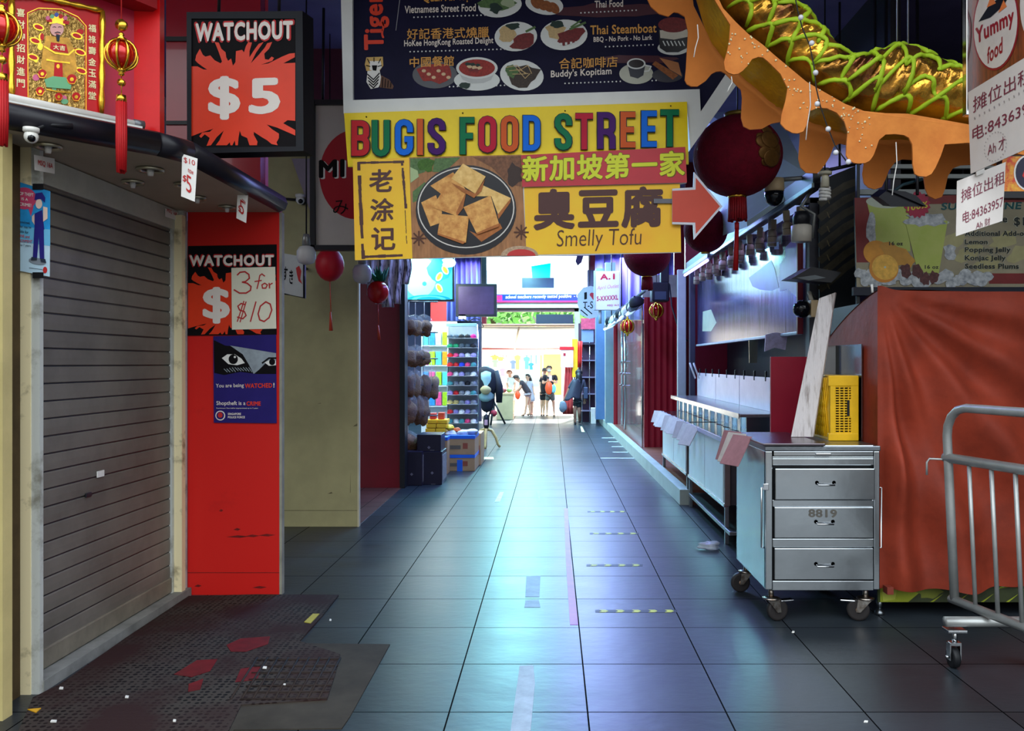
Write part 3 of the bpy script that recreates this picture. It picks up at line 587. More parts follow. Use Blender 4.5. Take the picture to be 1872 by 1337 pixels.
text3(a, '~', (703, 70), (703, 40), (697, 70), ord_, 3, .02)
a.poly([(670, 105), (700, 104), (701, 120), (694, 130), (670, 130), (667, 118)], M('tiger_tan', (206, 168, 96), .5), 2); a.poly([(676, 112), (696, 112), (698, 124), (690, 132), (676, 128)], white(), 3)
for p in ([(672, 108), (676, 116)], [(684, 106), (684, 113)], [(696, 108), (692, 116)], [(670, 120), (677, 122)], [(698, 120), (691, 122)]): a.line(p, 1.6, pbk, 4)
a.poly([(680, 120), (690, 120), (688, 130), (682, 129)], pbk, 5); a.poly([(672, 130), (694, 128), (698, 148), (692, 160), (678, 163), (670, 150)], white(), 2)
for i in range(4): a.line([(672+i, 136+i*6), (683, 146+i*5), (694-i, 134+i*6)], 2, pbk, 4)
a.poly([(697, 138), (712, 146), (720, 158), (718, 163), (694, 160)], M('tiger_brown', (96, 60, 40), .5), 2)
for i in range(4): a.line([(700+i*5, 142+i*3), (699+i*5, 160)], 1.4, pbk, 4)
a.line([(731, 0), (724, 56)], 1.2, M('scratch', (150, 150, 160), .6), 4)
def dots(x0, y0, x1, y1, st=7.2):
    n = int((x1-x0)/st)
    for i in range(n+1): a.ell(x0+i*st, y0+(y1-y0)*i*st/(x1-x0), 1.5, 1.5, dk, 3, 7)
a.text('Quán Ăn Việt', 774, 8, 864, 4, 24, gt, 3, .02); a.text('Vietnamese Street Food', 740, 25, 870, 21, 14, pw, 3, .02); dots(757, 32, 888, 28)
a.text('好記香港式燒臘', 744, 73, 894, 69, 20, gt, 3, .01); a.text('HoKee HongKong Roasted Delight', 739, 89, 902, 83, 15, pw, 3, .02); dots(750, 95, 932, 90)
a.text('中國餐館', 749, 124, 830, 121, 19, gt, 3, .012); dots(822, 159, 846, 158); dots(908, 157, 930, 156)
a.text('Thai Food', 1087, 15, 1139, 13, 13, pw, 3, .02); dots(1062, 24, 1165, 19)
a.text('Thai Steamboat', 1079, 64, 1200, 60, 17, gt, 3, .02); a.text('BBQ - No Pork - No Lark', 1085, 79, 1192, 75, 11, pw, 3, .02); dots(1107, 86, 1200, 82)
a.text('合記咖啡店', 1022, 127, 1129, 123, 20, gt, 3, .01); a.text("Buddy's Kopitiam", 1007, 146, 1118, 140, 17, pw, 3, .02); dots(1033, 153, 1140, 149); dots(1192, 148, 1206, 147)
part(ds, 'lettering', a)
a = Art((0, YS+.004, 0)); pl = M('plate_white', (222, 226, 222), .4, var=.05); gn = M('menu_green', (88, 120, 70), .5, var=.4, scale=60); mt = M('menu_meat', (120, 34, 34), .45, var=.4, scale=60); rc = M('menu_rice', (206, 178, 128), .6, var=.2, scale=80); br_ = M('menu_brown', (150, 88, 44), .5, var=.4, scale=60); dg = M('menu_dark_green', (34, 56, 48), .5); red2 = M('menu_red', (160, 40, 30), .45, var=.5, scale=70)
a.ell(914, 10, 40, 22, pl, 2, rot=-6); a.blob(912, 6, 32, 15, gn, 3); a.blob(906, 16, 12, 9, dg, 4); a.blob(930, 6, 12, 8, M('menu_pale_green', (170, 186, 150), .5), 4)
a.ell(995, 8, 35, 19, pl, 2, rot=10); [a.ell(980+i*11, 6+i*3, 8, 12, br_, 3, rot=-40) for i in range(4)]
a.ell(943, 67, 39, 27, pl, 2, rot=-4); a.blob(930, 64, 16, 15, rc, 3); a.blob(957, 76, 24, 12, mt, 4, rot=-20); a.blob(938, 48, 12, 6, dg, 4); a.line([(962, 58), (978, 50)], 4, gn, 4)
a.ell(1031, 64, 43, 28, pl, 2, rot=-3); a.blob(1016, 58, 18, 14, rc, 3); a.blob(1042, 68, 26, 14, mt, 4, rot=-20); a.blob(1017, 45, 13, 7, dg, 5); a.line([(1042, 54), (1070, 42)], 4, gn, 5); a.line([(1044, 50), (1062, 38)], 3, gn, 5); [a.rect(1024+i*9, 79-i, 1028+i*9, 84-i, pl, 5) for i in range(4)]
a.ell(795, 137, 41, 25, M('menu_glass', (62, 62, 70), .25), 2); a.blob(795, 135, 33, 17, red2, 3); [a.ell(775+i*9, 130+(i % 3)*6, 4, 3, M('menu_cream', (220, 190, 150), .5), 4, 10) for i in range(6)]
a.ell(872, 147, 42, 19, pl, 2); a.poly([(835, 125), (909, 123), (898, 146), (884, 152), (862, 153), (846, 146)], M('bowl_shade', (196, 200, 198), .4), 3); a.ell(872, 125, 38, 20, pl, 4); a.ell(872, 125, 33, 16, red2, 5); [a.blob(856+(i*37) % 34, 118+(i*5) % 14, 5, 3, [dg, M('menu_cream', (0,)*3), mt][i % 3], 6) for i in range(8)]; a.blob(850, 156, 10, 6, dg, 5)
a.ell(954, 138, 40, 28, pl, 2, rot=8); a.blob(956, 138, 30, 20, M('menu_noodle', (66, 54, 46), .5, var=.5, scale=80), 3); a.blob(935, 130, 12, 12, gn, 4); [a.line([(925+i*6, 124+(i % 3)*6), (945+i*5, 120+(i % 4)*8), (960+i*3, 135)], 1.2, rc, 5) for i in range(5)]
a.ell(1163, 135, 31, 19, M('saucer', (190, 192, 176), .4), 2); a.poly([(1147, 118), (1180, 117), (1176, 138), (1166, 144), (1152, 140)], M('cup_dark', (52, 56, 66), .4), 3); a.ell(1163, 117, 17, 10, pl, 4); a.ell(1163, 117, 14, 7.5, M('coffee', (40, 34, 34), .3), 5); a.line([(1180, 120), (1190, 122), (1186, 130), (1178, 131)], 2.4, pl, 4)
a.ell(1220, 138, 28, 13, M('menu_glass', (0,)*3), 2); a.poly([(1192, 118), (1198, 112), (1240, 138), (1230, 146)], br_, 3); a.poly([(1205, 106), (1240, 115), (1246, 140), (1225, 128)], M('toast', (186, 122, 76), .6, var=.3), 4)
a.ell(1231, 88, 29, 13, pl, 2); a.poly([(1204, 54), (1258, 52), (1256, 88), (1240, 96), (1218, 96), (1206, 88)], M('pot_black', (30, 28, 32), .35), 3); a.poly([(1206, 56), (1258, 54), (1257, 68), (1232, 73), (1207, 70)], M('pot_band', (206, 200, 182), .4), 4); a.ell(1231, 46, 28, 14, mt, 4); [a.line([(1212+i*7, 76), (1216+i*7, 84)], 2, pl, 5) for i in range(6)]
a.blob(1130, 20, 120, 12, M('menu_wine', (74, 28, 42), .4), 1, 20); a.blob(1170, 108, 60, 8, M('menu_wine', (0,)*3), 1, 20)
part(ds, 'printed_dishes', a)

# ---- yellow sign with raised letters
Y2 = YS-.055; yel = M('sign_yellow', (246, 214, 12), .38, var=.06)
ys = thing('street_name_sign', 'yellow sign with raised multicoloured capital letters under the food directory', 'sign', tuple(P(940, 290, Y2)))
yb = [(629, 207), (1256, 186), (1259, 300), (636, 305)]
part(ys, 'board', MB().hexa([P(x, y, Y2) for x, y in yb], [P(x, y, Y2)+Vector((0, .02, 0)) for x, y in yb]), yel)
a = Art((0, Y2, 0)); cols = {'r': (196, 34, 44), 'g': (0, 116, 74), 'b': (0, 108, 222), 'o': (212, 92, 40), 'p': (70, 14, 104), 'c': (190, 26, 56)}
for ch, x0, x1, yt, yb_, c in (('B', 643.6, 677, 222, 287, 'r'), ('U', 681, 714, 221, 288, 'g'), ('G', 723, 756.5, 220, 286, 'b'), ('I', 763, 775.5, 219, 285, 'o'), ('S', 783, 815, 217.7, 285, 'p'), ('F', 841, 869.5, 216, 284, 'g'), ('O', 875, 908, 213.7, 281, 'c'), ('O', 916, 948, 213, 280, 'o'), ('D', 956, 988, 212.5, 277.6, 'b'),
                             ('S', 1014, 1045.5, 209, 276.5, 'g'), ('T', 1051.5, 1084, 208.7, 275, 'c'), ('R', 1091.5, 1125, 207, 274, 'p'), ('E', 1133, 1163, 206, 272, 'o'), ('E', 1171, 1202, 204, 271, 'b'), ('T', 1206.5, 1240.6, 202, 270, 'g')):
    mb = MB(); sx = 1 if ch == 'I' else (x1-x0)/33; ox = x0-(10.4 if ch == 'I' else 0); sy = (yb_-yt)/67
    for kk, (pts, cl) in enumerate(LET[ch]):
        q = [(ox+px*sx-(1.6 if not cl and False else 0), yt+py*sy) for px, py in pts]
        ribbon3(mb, a, q, 13.4, black(), .018+kk*.0004, cl, M('letter_side', (150, 140, 60), .5)); ribbon3(mb, a, q, 10.2, M('letter_'+c, cols[c], .45, var=.06, spec=.15), .026+kk*.0004, cl)
    part(ys, 'letter', mb, None, {'r': 'red', 'g': 'green', 'b': 'blue', 'o': 'orange', 'p': 'purple', 'c': 'crimson'}[c]+' capital letter '+ch)
for x, y in ((670, 214), (846, 207), (1033, 203), (1226, 194)): part(ys, 'screw', MB().lathe([(.005, -.004), (.004, 0)], P(x, y, Y2), 8, 'Y'), black())

# ---- tofu banner in front of it
Y3 = YS-.10; tb_ = [(645, 293), (748, 288), (953, 283), (953, 285), (1252, 270), (1255, 335), (1243, 337), (1245, 462), (650, 476)]
tf = thing('tofu_banner', 'yellow banner with a plate of fried tofu hanging below the street name sign', 'banner', tuple(P(945, 476, Y3)))
part(tf, 'backing', MB().prism([P(x, y, Y3+.002) for x, y in tb_], (0, .012, 0)), M('banner_back', (226, 226, 220), .5))
a = Art((0, Y3, 0)); ob = M('banner_amber', (240, 176, 34), .4, var=.1, scale=2, rgb2=(246, 204, 40)); bn = M('banner_brown', (78, 40, 36), .4, var=.08)
a.poly([(645, 293), (748, 288), (754, 473), (649, 476)], ob, 1); a.poly([(958, 343), (1243, 336), (1245, 461), (962, 466)], ob, 1)
def rough(pts, w):
    for (ax, ay), (bx, by) in zip(pts, pts[1:]):
        n = 14
        for i in range(n):
            if R.random() < .93: a.line([(ax+(bx-ax)*i/n+R.uniform(-.4, .4), ay+(by-ay)*i/n), (ax+(bx-ax)*(i+1)/n+R.uniform(-.4, .4), ay+(by-ay)*(i+1)/n)], w*R.uniform(.7, 1.15), bn, 3)
rough([(656, 298), (738, 296)], 4); rough([(656, 298), (664, 472)], 6); rough([(662, 470), (735, 467)], 5); rough([(735, 296), (742, 380)], 4.5); rough([(741, 385), (744, 450)], 1.2)
for ch, x0, x1, yt, yb_ in (('老', 675, 718, 310, 352), ('涂', 677, 720, 363, 406), ('记', 679, 723, 416, 458)): a.text(ch, x0, yb_, x1, yb_-1, yb_-yt, bn, 3, .022)
wd = M('banner_wood', (168, 116, 74), .5, var=.4, scale=9, stretch=(5, 1, .8)); a.poly([(748, 288), (953, 283), (962, 466), (754, 473)], wd, 1)
cg = lambda pts: [(x/4.456+620, y/4.456+180) for x, y in pts]
a.poly(cg([(580, 490), (740, 485), (700, 600), (580, 640)]), gn, 2); a.poly(cg([(580, 560), (640, 590), (650, 640), (582, 690)]), M('leek_pale', (170, 190, 140), .5), 3); a.blob(778, 301, 16, 13, M('broccoli', (70, 110, 40), .6, var=.4, scale=90), 3); a.poly(cg([(780, 490), (990, 480), (860, 600), (760, 600)]), gn, 2)
a.poly(cg([(1090, 480), (1480, 470), (1480, 720), (1380, 700), (1240, 560)]), M('spice_brown', (128, 84, 58), .5, var=.5, scale=40), 2); a.blob(940, 320, 14, 20, M('spice_dark', (60, 42, 36), .5), 3)
a.poly(cg([(600, 760), (700, 680), (720, 800), (600, 850)]), gn, 2)
pb2 = M('plate_black', (26, 24, 30), .25); a.ell(852, 384, 92, 82, pb2, 3, 40); a.ell(852, 380, 88.5, 74, M('plate_rim', (220, 214, 206), .3), 4, 48); a.ell(852, 380, 86.3, 72, pb2, 5, 48)
tfm = M('tofu_toast', (224, 172, 96), .5, var=.3, scale=26, rgb2=(190, 120, 54)); tfs = M('tofu_side', (176, 104, 48), .5, var=.3, scale=26); tfl = M('tofu_light', (236, 200, 128), .5, var=.25, scale=26, rgb2=(214, 164, 84))
for k, (pts, m) in enumerate((([(1060, 1080), (1130, 1110), (1310, 1020), (1330, 1060), (1160, 1170)], tfs), ([(670, 850), (790, 790), (840, 930), (815, 1020), (745, 1045)], tfm), ([(1090, 800), (1170, 710), (1400, 815), (1300, 960), (1240, 800)], tfl), ([(1400, 815), (1395, 850), (1300, 985), (1290, 950)], tfs),
                              ([(745, 715), (930, 605), (1040, 755), (960, 960), (760, 890), (830, 780)], tfm), ([(1040, 755), (1010, 900), (960, 965), (955, 930)], tfs), ([(915, 655), (1010, 535), (1195, 640), (1110, 780)], tfl), ([(915, 690), (1110, 780), (1190, 660), (1160, 760), (1100, 815), (1000, 760)], tfs),
                              ([(1015, 890), (1235, 795), (1305, 1030), (1120, 1100)], tfm), ([(1120, 1100), (1305, 1020), (1300, 1050), (1130, 1112)], tfs), ([(830, 945), (1060, 965), (1035, 1180), (805, 1100)], tfm), ([(805, 1100), (1035, 1175), (1010, 1190), (805, 1115)], tfs))): a.poly(cg(pts), m, 6+k)
for cx, cy in ((766, 436), (953, 425)):
    for k in range(8): a.line([(cx, cy), (cx+13*math.cos(k*PI/4), cy+13*math.sin(k*PI/4))], 2.6, M('star_anise', (84, 46, 30), .5), 4)
a.ell(950, 468, 34, 18, M('bowl_rim', (190, 160, 130), .5, var=.4, scale=60), 4, a0=180, a1=360); a.ell(953, 468, 26, 12, M('sauce_red', (200, 50, 50), .4), 5, a0=180, a1=360)
stp = M('strip_red', (196, 52, 62), .42, var=.08); a.poly([(953, 285), (1252, 270), (1255, 335), (955, 343)], stp, 16)
a.text('新加坡第一家', 953, 336, 1253, 325, 50, M('strip_edge', (120, 96, 20), .5), 17, .052); a.text('新加坡第一家', 955, 334, 1251, 323.5, 47, M('strip_yellow', (216, 222, 40), .4, var=.04), 18, .03)
a.text('臭豆腐', 975, 422, 1212, 416, 76, bn, 3, .04); a.text('Smelly Tofu', 1017, 461, 1171, 457, 40, M('tofu_script', (84, 50, 34), .5), 3, -.008, .06)
part(tf, 'printed_sheet', a)
Y4 = YS-.14; ar = [(1229, 345), (1267.5, 342.6), (1268.7, 314.6), (1321, 377.4), (1268.7, 438), (1267.5, 411), (1229, 410)]; ai = [(1229, 349), (1271.5, 347), (1272, 325), (1316, 377.4), (1272, 428), (1271, 407), (1229, 406)]
t = thing('arrow_sign', 'red and orange arrow board pointing right beside the tofu banner', 'sign', tuple(P(1275, 438, Y4)))
part(t, 'board', MB().prism([P(x, y, Y4) for x, y in ar], (0, .02, 0)), M('arrow_white', (214, 214, 224), .4))
a = Art((0, Y4, 0)); a.poly(ai, M('arrow_red', (206, 72, 50), .35, var=.12, scale=3), 1); part(t, 'printed_arrow', a)
part(t, 'bracket', MB().box(P(1229, 377, Y4).x-.12, P(1240, 377, Y4).x, Y4+.021, Y3-.0015, 2.66, 2.69), M('bracket', (90, 90, 96), .4, .8))

# ---- white sign with a red disc, in a black frame
Y5 = 7.3; t = thing('disc_sign', 'white sign with a big red disc in a black frame beside the cream pillar', 'sign', tuple(P(620, 457, Y5)))
part(t, 'panel', MB().prism([P(x, y, Y5) for x, y in ((576, 192), (700, 190), (700, 450), (578, 452))], (0, .05, 0)), M('pale_panel', (186, 176, 168), .45, var=.06))
for xy in ((568, 186, 577, 457), (568, 184, 706, 193), (568, 449, 706, 458), (698, 184, 706, 458)): part(t, 'frame_rail', MB().box(P(xy[0], 0, Y5).x, P(xy[2], 0, Y5).x, Y5-.03, Y5+.06, P(0, xy[3], Y5).z, P(0, xy[1], Y5).z), dark())
a = Art((0, Y5, 0)); a.ell(650, 319, 66, 82, M('disc_red', (168, 10, 32), .4, var=.05), 1, 44); a.text('MI', 586, 328, 633, 326, 33, white(), 2, .04); a.text('MI', 583, 326, 630, 324, 33, pbk, 3, .04); a.text('み', 609, 393, 637, 391, 26, pbk, 3, .0); part(t, 'lettering', a)
for x in (590, 680): part(t, 'hanger', MB().tube([P(x, 188, Y5+.03), Vector((P(x, 188, Y5).x, Y5+.03, 4.61))], .012, 6), dark())
Y6 = 7.9; t = thing('sushi_sign', 'small white hanging sign with brush characters and a red fish behind the red pillar', 'sign', tuple(P(533, 545, Y6)))
sq = [(512, 462), (556, 470), (556, 545), (512, 536)]; part(t, 'box', MB().hexa([P(x, y, Y6) for x, y in sq], [P(x, y, Y6)+Vector((0, .06, 0)) for x, y in sq]), M('sign_grey_white', (190, 192, 188), .5)); part(t, 'frame', MB().tube([P(x, y, Y6-.01) for x, y in sq[1:]]+[P(512, 462, Y6-.01)], .012, 6), dark())
a = Art((0, Y6, 0)); a.text('す', 517, 513, 526, 514, 26, pbk, 2, .02); a.text('き', 529, 519, 536, 520, 26, pbk, 2, .02); a.poly([(541, 490), (547, 486), (551, 496), (549, 510), (553, 520), (546, 514), (543, 502)], redink(), 2); part(t, 'lettering', a); part(t, 'bracket', MB().tube([P(530, 480, Y6)+Vector((0, .05, 0)), P(530, 480, Y6)+Vector((0, .54, 0))], .015, 6), dark())

# ---- bulbs, red balloon lanterns, pineapple
def bulb(x, y, Y, r, label):
    c = P(x, y, Y); t = thing('globe_bulb', label, 'bulb', tuple(c), 'hanging globe bulbs')
    part(t, 'glass', MB().lathe([(r*.2, r*1.0), (r*.75, r*.82), (r, r*.35), (r, -r*.4), (r*.8, -r*.85), (r*.3, -r*1.05)], c, 16), M('bulb_white', (206, 206, 202), .25)); part(t, 'cap', MB().lathe([(r*.45, r*1.0), (r*.4, r*1.8), (r*.3, r*2.2)], c, 12), M('bulb_cap', (150, 150, 146), .35, .5)); part(t, 'flex', MB().tube([c+Vector((0, 0, r*2.1)), (c.x, c.y, 4.61)], .006, 5), black())
bulb(560, 466, 6.9, .075, 'white globe bulb below the left end of the red disc sign'); bulb(662, 500, 8.2, .09, 'white globe bulb below the left end of the tofu banner')
t = thing('red_paper_lantern', 'plain red oval lantern with a thin orange drop in front of the cream pillar', 'lantern', tuple(P(603, 520, 7.9)))
c = P(603, 484, 7.9); part(t, 'globe', MB().ball(c, .13, 18, (1, 1, 1.2)), M('lantern_scarlet', (196, 20, 36), .45)); part(t, 'drop', MB().tube([P(603, 514, 7.9), P(605, 570, 7.9)], .004, 5).tube([P(604, 570, 7.9), P(605, 605, 7.9)], [.006, .018], 7), M('drop_orange', (206, 70, 40), .5)); part(t, 'cord', MB().tube([c+Vector((0, 0, .15)), (c.x, c.y, 4.61)], .005, 5), black())
t = thing('pineapple_lantern', 'red pineapple lantern with green leaves hanging in front of the maroon panel', 'lantern', tuple(P(692, 556, 9.6)))
c = P(691, 534, 9.6); part(t, 'fruit', MB().ball(c, .12, 18, (1, 1, 1.08)), M('pineapple_red', (196, 26, 22), .25, var=.2, scale=30)); lm = MB()
for k in range(14):
    q = 2*PI*k/14; l = R.uniform(.12, .2); d = Vector((math.cos(q)*.8, math.sin(q)*.8, R.uniform(.5, 1.4))).normalized(); b0 = c+Vector((.02, 0, .1)); lm.tube([b0, b0+d*l*.5, b0+d*l+Vector((0, 0, .03))], [.022, .026, .003], 4)
part(t, 'leaves', lm, M('leaf_felt', (0, 92, 60), .6)); part(t, 'drop', MB().tube([P(691, 557, 9.6), P(692, 595, 9.6)], .004, 5).tube([P(691, 594, 9.6), P(693, 622, 9.6)], [.008, .02], 7), M('drop_orange', (0,)*3)); part(t, 'cord', MB().tube([c+Vector((.02, 0, .12)), (c.x+.02, c.y, 4.61)], .005, 5), black())

# ================================================================== BIG LANTERNS
def big_lantern(x, y, rx, rz, Y, label, emb=True, tass=(0, 0), name='festival_lantern'):
    c = P(x, y, Y); r = rx*Y/F; z = rz*Y/F; t = thing(name, label, 'lantern', (c.x, c.y, c.z-z), 'large festival lanterns')
    mb = MB(); k = 40; vs = []; m = 22
    for i in range(m+1):
        q0 = PI*(.06+.88*i/m)
        for j in range(k): 
            f = 1+.012*math.cos(j*PI); vs.append(c+Vector((r*f*math.sin(q0)*math.cos(2*PI*j/k), r*f*math.sin(q0)*math.sin(2*PI*j/k), z*math.cos(q0))))
    mb.smooth = True; mb.add(vs, [(i*k+j, (i+1)*k+j, (i+1)*k+(j+1) % k, i*k+(j+1) % k) for i in range(m) for j in range(k)]); part(t, 'shade', mb, M('lantern_felt', (112, 6, 30), .8, var=.35, scale=14, bump=.5, bscale=60, spec=.2))
    part(t, 'collar', MB().lathe([(r*.3, z*.96), (r*.3, z*1.06)], c, 20), M('collar_gold', (150, 120, 50), .4, .6)); part(t, 'base_ring', MB().lathe([(r*.2, -z*1.04), (r*.22, -z*.97)], c, 20), gold())
    part(t, 'cord', MB().tube([c+Vector((0, 0, z*1.03)), Vector((c.x, c.y, 4.61))], .006, 5), black())
    if emb:
        e = MB().use(M('emblem_gold', (124, 84, 38), .45, .5, .3, 40))
        for u, w, s in ((.50, .15, .20), (.34, .10, .15), (.62, .02, .16), (.40, -.12, .15), (.56, -.2, .2), (.66, .22, .12), (.5, .36, .13), (.44, -.28, .10), (.3, .2, .09), (.7, -.1, .12)):
            th = math.asin(max(-1, min(1, u)))*1.1; ph = w*1.2; d = Vector((math.sin(th)*math.cos(ph), -math.cos(th)*math.cos(ph), math.sin(ph))); p = c+Vector((d.x*r, d.y*r, d.z*z))*1.0
            q = Matrix.Translation(p) @ d.to_track_quat('Z', 'Y').to_matrix().to_4x4(); b = MB().ball((0, 0, 0), s*r*1.35, 12, (1, .75, .10)).xf(q); e.smooth = True; e.add(b.v, b.f); e.smooth = False
        part(t, 'emblem', e)
    fw, fl = tass
    if fw:
        f = MB(); b = c.z-z*1.03
        for j in range(22):
            q = 2*PI*j/22; d = Vector((math.cos(q), math.sin(q), 0))*fw; f.tube([Vector((c.x, c.y, b))+d, Vector((c.x, c.y, b-fl*R.uniform(.93, 1.05)))+d*1.12], fw*.17, 5)
        part(t, 'fringe', f, M('fringe_red', (140, 10, 24), .6, var=.3, scale=50))
    return t, c
lt, c = big_lantern(1348, 286, 80, 74, 6.5, 'large crimson lantern with a gold emblem behind the tip of the arrow sign', True, (.058, .17))
b = P(1347, 402, 6.5); part(lt, 'tassel', MB().tube([b, b+Vector((0, 0, -.02))], .008, 5).tube([b+Vector((0, 0, -.02)), b+Vector((0, 0, -.07))], .018, 7).tube([b+Vector((0, 0, -.07)), b+Vector((-.01, 0, -.38))], [.016, .022], 7), M('tassel_red', (0,)*3))
big_lantern(1183, 465, 43, 41, 11.0, 'crimson lantern under the right end of the tofu banner, with a short red fringe', False, (.06, .16))
big_lantern(1290, 420, 40, 42, 8.6, 'dark crimson lantern half hidden behind the arrow sign', False)

# ================================================================== DRAGON
dg_ = thing('dragon_decoration', 'gold foil dragon body with lime scales and an orange scalloped fringe hung under the ceiling', 'decoration', tuple(P(1560, 260, 4.8)))
Tp = [(1330, -70), (1405, -30), (1447, 0), (1480, 38), (1514, 78), (1560, 116), (1602, 100), (1648, 88), (1702, 108), (1757, 135), (1830, 158), (1900, 172)]
Bp = [(1262, -70), (1315, 8), (1350, 46), (1387, 80), (1428, 112), (1474, 150), (1530, 184), (1584, 204), (1640, 209), (1702, 216), (1792, 232), (1880, 246)]
def cr(pts, u):
    n = len(pts)-1; f = min(max(u, 0), .9999)*n; i = int(f); t = f-i; g = lambda k: pts[min(max(k, 0), n)]
    p0, p1, p2, p3 = g(i-1), g(i), g(i+1), g(i+2)
    return tuple(.5*((2*p1[k])+(-p0[k]+p2[k])*t+(2*p0[k]-5*p1[k]+4*p2[k]-p3[k])*t*t+(-p0[k]+3*p1[k]-3*p2[k]+p3[k])*t**3) for k in range(2))
def dsurf(u, v, off=0):                                     # v 0 lower edge .. 1 upper edge over the front, 1..2 round the back
    Y = 4.95-.25*u; a_ = P(*cr(Bp, u), Y); b_ = P(*cr(Tp, u), Y); th = PI*v; m_ = (a_+b_)/2; h_ = (a_-b_)/2
    cr_ = .010*math.sin(u*95+math.sin(v*9)*1.5)+.007*math.sin(u*211+v*13)+.006*math.sin(v*31+u*40)
    return m_+h_*math.cos(th)*(1+off*3)+Vector((0, -1, .15))*(math.sin(th)*(.17+off+cr_))
part(dg_, 'foil_body', MB().grid(lambda u, v: dsurf(u, v*2), 130, 44), M('gold_foil', (226, 166, 60), .22, .85, .35, 3, .5, 14, rgb2=(104, 62, 40), thr=(.36, .6)))
net = M('lime_felt', (172, 206, 40), .6, var=.12)
for row in range(4):
    for k in range(1, 11):
        u0 = .03+k*.09+(row % 2)*.045+R.uniform(-.008, .008); v0 = .05+row*.225; pts = []; am, pw_, ph = R.uniform(-.06, .05), R.uniform(.6, 1.3), R.uniform(0, 6)
        if u0 > .95: continue
        for i in range(13):
            t = i/12; pts.append(dsurf(u0+.09*t, v0+(.25+am)*math.sin(PI*t)**pw_+.03*math.sin(t*6+ph), .008))
        part(dg_, 'scale_outline', MB().tube(pts, [.009]+[R.uniform(.011, .016) for _ in range(11)]+[.009], 6, flat=(Vector((0, 1, 0)), .5)), net)
fo_ = [(1296, -40), (1310, -10), (1322, 15), (1345, 40), (1368, 62), (1395, 82), (1415, 100), (1445, 125), (1475, 150), (1510, 170), (1545, 190), (1580, 203), (1620, 207), (1660, 208), (1700, 215), (1740, 222), (1880, 247), (1880, 285), (1800, 268), (1770, 261), (1727, 264), (1720, 285), (1710, 307), (1703, 318), (1693, 323), (1680, 322), (1673, 318), (1669, 301), (1669, 280), (1668, 264), (1662, 252), (1653, 247), (1636, 245), (1619, 246), (1607, 256), (1603, 268), (1597, 284), (1590, 294), (1582, 298), (1570, 299), (1562, 298), (1552, 293), (1547, 284), (1548, 262), (1550, 241), (1544, 222), (1530, 206), (1512, 198), (1496, 197), (1480, 203), (1476, 225), (1469, 240), (1458, 244), (1449, 243), (1436, 236), (1427, 226), (1429, 209), (1436, 185), (1440, 161), (1427, 135), (1404, 112), (1395, 105), (1386, 104), (1375, 108), (1366, 121), (1357, 130), (1349, 135), (1341, 136), (1332, 133), (1326, 128), (1323.5, 114), (1330, 90), (1333, 74), (1335, 45), (1314.6, 13), (1301, -10), (1280, -40)]
felt = M('orange_felt', (226, 140, 62), .75, var=.14, scale=8, rgb2=(206, 116, 48)); 
def trim(pts, Y0, Y1, dy):
    Yf = lambda x: Y0+(Y1-Y0)*(x-1260)/600; return MB().prism([P(x, y, Yf(x)) for x, y in pts], (0, dy, 0))
part(dg_, 'front_fringe', trim(fo_, 4.80, 4.56, .012), felt); gls = MB().use(M('gold_sequin', (255, 240, 190), .3, .1))
for i in range(130):
    x = R.uniform(1322, 1600); y0 = 10+(x-1310)*.78 if x < 1500 else 160+(x-1500)*.5; y = y0+R.uniform(6, 70)
    def inside(px, py):
        r = False; j = len(fo_)-1
        for i2 in range(len(fo_)):
            xi, yi = fo_[i2]; xj, yj = fo_[j]
            if (yi > py) != (yj > py) and px < (xj-xi)*(py-yi)/(yj-yi)+xi: r = not r
            j = i2
        return r
    if inside(x, y): gls.ball(P(x, y, 4.80-.24*(x-1260)/600-.003), R.uniform(.003, .007), 5)
part(dg_, 'sequins', gls)['kind'] = 'stuff'
bo_ = [(1180, -40), (1182, -5), (1190, 12), (1205, 25), (1222, 30), (1232, 22), (1240, 23), (1252, 30), (1258, 58), (1254, 126), (1252, 146), (1256, 154), (1264, 158), (1275, 158), (1290, 148), (1301, 135), (1309, 131), (1318, 130), (1326, 134), (1355, 164), (1357, 179), (1355, 215), (1359.5, 231), (1371, 237), (1393, 235.5), (1410, 226), (1432, 222), (1463, 245), (1460, 290), (1464, 306), (1474, 316), (1495, 317), (1507, 303), (1517, 287), (1524, 268), (1536, 262), (1560, 268), (1580, 300), (1577, 318), (1580, 335), (1588, 343), (1600, 346), (1612, 342), (1619, 328), (1625, 312), (1636, 297), (1650, 291), (1668, 292), (1688, 315), (1692, 345), (1698, 358), (1710, 364), (1722, 360), (1728, 345), (1733, 322), (1742, 308), (1757, 302), (1800, 300), (1880, 310), (1880, 275), (1790, 262), (1700, 256), (1600, 250), (1548, 240), (1480, 216), (1431, 196), (1404, 178), (1323, 102), (1290, 55), (1268, 10), (1262, -40)]
part(dg_, 'rear_fringe', trim(bo_, 5.24, 4.98, .012), M('orange_felt_plain', (216, 128, 54), .75, var=.12, scale=6))
bl_ = [(1262, -40), (1290, 55), (1323, 106), (1404, 182), (1431, 200), (1480, 222), (1548, 246), (1600, 254), (1700, 258), (1790, 264), (1880, 276)]
part(dg_, 'belly_cloth', MB().grid(lambda u, v: P(*cr(Bp, u), 4.85-.25*u)*(1-v)+P(*cr(bl_, u), 5.21-.25*u)*v+Vector((0, 0, -.02*math.sin(PI*v)+.004*math.sin(u*120))), 60, 8), M('belly_gold', (196, 158, 34), .4, .3, .25, 8, .3, 30))
for x, y in ((1447, 0), (1640, 90), (1660, 98)): part(dg_, 'hanging_wire', MB().tube([P(x, y, 4.75), Vector((P(x, y, 4.75).x, 4.75, 4.62))], .004, 5), M('wire_grey', (150, 150, 160), .4, .6))
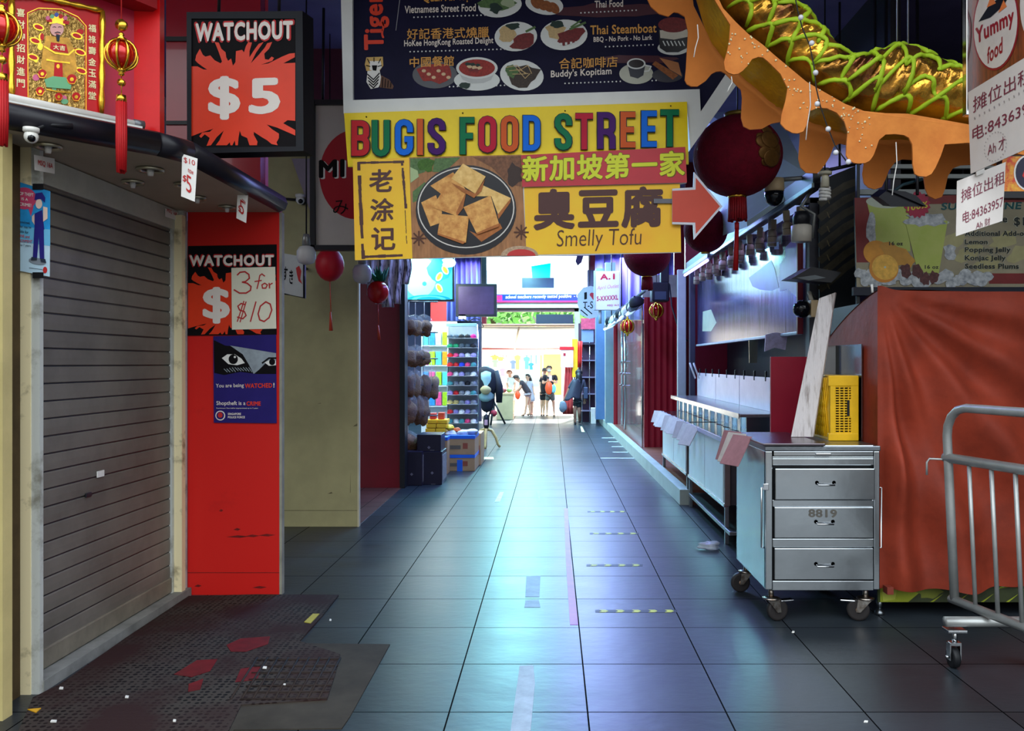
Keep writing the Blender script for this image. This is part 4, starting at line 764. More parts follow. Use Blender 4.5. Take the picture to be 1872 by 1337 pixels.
lw = MB(); st = [P(x, y, 4.5) for x, y in ((1447, -40), (1458, 18), (1467, 52), (1480, 82), (1488, 120), (1492, 160), (1500, 195), (1512, 230), (1526, 265), (1540, 285), (1551, 300))]
sl = thing('bead_light_string', 'black cable with small white bead lamps hanging across the dragon', 'string lights', tuple(st[-1])); part(sl, 'cable', MB().tube(st, .0035, 5), black())
for x, y in ((1464, 32), (1484, 79), (1491, 133), (1494, 190), (1514, 236), (1528, 279), (1551, 296)): part(sl, 'bead_lamp', MB().ball(P(x, y, 4.49), .0145, 12), M('bead_white', (226, 226, 232), .25))
for x, y, dy in ((1275, 45, 60), (1337, 140, 28), (1480, 150, 105), (1638, 260, 95)):
    p = P(x, y, 4.80-.24*(x-1260)/600-.004); single('white_string', MB().tube([p, p+Vector((.005, 0, -dy*.0012)), p+Vector((-.012, 0, -dy*.0022)), p+Vector((-.02, 0, -dy*.003))], .003, 5), white(), 'white tie string hanging from the orange dragon fringe', 'string', 'tie strings of the dragon')
# ================================================================== RIGHT-HAND STALLS
ORD = ['first', 'second', 'third', 'fourth', 'fifth', 'sixth', 'seventh', 'eighth', 'ninth', 'tenth', 'eleventh', 'twelfth', 'thirteenth', 'fourteenth']
st_ = steel(); std = M('dull_steel', (140, 146, 152), .34, 1, .3, 3, .08, 60)
# ---- drawer cart on casters
ct = thing('drawer_cart', 'stainless steel cart with three drawers on casters in front of the orange tarpaulin', 'cart', (1.655, 5.7, 0))
x0, x1, y0, y1, z0, z1 = 1.305, 2.005, 5.3, 6.13, .21, 1.06
zz = lambda y: H+(CY-y)*y0/F
xx = lambda x: (x-CX)*y0/F
part(ct, 'side_panel', MB().rbox(x0, x0+.03, y0, y1, z0, z1, .006), st_); part(ct, 'side_panel', MB().rbox(x1-.03, x1, y0, y1, z0, z1, .006), st_)
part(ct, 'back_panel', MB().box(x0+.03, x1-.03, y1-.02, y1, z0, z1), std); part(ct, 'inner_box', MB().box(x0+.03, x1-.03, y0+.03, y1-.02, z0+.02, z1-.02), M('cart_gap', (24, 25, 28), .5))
fr = MB().rbox(x0, xx(1412), y0-.006, y0+.03, z0, z1, .005).rbox(xx(1597), x1, y0-.006, y0+.03, z0, z1, .005)
for ya, yb in ((814, 824), (835, 838), (852, 862) if False else (838, 851), (914, 927), (985, 1001), (1062, 1080)): fr.rbox(xx(1412), xx(1597), y0-.004, y0+.03, zz(yb), zz(ya), .004)
part(ct, 'face_frame', fr, st_)
part(ct, 'top_panel', MB().rbox(x0-.005, x1+.004, y0-.012, y1+.01, z1, z1+.033, .006), std)
part(ct, 'folding_lid', MB().rbox(x0-.02, x0+.36, y0-.03, y1+.01, z1+.034, z1+.05, .004), M('smoky_steel', (120, 112, 118), .25, 1, .2))
def pull(parent, cx, z, w, y0=y0):
    part(parent, 'handle', MB().tube([(cx-w, y0-.012, z+.012), (cx-w*.95, y0-.035, z), (cx+w*.95, y0-.035, z), (cx+w, y0-.012, z+.012)], .0055, 8).lathe([(.012, -.012), (.012, -.006)], (cx-w, y0, z+.012), 12, 'Y').lathe([(.012, -.012), (.012, -.006)], (cx+w, y0, z+.012), 12, 'Y'), chrome())
tr = part(ct, 'tray', MB().rbox(xx(1414), xx(1596), y0-.008, y0+.2, zz(834), zz(825), .003), st_); part(tr, 'handle', MB().rbox(xx(1490), xx(1518), y0-.02, y0-.007, zz(832), zz(828), .003), chrome())
for i, (ya, yb) in enumerate(((856, 913), (927, 984), (1002, 1060))):
    d = part(ct, 'drawer', MB().rbox(xx(1415), xx(1596), y0-.012+(.0 if i else -.02), y0+.3, zz(yb), zz(ya), .005), st_); pull(d, xx(1506), zz((885, 957, 1034)[i]), .052, y0-(0 if i else .02))
    if i == 1:
        a = Art((0, y0-.0125, 0)); o_ = M('faded_number', (92, 88, 82), .6, var=.3, scale=60); a.text('8819', 1478, 946, 1530, 947, 15, o_, 1, .035); part(d, 'number', a, None, 'number painted on the middle drawer')
for sx, xm in ((-1, x0-.02), (1, x1+.016)):
    part(ct, 'side_rod', MB().tube([(xm-sx*.018, y0+.01, zz(892)), (xm, y0+.01, zz(892)), (xm, y0+.01, zz(1002)), (xm-sx*.018, y0+.01, zz(1002))], .006, 8), chrome())
part(ct, 'latch', MB().rbox(xx(1394), xx(1404), y0-.02, y0-.005, zz(896), zz(884), .003), chrome())
def caster(parent, x, y, r, w, ztop, rot, brake=True):
    m = Matrix.Translation((x, y, 0)) @ Matrix.Rotation(rot, 4, 'Z')
    fk = MB().lathe([(.018, r*2.05), (.016, ztop)], (0, 0, 0), 12).lathe([(.05, r*2.0), (.055, r*2.12), (.03, r*2.22)], (0, 0, 0), 16)
    for s in (-1, 1): fk.prism([(-.035, s*w*.75, r*2.0), (.045, s*w*.75, r*2.0), (.055, s*w*.75, r*.85), (.03, s*w*.75, r*.85)], (0, s*.006, 0))
    fk.xf(m); k = part(parent, 'caster', fk, M('caster_steel', (170, 166, 160), .3, 1, .4, 30, rgb2=(110, 92, 78)))
    wh = MB().use(M('rubber_tyre', (40, 36, 36), .6, var=.2)).lathe([(r*.78, -w*.5), (r*.95, -w*.5), (r, -w*.3), (r, w*.3), (r*.95, w*.5), (r*.78, w*.5)], (.042, 0, r), 24, 'Y'); wh.use(M('wheel_hub', (150, 120, 96), .4, .4, .3, 30)).lathe([(r*.78, -w*.45), (r*.3, -w*.3), (r*.18, -w*.62)], (.042, 0, r), 24, 'Y').lathe([(r*.78, w*.45), (r*.3, w*.3), (r*.18, w*.62)], (.042, 0, r), 24, 'Y')
    part(k, 'wheel', wh.xf(m))
    if brake: part(k, 'brake_pedal', MB().rbox(.06, .15, -.022, .022, r*1.72, r*1.9, .008).xf(m), chrome())
    return k
caster(ct, 1.355, 5.36, .068, .034, z0, math.radians(15)); caster(ct, 1.94, 5.36, .068, .034, z0, math.radians(165)); caster(ct, 1.355, 6.05, .068, .034, z0, math.radians(190), False); caster(ct, 1.94, 6.05, .068, .034, z0, math.radians(160), False)
# ---- things on the cart
zt = z1+.05
t = thing('timber_plank', 'weathered grey-white timber plank leaning upright on the steel cart', 'plank', (1.70, 5.9, zt))
a_, b_ = Vector((1.645, 5.70, zt)), Vector((1.815, 5.71, 2.047)); w_ = .072
fq = [Vector((a_.x-w_, a_.y, zt+.003)), Vector((a_.x+w_, a_.y, zt+.003)), b_+Vector((w_*.75, 0, .02)), b_+Vector((-w_*.75, 0, -.02))]
part(t, 'board', MB().hexa(fq, [q+Vector((.02, .04, 0)) for q in fq]), M('weathered_timber', (196, 190, 190), .7, var=.35, scale=5, stretch=(6, 6, .8), bump=.4, bscale=30, rgb2=(126, 114, 108), thr=(.3, .5)))
t = thing('plastic_crate', 'yellow plastic crate standing on its end on the steel cart', 'crate', (1.88, 5.85, z1+.033)); zc = z1+.034
ym = M('crate_yellow', (226, 176, 20), .42, var=.14, scale=8); cx0, cx1, cy0, cy1, cz0, cz1 = 1.805, 1.99, 5.62, 6.08, zc, zc+.425
mb = MB().use(ym).rbox(cx0, cx0+.02, cy0, cy1, cz0, cz1, .005)
mb.rbox(cx0-.012, cx1, cy0-.008, cy0+.02, cz0, cz0+.05, .006).rbox(cx0-.012, cx1, cy0-.008, cy0+.02, cz1-.07, cz1, .006).rbox(cx0, cx0+.035, cy0-.006, cy0+.015, cz0, cz1, .005).rbox(cx1-.05, cx1, cy0-.006, cy0+.015, cz0, cz1, .005)
mb.rbox(cx0+.11, cx1-.04, cy0-.005, cy0+.012, cz0+.155, cz0+.27, .004)
for k in range(5): mb.box(cx0+.03+k*.029, cx0+.036+k*.029, cy0-.003, cy0+.012, cz0+.04, cz1-.06)
for k in range(19): mb.box(cx0+.03, cx1-.045, cy0-.002, cy0+.01, cz0+.05+k*.0165, cz0+.0568+k*.0165)
mb.rbox(cx0, cx1, cy1-.03, cy1, cz0, cz1, .005).rbox(cx0, cx1, cy0, cy1, cz0, cz0+.012, .004).rbox(cx0, cx1, cy0, cy1, cz1-.014, cz1, .004)
part(t, 'shell', mb)
mb = MB()
for k in range(11):
    for s in (1, -1): 
        ya, yb = cy0+.02+k*.04, cy0+.02+(k+s*3)*.04
        if cy0 < yb < cy1: mb.tube([(cx0-.004, ya, cz0+.02), (cx0-.004, yb, cz1-.02)], .005, 4)
part(t, 'lattice_side', mb, ym); part(t, 'grip_slot', MB().box(cx1-.075, cx1-.06, cy0-.0062, cy0+.005, cz0+.16, cz0+.265), black())
part(t, 'shade_block', MB().box(cx0+.021, cx1-.004, cy0+.014, cy1-.035, cz0+.02, cz1-.02), M('crate_inside', (40, 28, 6), .7))  # solid dark block: shade behind the crate's holes put into its colour
q = [(1512, 634), (1571, 630), (1581, 806), (1516, 806)]
single('steel_sheet', MB().prism([(1.90, 6.10, zt-.016), (2.0, 6.10, zt-.016), (2.022, 6.06, zt-.016), (2.022, 5.64, zt-.016), (2.016, 5.64, zt-.016), (2.016, 6.055, zt-.016), (1.996, 6.094, zt-.016), (1.90, 6.094, zt-.016)], (0, 0, .63)), M('mirror_sheet', (176, 180, 184), .16, 1, .15, 3), 'bent stainless sheet standing behind the yellow crate', 'sheet')
single('maroon_board', MB().rbox(1.655, 2.0, 6.55, 6.58, 0, 1.648, .003), M('maroon_board', (150, 24, 48), .4, var=.2, scale=2), 'plain dark red board standing upright behind the timber plank', 'board')

# ---- steel counters with hanging cards
wp = M('bright_steel_panel', (226, 238, 242), .3, .3, .08, 3)
def counter(y0, y1, zf, label, name='steel_counter'):
    t = thing(name, label, 'counter', (1.8, (y0+y1)/2, zf)); X = 1.52; zt = .905
    part(t, 'worktop', MB().rbox(X-.02, 2.02, y0, y1, zt, zt+.03, .006), M('dark_worktop', (92, 98, 100), .12, .85, .2, 4))
    part(t, 'edge_strip', MB().rbox(X-.028, X-.018, y0-.005, y1, zt-.006, zt+.038, .003), M('lilac_steel', (190, 190, 230), .25, .9, .05))
    m = (y0+y1)/2
    for a, b in ((y0+.09, m-.012), (m+.012, y1-.03)): part(t, 'front_panel', MB().rbox(X, X+.015, a, b, .36, zt-.01, .004), wp)
    part(t, 'bottom_rail', MB().rbox(X-.01, X+.03, y0, y1, .325, .362, .005), st_)
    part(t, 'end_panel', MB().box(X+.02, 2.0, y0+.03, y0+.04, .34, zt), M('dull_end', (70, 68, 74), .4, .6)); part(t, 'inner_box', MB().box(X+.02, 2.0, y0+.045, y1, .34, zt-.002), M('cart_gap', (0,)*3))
    for a in (y0+.02, y1-.04):
        for xq in (X+.02, 1.98): part(t, 'leg', MB().rbox(xq-.018, xq+.018, a-.018, a+.018, zf, .34, .003), std)
    if zf == 0: part(t, 'lower_shelf', MB().rbox(X, 2.0, y0-.2, y1, .115, .15, .004), std)
    part(t, 'corner_post', MB().rbox(X-.004, X+.045, y0-.02, y0+.05, .34, zt, .004), M('bronze_post', (120, 104, 104), .4, .7)); return t
counter(7.62, 9.66, 0, 'nearer steel counter with bright panels, standing on the dark tiles behind the cart'); counter(9.78, 11.95, .168, 'farther steel counter with bright panels, standing on the raised platform')
def card(x, y, z, w, h, tilt, yaw, label, m, grp='price cards of the counter'):
    o = single('price_card', MB().rbox(-w/2, w/2, -.004, .004, -h, 0, .002), m, label, 'price card', grp); 
    me = o.data; org = Vector(o.location); me.transform(Matrix.Translation(org)); o.location = (x, y, z); o.rotation_euler = (tilt, 0, yaw); return o
cm1 = M('card_grey', (206, 196, 190), .6, var=.15, scale=14); cm2 = M('card_rose', (170, 120, 126), .6, var=.2, scale=10)
for i in range(9):
    y = 11.9-i*.36; card(1.470+.004*(i % 2), y, .942, .22, .20-.03*(i == 0)+.03*(i == 8), math.radians(-20-6*(i % 3)), math.radians(-60-5*((i*2) % 3)), ('%s price card from the far end on the edge of the steel counters' % ORD[i]), cm1)
for i, (x, y) in enumerate(((1.272, 6.10), (1.266, 5.92), (1.258, 5.72))): card(x, y, 1.12, .2, .22, math.radians(-20-5*i), math.radians(-66), ('%s of three price cards from the back on the cart edge' % ORD[i]), (cm2, cm1, cm2)[i], 'price cards of the cart')
# ---- raised shelf, white screens
t = thing('serving_shelf', 'raised stainless serving shelf on a riser behind the counters', 'shelf', (2.2, 10, .935))
part(t, 'shelf_top', MB().rbox(1.72, 2.42, 7.95, 12.5, 1.10, 1.13, .006), M('pinkish_steel', (170, 160, 168), .25, .8, .15)); part(t, 'edge_lip', MB().rbox(1.712, 1.722, 7.95, 12.5, 1.085, 1.135, .002), st_)
rs = MB()
rs.grid(lambda u, v: (1.80+.012*math.sin(u*70), 7.95+u*4.4, .94+v*.16), 120, 2); part(t, 'riser', rs, M('bright_riser', (190, 200, 208), .18, 1, .1)); part(t, 'end_riser', MB().box(1.78, 2.02, 7.93, 7.95, .94, 1.1), st_)
for i in range(3):
    ya = 8.3+i*1.42; t = thing('white_screen', ('nearest', 'middle', 'farthest')[i]+' of three white acrylic screens clipped along the serving shelf', 'screen', (2.1, ya+.75, 1.13), 'acrylic screens')
    part(t, 'sheet', MB().rbox(2.1, 2.106, ya, ya+1.40, 1.131, 1.46, .002), M('acrylic_white', (214, 204, 208), .25, var=.08))
    for k in (.2, .68, 1.16): part(t, 'clip', MB().rbox(2.094, 2.112, ya+k, ya+k+.03, 1.42, 1.52, .004), black())
for k, xk in enumerate((1263, 1270)): single('white_stick', MB().tube([P(xk+8, 692, 12.9-.7), P(xk-2, 664, 12.9-.75)], .012, 6), white(), ('left', 'right')[k]+' of two white sticks leaning above the far end of the screens', 'stick', 'white sticks')
struct(MB().box(2.0, 5.0, 13.0, 13.1, .168, 4.62).build('wall_right_side', wm)); struct(MB().box(2.62, 2.7, 6.7, 12.95, 0, 4.62).build('wall_right_back', M('ink_wall', (28, 26, 36), .5, var=.2)))
struct(MB().rbox(1.87, 2.0, 12.92, 12.99, .168, 3.0, .01).build('trim_8', M('pale_green_post', (190, 200, 184), .45, var=.1)))
# ---- glossy display board, roof beam, plugs
t = thing('display_board', 'streaky reflective display board with a painted violet reflection over the counters', 'board', (2.13, 10, 1.85))
part(t, 'panel', MB().rbox(2.127, 2.16, 7.5, 12.7, 1.87, 2.92, .004), M('streaky_mirror', (104, 98, 140), .16, .6, .7, 3, stretch=(1, 7, .6), rgb2=(40, 40, 56), thr=(.38, .6)))
part(t, 'bottom_rail', MB().rbox(2.11, 2.165, 7.48, 12.72, 1.845, 1.872, .004), M('rail_pale', (186, 204, 204), .3)); part(t, 'side_rail', MB().rbox(2.115, 2.165, 7.46, 7.5, 1.85, 2.95, .003), M('rail_red', (110, 24, 40), .4))
a = Art((2.126, 10, 2), (-1, 0, 0)); vf = M('violet_reflection', (150, 140, 250), .3, var=.12, scale=3); a.poly([(1369, 508), (1390, 492), (1410, 476), (1416, 490), (1420, 508), (1424, 526), (1410, 532), (1390, 530), (1376, 524)], vf, 1); a.poly([(1458, 446), (1458, 545), (1448, 536), (1440, 528), (1426, 534), (1426, 484), (1436, 470), (1436, 452), (1446, 442)], vf, 1); a.poly([(1398, 443), (1408, 441), (1408, 452), (1399, 456)], vf, 1); a.poly([(1415, 444), (1424, 442), (1424, 456), (1416, 456)], vf, 1); part(t, 'painted_patch', a); a = Art((2.126, 10, 2), (-1, 0, 0)); a.poly([(1285, 570), (1300, 566), (1310, 590), (1300, 606), (1284, 606)], M('film_green', (190, 210, 170), .3), 1); part(t, 'painted_patch', a)  # violet patches are an LED reflection painted onto the board
t = thing('stall_roof_frame', 'dark beam with a pale lower edge along the stall roof above the display board', 'roof frame', (1.97, 9.5, 2.9)); part(t, 'beam', MB().rbox(1.93, 2.05, 6.4, 12.5, 2.93, 3.05, .006), dark()); part(t, 'lower_edge', MB().rbox(1.92, 1.94, 6.4, 12.5, 2.90, 2.935, .003), M('edge_pale', (120, 134, 130), .3, .4)); part(t, 'post', MB().rbox(2.17, 2.34, 7.3, 7.42, 0, 3.0, .006), M('grey_post', (72, 72, 80), .5)); part(t, 'cross_arm', MB().rbox(2.0, 2.30, 7.3, 7.4, 2.95, 3.0, .004), dark()); part(t, 'post', MB().rbox(2.02, 2.1, 12.7, 12.8, .168, 3.0, .006), M('grey_post', (0,)*3))
part(t, 'wall_arm', MB().rbox(2.02, 2.62, 9.5, 9.56, 2.96, 3.02, .004), dark())
plug = None; bei = M('beige_plug', (176, 160, 134), .5, var=.1)
k = 0
for i in range(11):
    y = 12.0-i*.46
    for j in range(2):
        if j and i % 3 == 0: continue
        z = 2.90-j*.0; x = 2.0+j*.07; yy = y-j*.2
        if plug is None:
            plug = thing('plug_lamp_holder', 'beige lamp holder plugged into the row under the roof beam', 'lamp holder', (x, yy, z), 'lamp holders under the beam'); c = Vector((x, yy, z))
            part(plug, 'plug', MB().rbox(x-.028, x+.028, yy-.03, yy+.03, z-.085, z+.005, .006), bei); part(plug, 'socket', MB().lathe([(.022, -.085), (.03, -.1), (.04, -.105), (.042, -.2), (.03, -.205)], c, 14), bei); part(plug, 'band', MB().lathe([(.0435, -.15), (.0435, -.158)], c, 14, cap=False), M('plug_band', (120, 108, 90), .5))
        else: dup(plug, (x, yy, z), rot=(0, R.uniform(-.08, .08), R.uniform(-.3, .3)))
def mounted(name, label, cat): pass
t = thing('violet_tube_light', 'violet tube light strip under the far end of the roof beam', 'light', tuple(P(1265, 485, 12))); part(t, 'tube', MB().tube([(1.9, 12.4, 2.86), (1.9, 10.6, 2.86)], .02, 8), M('violet_glow', (170, 160, 255), .3, var=0, emit=3)); part(t, 'housing', MB().rbox(1.88, 1.93, 10.5, 12.5, 2.88, 2.93, .004), M('grey_cap', (0,)*3))
# ---- cameras and lamps on the right
def dome2(x, y, Y, label, r=.075):
    c = P(x, y, Y); t = thing('dome_camera', label, 'camera', tuple(c)); part(t, 'base', MB().lathe([(r*1.0, .1), (r*1.05, .02), (r*1.0, 0)], c, 20), M('tan_plastic', (176, 152, 116), .5)); part(t, 'dome', MB().lathe([(r, 0), (r*.98, -r*.5), (r*.75, -r*1.1), (r*.4, -r*1.4), (r*.02, -r*1.5)], c, 20), M('dome_black', (14, 16, 22), .12)); return t, c
t, c = dome2(1415, 351, 6.7, 'black dome camera with a tan base below the large crimson lantern'); part(t, 'arm', MB().tube([c+Vector((0, 0, .09)), c+Vector((.25, 0, .11)), (1.99, 6.7, 2.97)], .018, 8), M('cast_grey', (120, 122, 120), .4, .5))
t = thing('bullet_camera', 'white and black cylinder camera hanging at the near end of the roof beam', 'camera', tuple(P(1465, 440, 6.6))); c = P(1465, 416, 6.6)
part(t, 'body', MB().lathe([(.075, -.11), (.078, .01), (.06, .02)], c, 20), M('cam_grey', (186, 180, 168), .4)); part(t, 'hood', MB().lathe([(.062, .02), (.066, .08), (.05, .12)], c, 20), dark()); part(t, 'bracket', MB().tube([c+Vector((.08, .0, -.08)), c+Vector((.1, 0, .1)), c+Vector((0, 0, .16)), (1.99, 6.6, 2.94)], .016, 8), M('cast_grey', (0,)*3))
t = thing('dome_camera', 'small black dome camera facing left on a white arm beside the timber plank', 'camera', tuple(P(1465, 575, 7.05))); c = P(1466, 565, 7.05); part(t, 'dome', MB().ball(c, .075, 16), M('dome_black', (0,)*3)); part(t, 'base', MB().rbox(c.x+.06, c.x+.12, c.y-.05, c.y+.05, c.z-.07, c.z+.07, .006), M('tan_plastic', (0,)*3)); part(t, 'arm', MB().tube([c+Vector((.08, 0, .06)), c+Vector((.06, 0, .13)), c+Vector((.2, .2, .05))], .018, 8), M('cam_grey', (0,)*3))
t = thing('spiral_bulb', 'white spiral energy-saving bulb hanging left of the dragon fringe', 'bulb', tuple(P(1507, 362, 6.3))); c = P(1508, 332, 6.3)
sp = MB().tube([c+Vector((.034*math.cos(q*.55), .034*math.sin(q*.55), -.045-q*.0021)) for q in range(44)], .011, 6); part(t, 'coil', sp, white()); part(t, 'base', MB().lathe([(.022, .05), (.03, .03), (.032, -.04)], c, 14), M('cream_base', (206, 200, 176), .4)); part(t, 'holder', MB().lathe([(.05, .07), (.05, .05), (.02, .05)], c, 14), M('cream_base', (0,)*3)); part(t, 'flex', MB().tube([c+Vector((0, 0, .07)), (c.x, c.y, 4.61)], .006, 5), black())
t = thing('flat_floodlight', 'flat dark floodlight tilted on the grey post above the timber plank', 'light', tuple(P(1500, 505, 6.9))); q = [(1446, 510), (1484, 488), (1538, 498), (1520, 517)]; part(t, 'housing', MB().hexa([P(x, y, 6.8) for x, y in q][::-1], [P(x, y+4, 6.8)+Vector((0, .3, .03)) for x, y in q][::-1]), dark()); part(t, 'lens', MB().prism([P(x, y, 6.795) for x, y in ((1456, 508), (1490, 503), (1510, 508), (1478, 513))], (0, .004, 0)), M('lens_grey', (104, 112, 116), .2)); part(t, 'bracket', MB().tube([P(1490, 505, 7.0), P(1490, 505, 7.35)], .02, 6), dark())
t = thing('floodlight', 'black floodlight hanging in front of the juice banner', 'light', tuple(P(1650, 378, 6.2))); q = [(1606, 360), (1623, 347), (1655, 351), (1676, 358), (1694, 378), (1630, 378)]; part(t, 'housing', MB().hexa([P(x, y, 6.1) for x, y in (q[0], q[5], q[4], q[1])], [P(x, y-4, 6.1)+Vector((0, .16, .02)) for x, y in (q[0], q[5], q[4], q[1])]), M('flood_black', (20, 22, 34), .4)); part(t, 'reflector_hood', MB().hexa([P(x, y, 6.08) for x, y in ((1623, 347), (1694, 378), (1676, 358), (1655, 350))], [P(x, y, 6.2) for x, y in ((1623, 347), (1694, 378), (1676, 358), (1655, 350))]), M('flood_black', (0,)*3))
for x in (1620, 1677): part(t, 'yoke', MB().tube([P(x, 356, 6.15), P(x, 325, 6.2), Vector((P(x, 325, 6.2).x, 6.2, 4.61))], .012, 6), black())
part(t, 'cable', MB().tube([P(1634, 350, 6.2), P(1650, 338, 6.22), P(1686, 328, 6.24)], .012, 6), M('cable_teal', (40, 66, 74), .5))
# ---- pale canopy sheet above the stall
q = [(1290, 212), (1420, 214), (1481, 330), (1464, 347), (1366, 415), (1296, 440)]; dep = [9.4, 8.8, 7.2, 7.1, 7.4, 9.2]
single('translucent_canopy', MB().prism([P(x, y, d) for (x, y), d in zip(q, dep)], (0, .02, .05)), M('canopy_aqua', (206, 232, 234), .5, var=.12, scale=2), 'pale aqua canopy sheet behind the large crimson lantern', 'canopy')
# ---- pale rails and juice banner
Yj = 6.6
t = thing('juice_banner', 'wide sugarcane juice menu banner with two green cups above the orange tarpaulin', 'banner', tuple(P(1720, 524, Yj)))
jb = [(1562, 362), (1930, 352), (1930, 526), (1566, 526)]; part(t, 'backing', MB().prism([P(x, y, Yj+.002) for x, y in jb], (0, .02, 0)), dark())
a = Art((0, Yj, 0)); a.poly(jb, M('banner_taupe', (150, 142, 118), .5, var=.25, scale=3), 0); a.poly([(1562, 362), (1930, 352), (1930, 368), (1590, 376), (1588, 480), (1566, 480)], M('banner_red', (122, 44, 44), .5, var=.2), 1); a.rect(1808, 500, 1930, 519, M('banner_red', (0,)*3), 1)
for i in range(6): a.blob(1740+i*32, 440+(i % 3)*22, 26, 14, M('cane_pale', (166, 160, 116), .5, var=.2), 1, rot=-20)
cu_ = M('cup_green', (150, 166, 70), .4, var=.25, scale=5, rgb2=(176, 184, 100)); ic = M('ice_print', (186, 190, 192), .4, var=.35, scale=30, rgb2=(120, 126, 134)); ora = M('orange_print', (214, 146, 44), .4, var=.2, scale=10)
a.poly([(1585, 372), (1660, 374), (1664, 460), (1604, 452)], cu_, 2); a.ell(1616, 370, 33, 11, M('cup_lip', (182, 190, 170), .3), 2, rot=3); a.blob(1592, 420, 9, 30, ic, 2)
a.poly([(1654, 404), (1732, 404), (1715, 503), (1677, 496)], cu_, 5); a.blob(1694, 402, 40, 12, ic, 6, 20); a.ell(1693, 407, 42, 7, M('cup_lip', (0,)*3), 4)
a.ell(1602, 462, 24, 22, ora, 3, rot=15); a.blob(1640, 468, 34, 17, M('mango_print', (190, 138, 50), .4, var=.2, scale=8), 3, rot=28); a.blob(1736, 460, 11, 16, ic, 3)
for i in range(26): a.blob(1572+i*9.2 if i < 14 else 1716+(i-14)*8, R.uniform(500, 520), 11, 10, ic, 6, 10)
a.ell(1615, 491, 27, 26, M('orange_peel', (200, 130, 40), .4), 7, rot=20); a.ell(1617, 489, 24, 23, M('orange_flesh', (226, 174, 70), .4, var=.25, scale=30), 8, rot=20); a.ell(1617, 489, 2, 2, M('cup_lip', (0,)*3), 9)
for x, y in ((1655, 496), (1676, 496), (1690, 510), (1706, 508)): a.blob(x, y, 10, 12, M('plum_print', (92, 52, 52), .5, var=.5, scale=60), 7)
pts = []
for k in range(32): r_ = 25 if k % 2 else 21; pts.append((1676+r_*math.cos(k*PI/16), 375+r_*math.sin(k*PI/16)))
a.poly(pts, M('burst_crimson', (160, 16, 60), .4), 7); a.text('100%', 1658, 387, 1695, 380, 12, M('burst_yellow', (206, 190, 60), .5), 8, .03)
tg = M('juice_teal', (12, 74, 76), .5); jk = M('juice_black', (36, 40, 36), .5); jw = M('juice_halo', (196, 200, 184), .5)
a.text('SUGARCANE JUICE', 1719, 388, 1935, 386, 17, jw, 3, .05, .15); a.text('SUGARCANE JUICE', 1719, 388, 1935, 386, 17, tg, 4, .035, .15)
for t_, xa, xb, y, h_ in (('Price', 1800, 1841, 407, 13), ('$1.50', 1853, 1905, 415, 18), ('Additional Add-ons', 1763, 1885, 432, 10), ('Lemon', 1763, 1805, 447, 9), ('Popping Jelly', 1763, 1847, 464, 12), ('Konjac Jelly', 1763, 1838, 479, 12), ('Seedless Plums', 1763, 1862, 492, 10), ('16 oz', 1625, 449, 449, 7), ('16 oz', 1690, 492, 492, 7)):
    if t_ == '16 oz': xa, xb = (1625, 1650) if y == 449 else (1690, 1715)
    a.text(t_, xa-.6, y+.6, xb+.6, y+.6, h_+1.2, jw, 3, .04) if t_ != '16 oz' else None
    a.text(t_, xa, y, xb, y, h_, jk, 4, .03)
part(t, 'printed_sheet', a)
part(t, 'post', MB().rbox(P(1566, 0, 6.63).x, P(1572, 0, 6.63).x, 6.625, 6.66, 0, P(0, 300, 6.63).z, .003), dark())
part(t, 'valance', MB().rbox(P(1560, 0, Yj).x, P(1930, 0, Yj).x, Yj-.01, Yj+.04, P(0, 541, Yj).z, P(0, 525, Yj).z, .004), M('valance_navy', (30, 34, 48), .5))
rl = thing('ceiling_rail', 'pale slatted ceiling rails above the juice banner', 'rail', tuple(P(1680, 355, 6.7)))
for ya, yb, xa in ((346, 356, 1568), (318, 326, 1588), (300, 308, 1600)): part(rl, 'slat', MB().rbox(P(xa, 0, 6.68).x, P(1930, 0, 6.68).x, 6.68, 6.72, P(0, yb, 6.68).z, P(0, ya, 6.68).z, .004), M('rail_grey', (150, 156, 154), .5))
for x in (1600, 1760, 1900): part(rl, 'drop_rod', MB().tube([P(x, 350, 6.72), Vector((P(x, 350, 6.72).x, 6.72, 4.61))], .01, 6), black())
t = thing('cane_banner', 'dark narrow banner with diagonal cane stalks left of the juice banner', 'banner', tuple(P(1530, 530, 7.2))); part(t, 'cloth', MB().prism([P(x, y, 7.2) for x, y in ((1498, 330), (1572, 300), (1572, 620), (1498, 620))], (0, .02, 0)), M('cane_dark', (24, 30, 36), .5))
a = Art((0, 7.2, 0))
for i in range(7): a.line([(1500, 372+i*26), (1520, 356+i*26), (1545, 340+i*25), (1566, 332+i*24)], 13, M('cane_stalk', (70, 64, 50), .5, var=.5, scale=10), 1); a.line([(1512, 362+i*26), (1516, 372+i*26)], 2, M('cane_node', (110, 100, 70), .5), 2)
part(t, 'printed_canes', a)
part(t, 'rail', MB().tube([P(1496, 315, 7.21), P(1574, 298, 7.21)], .015, 6).tube([P(1535, 306, 7.21), Vector((P(1535, 306, 7.21).x, 7.21, 4.61))], .01, 6), dark())

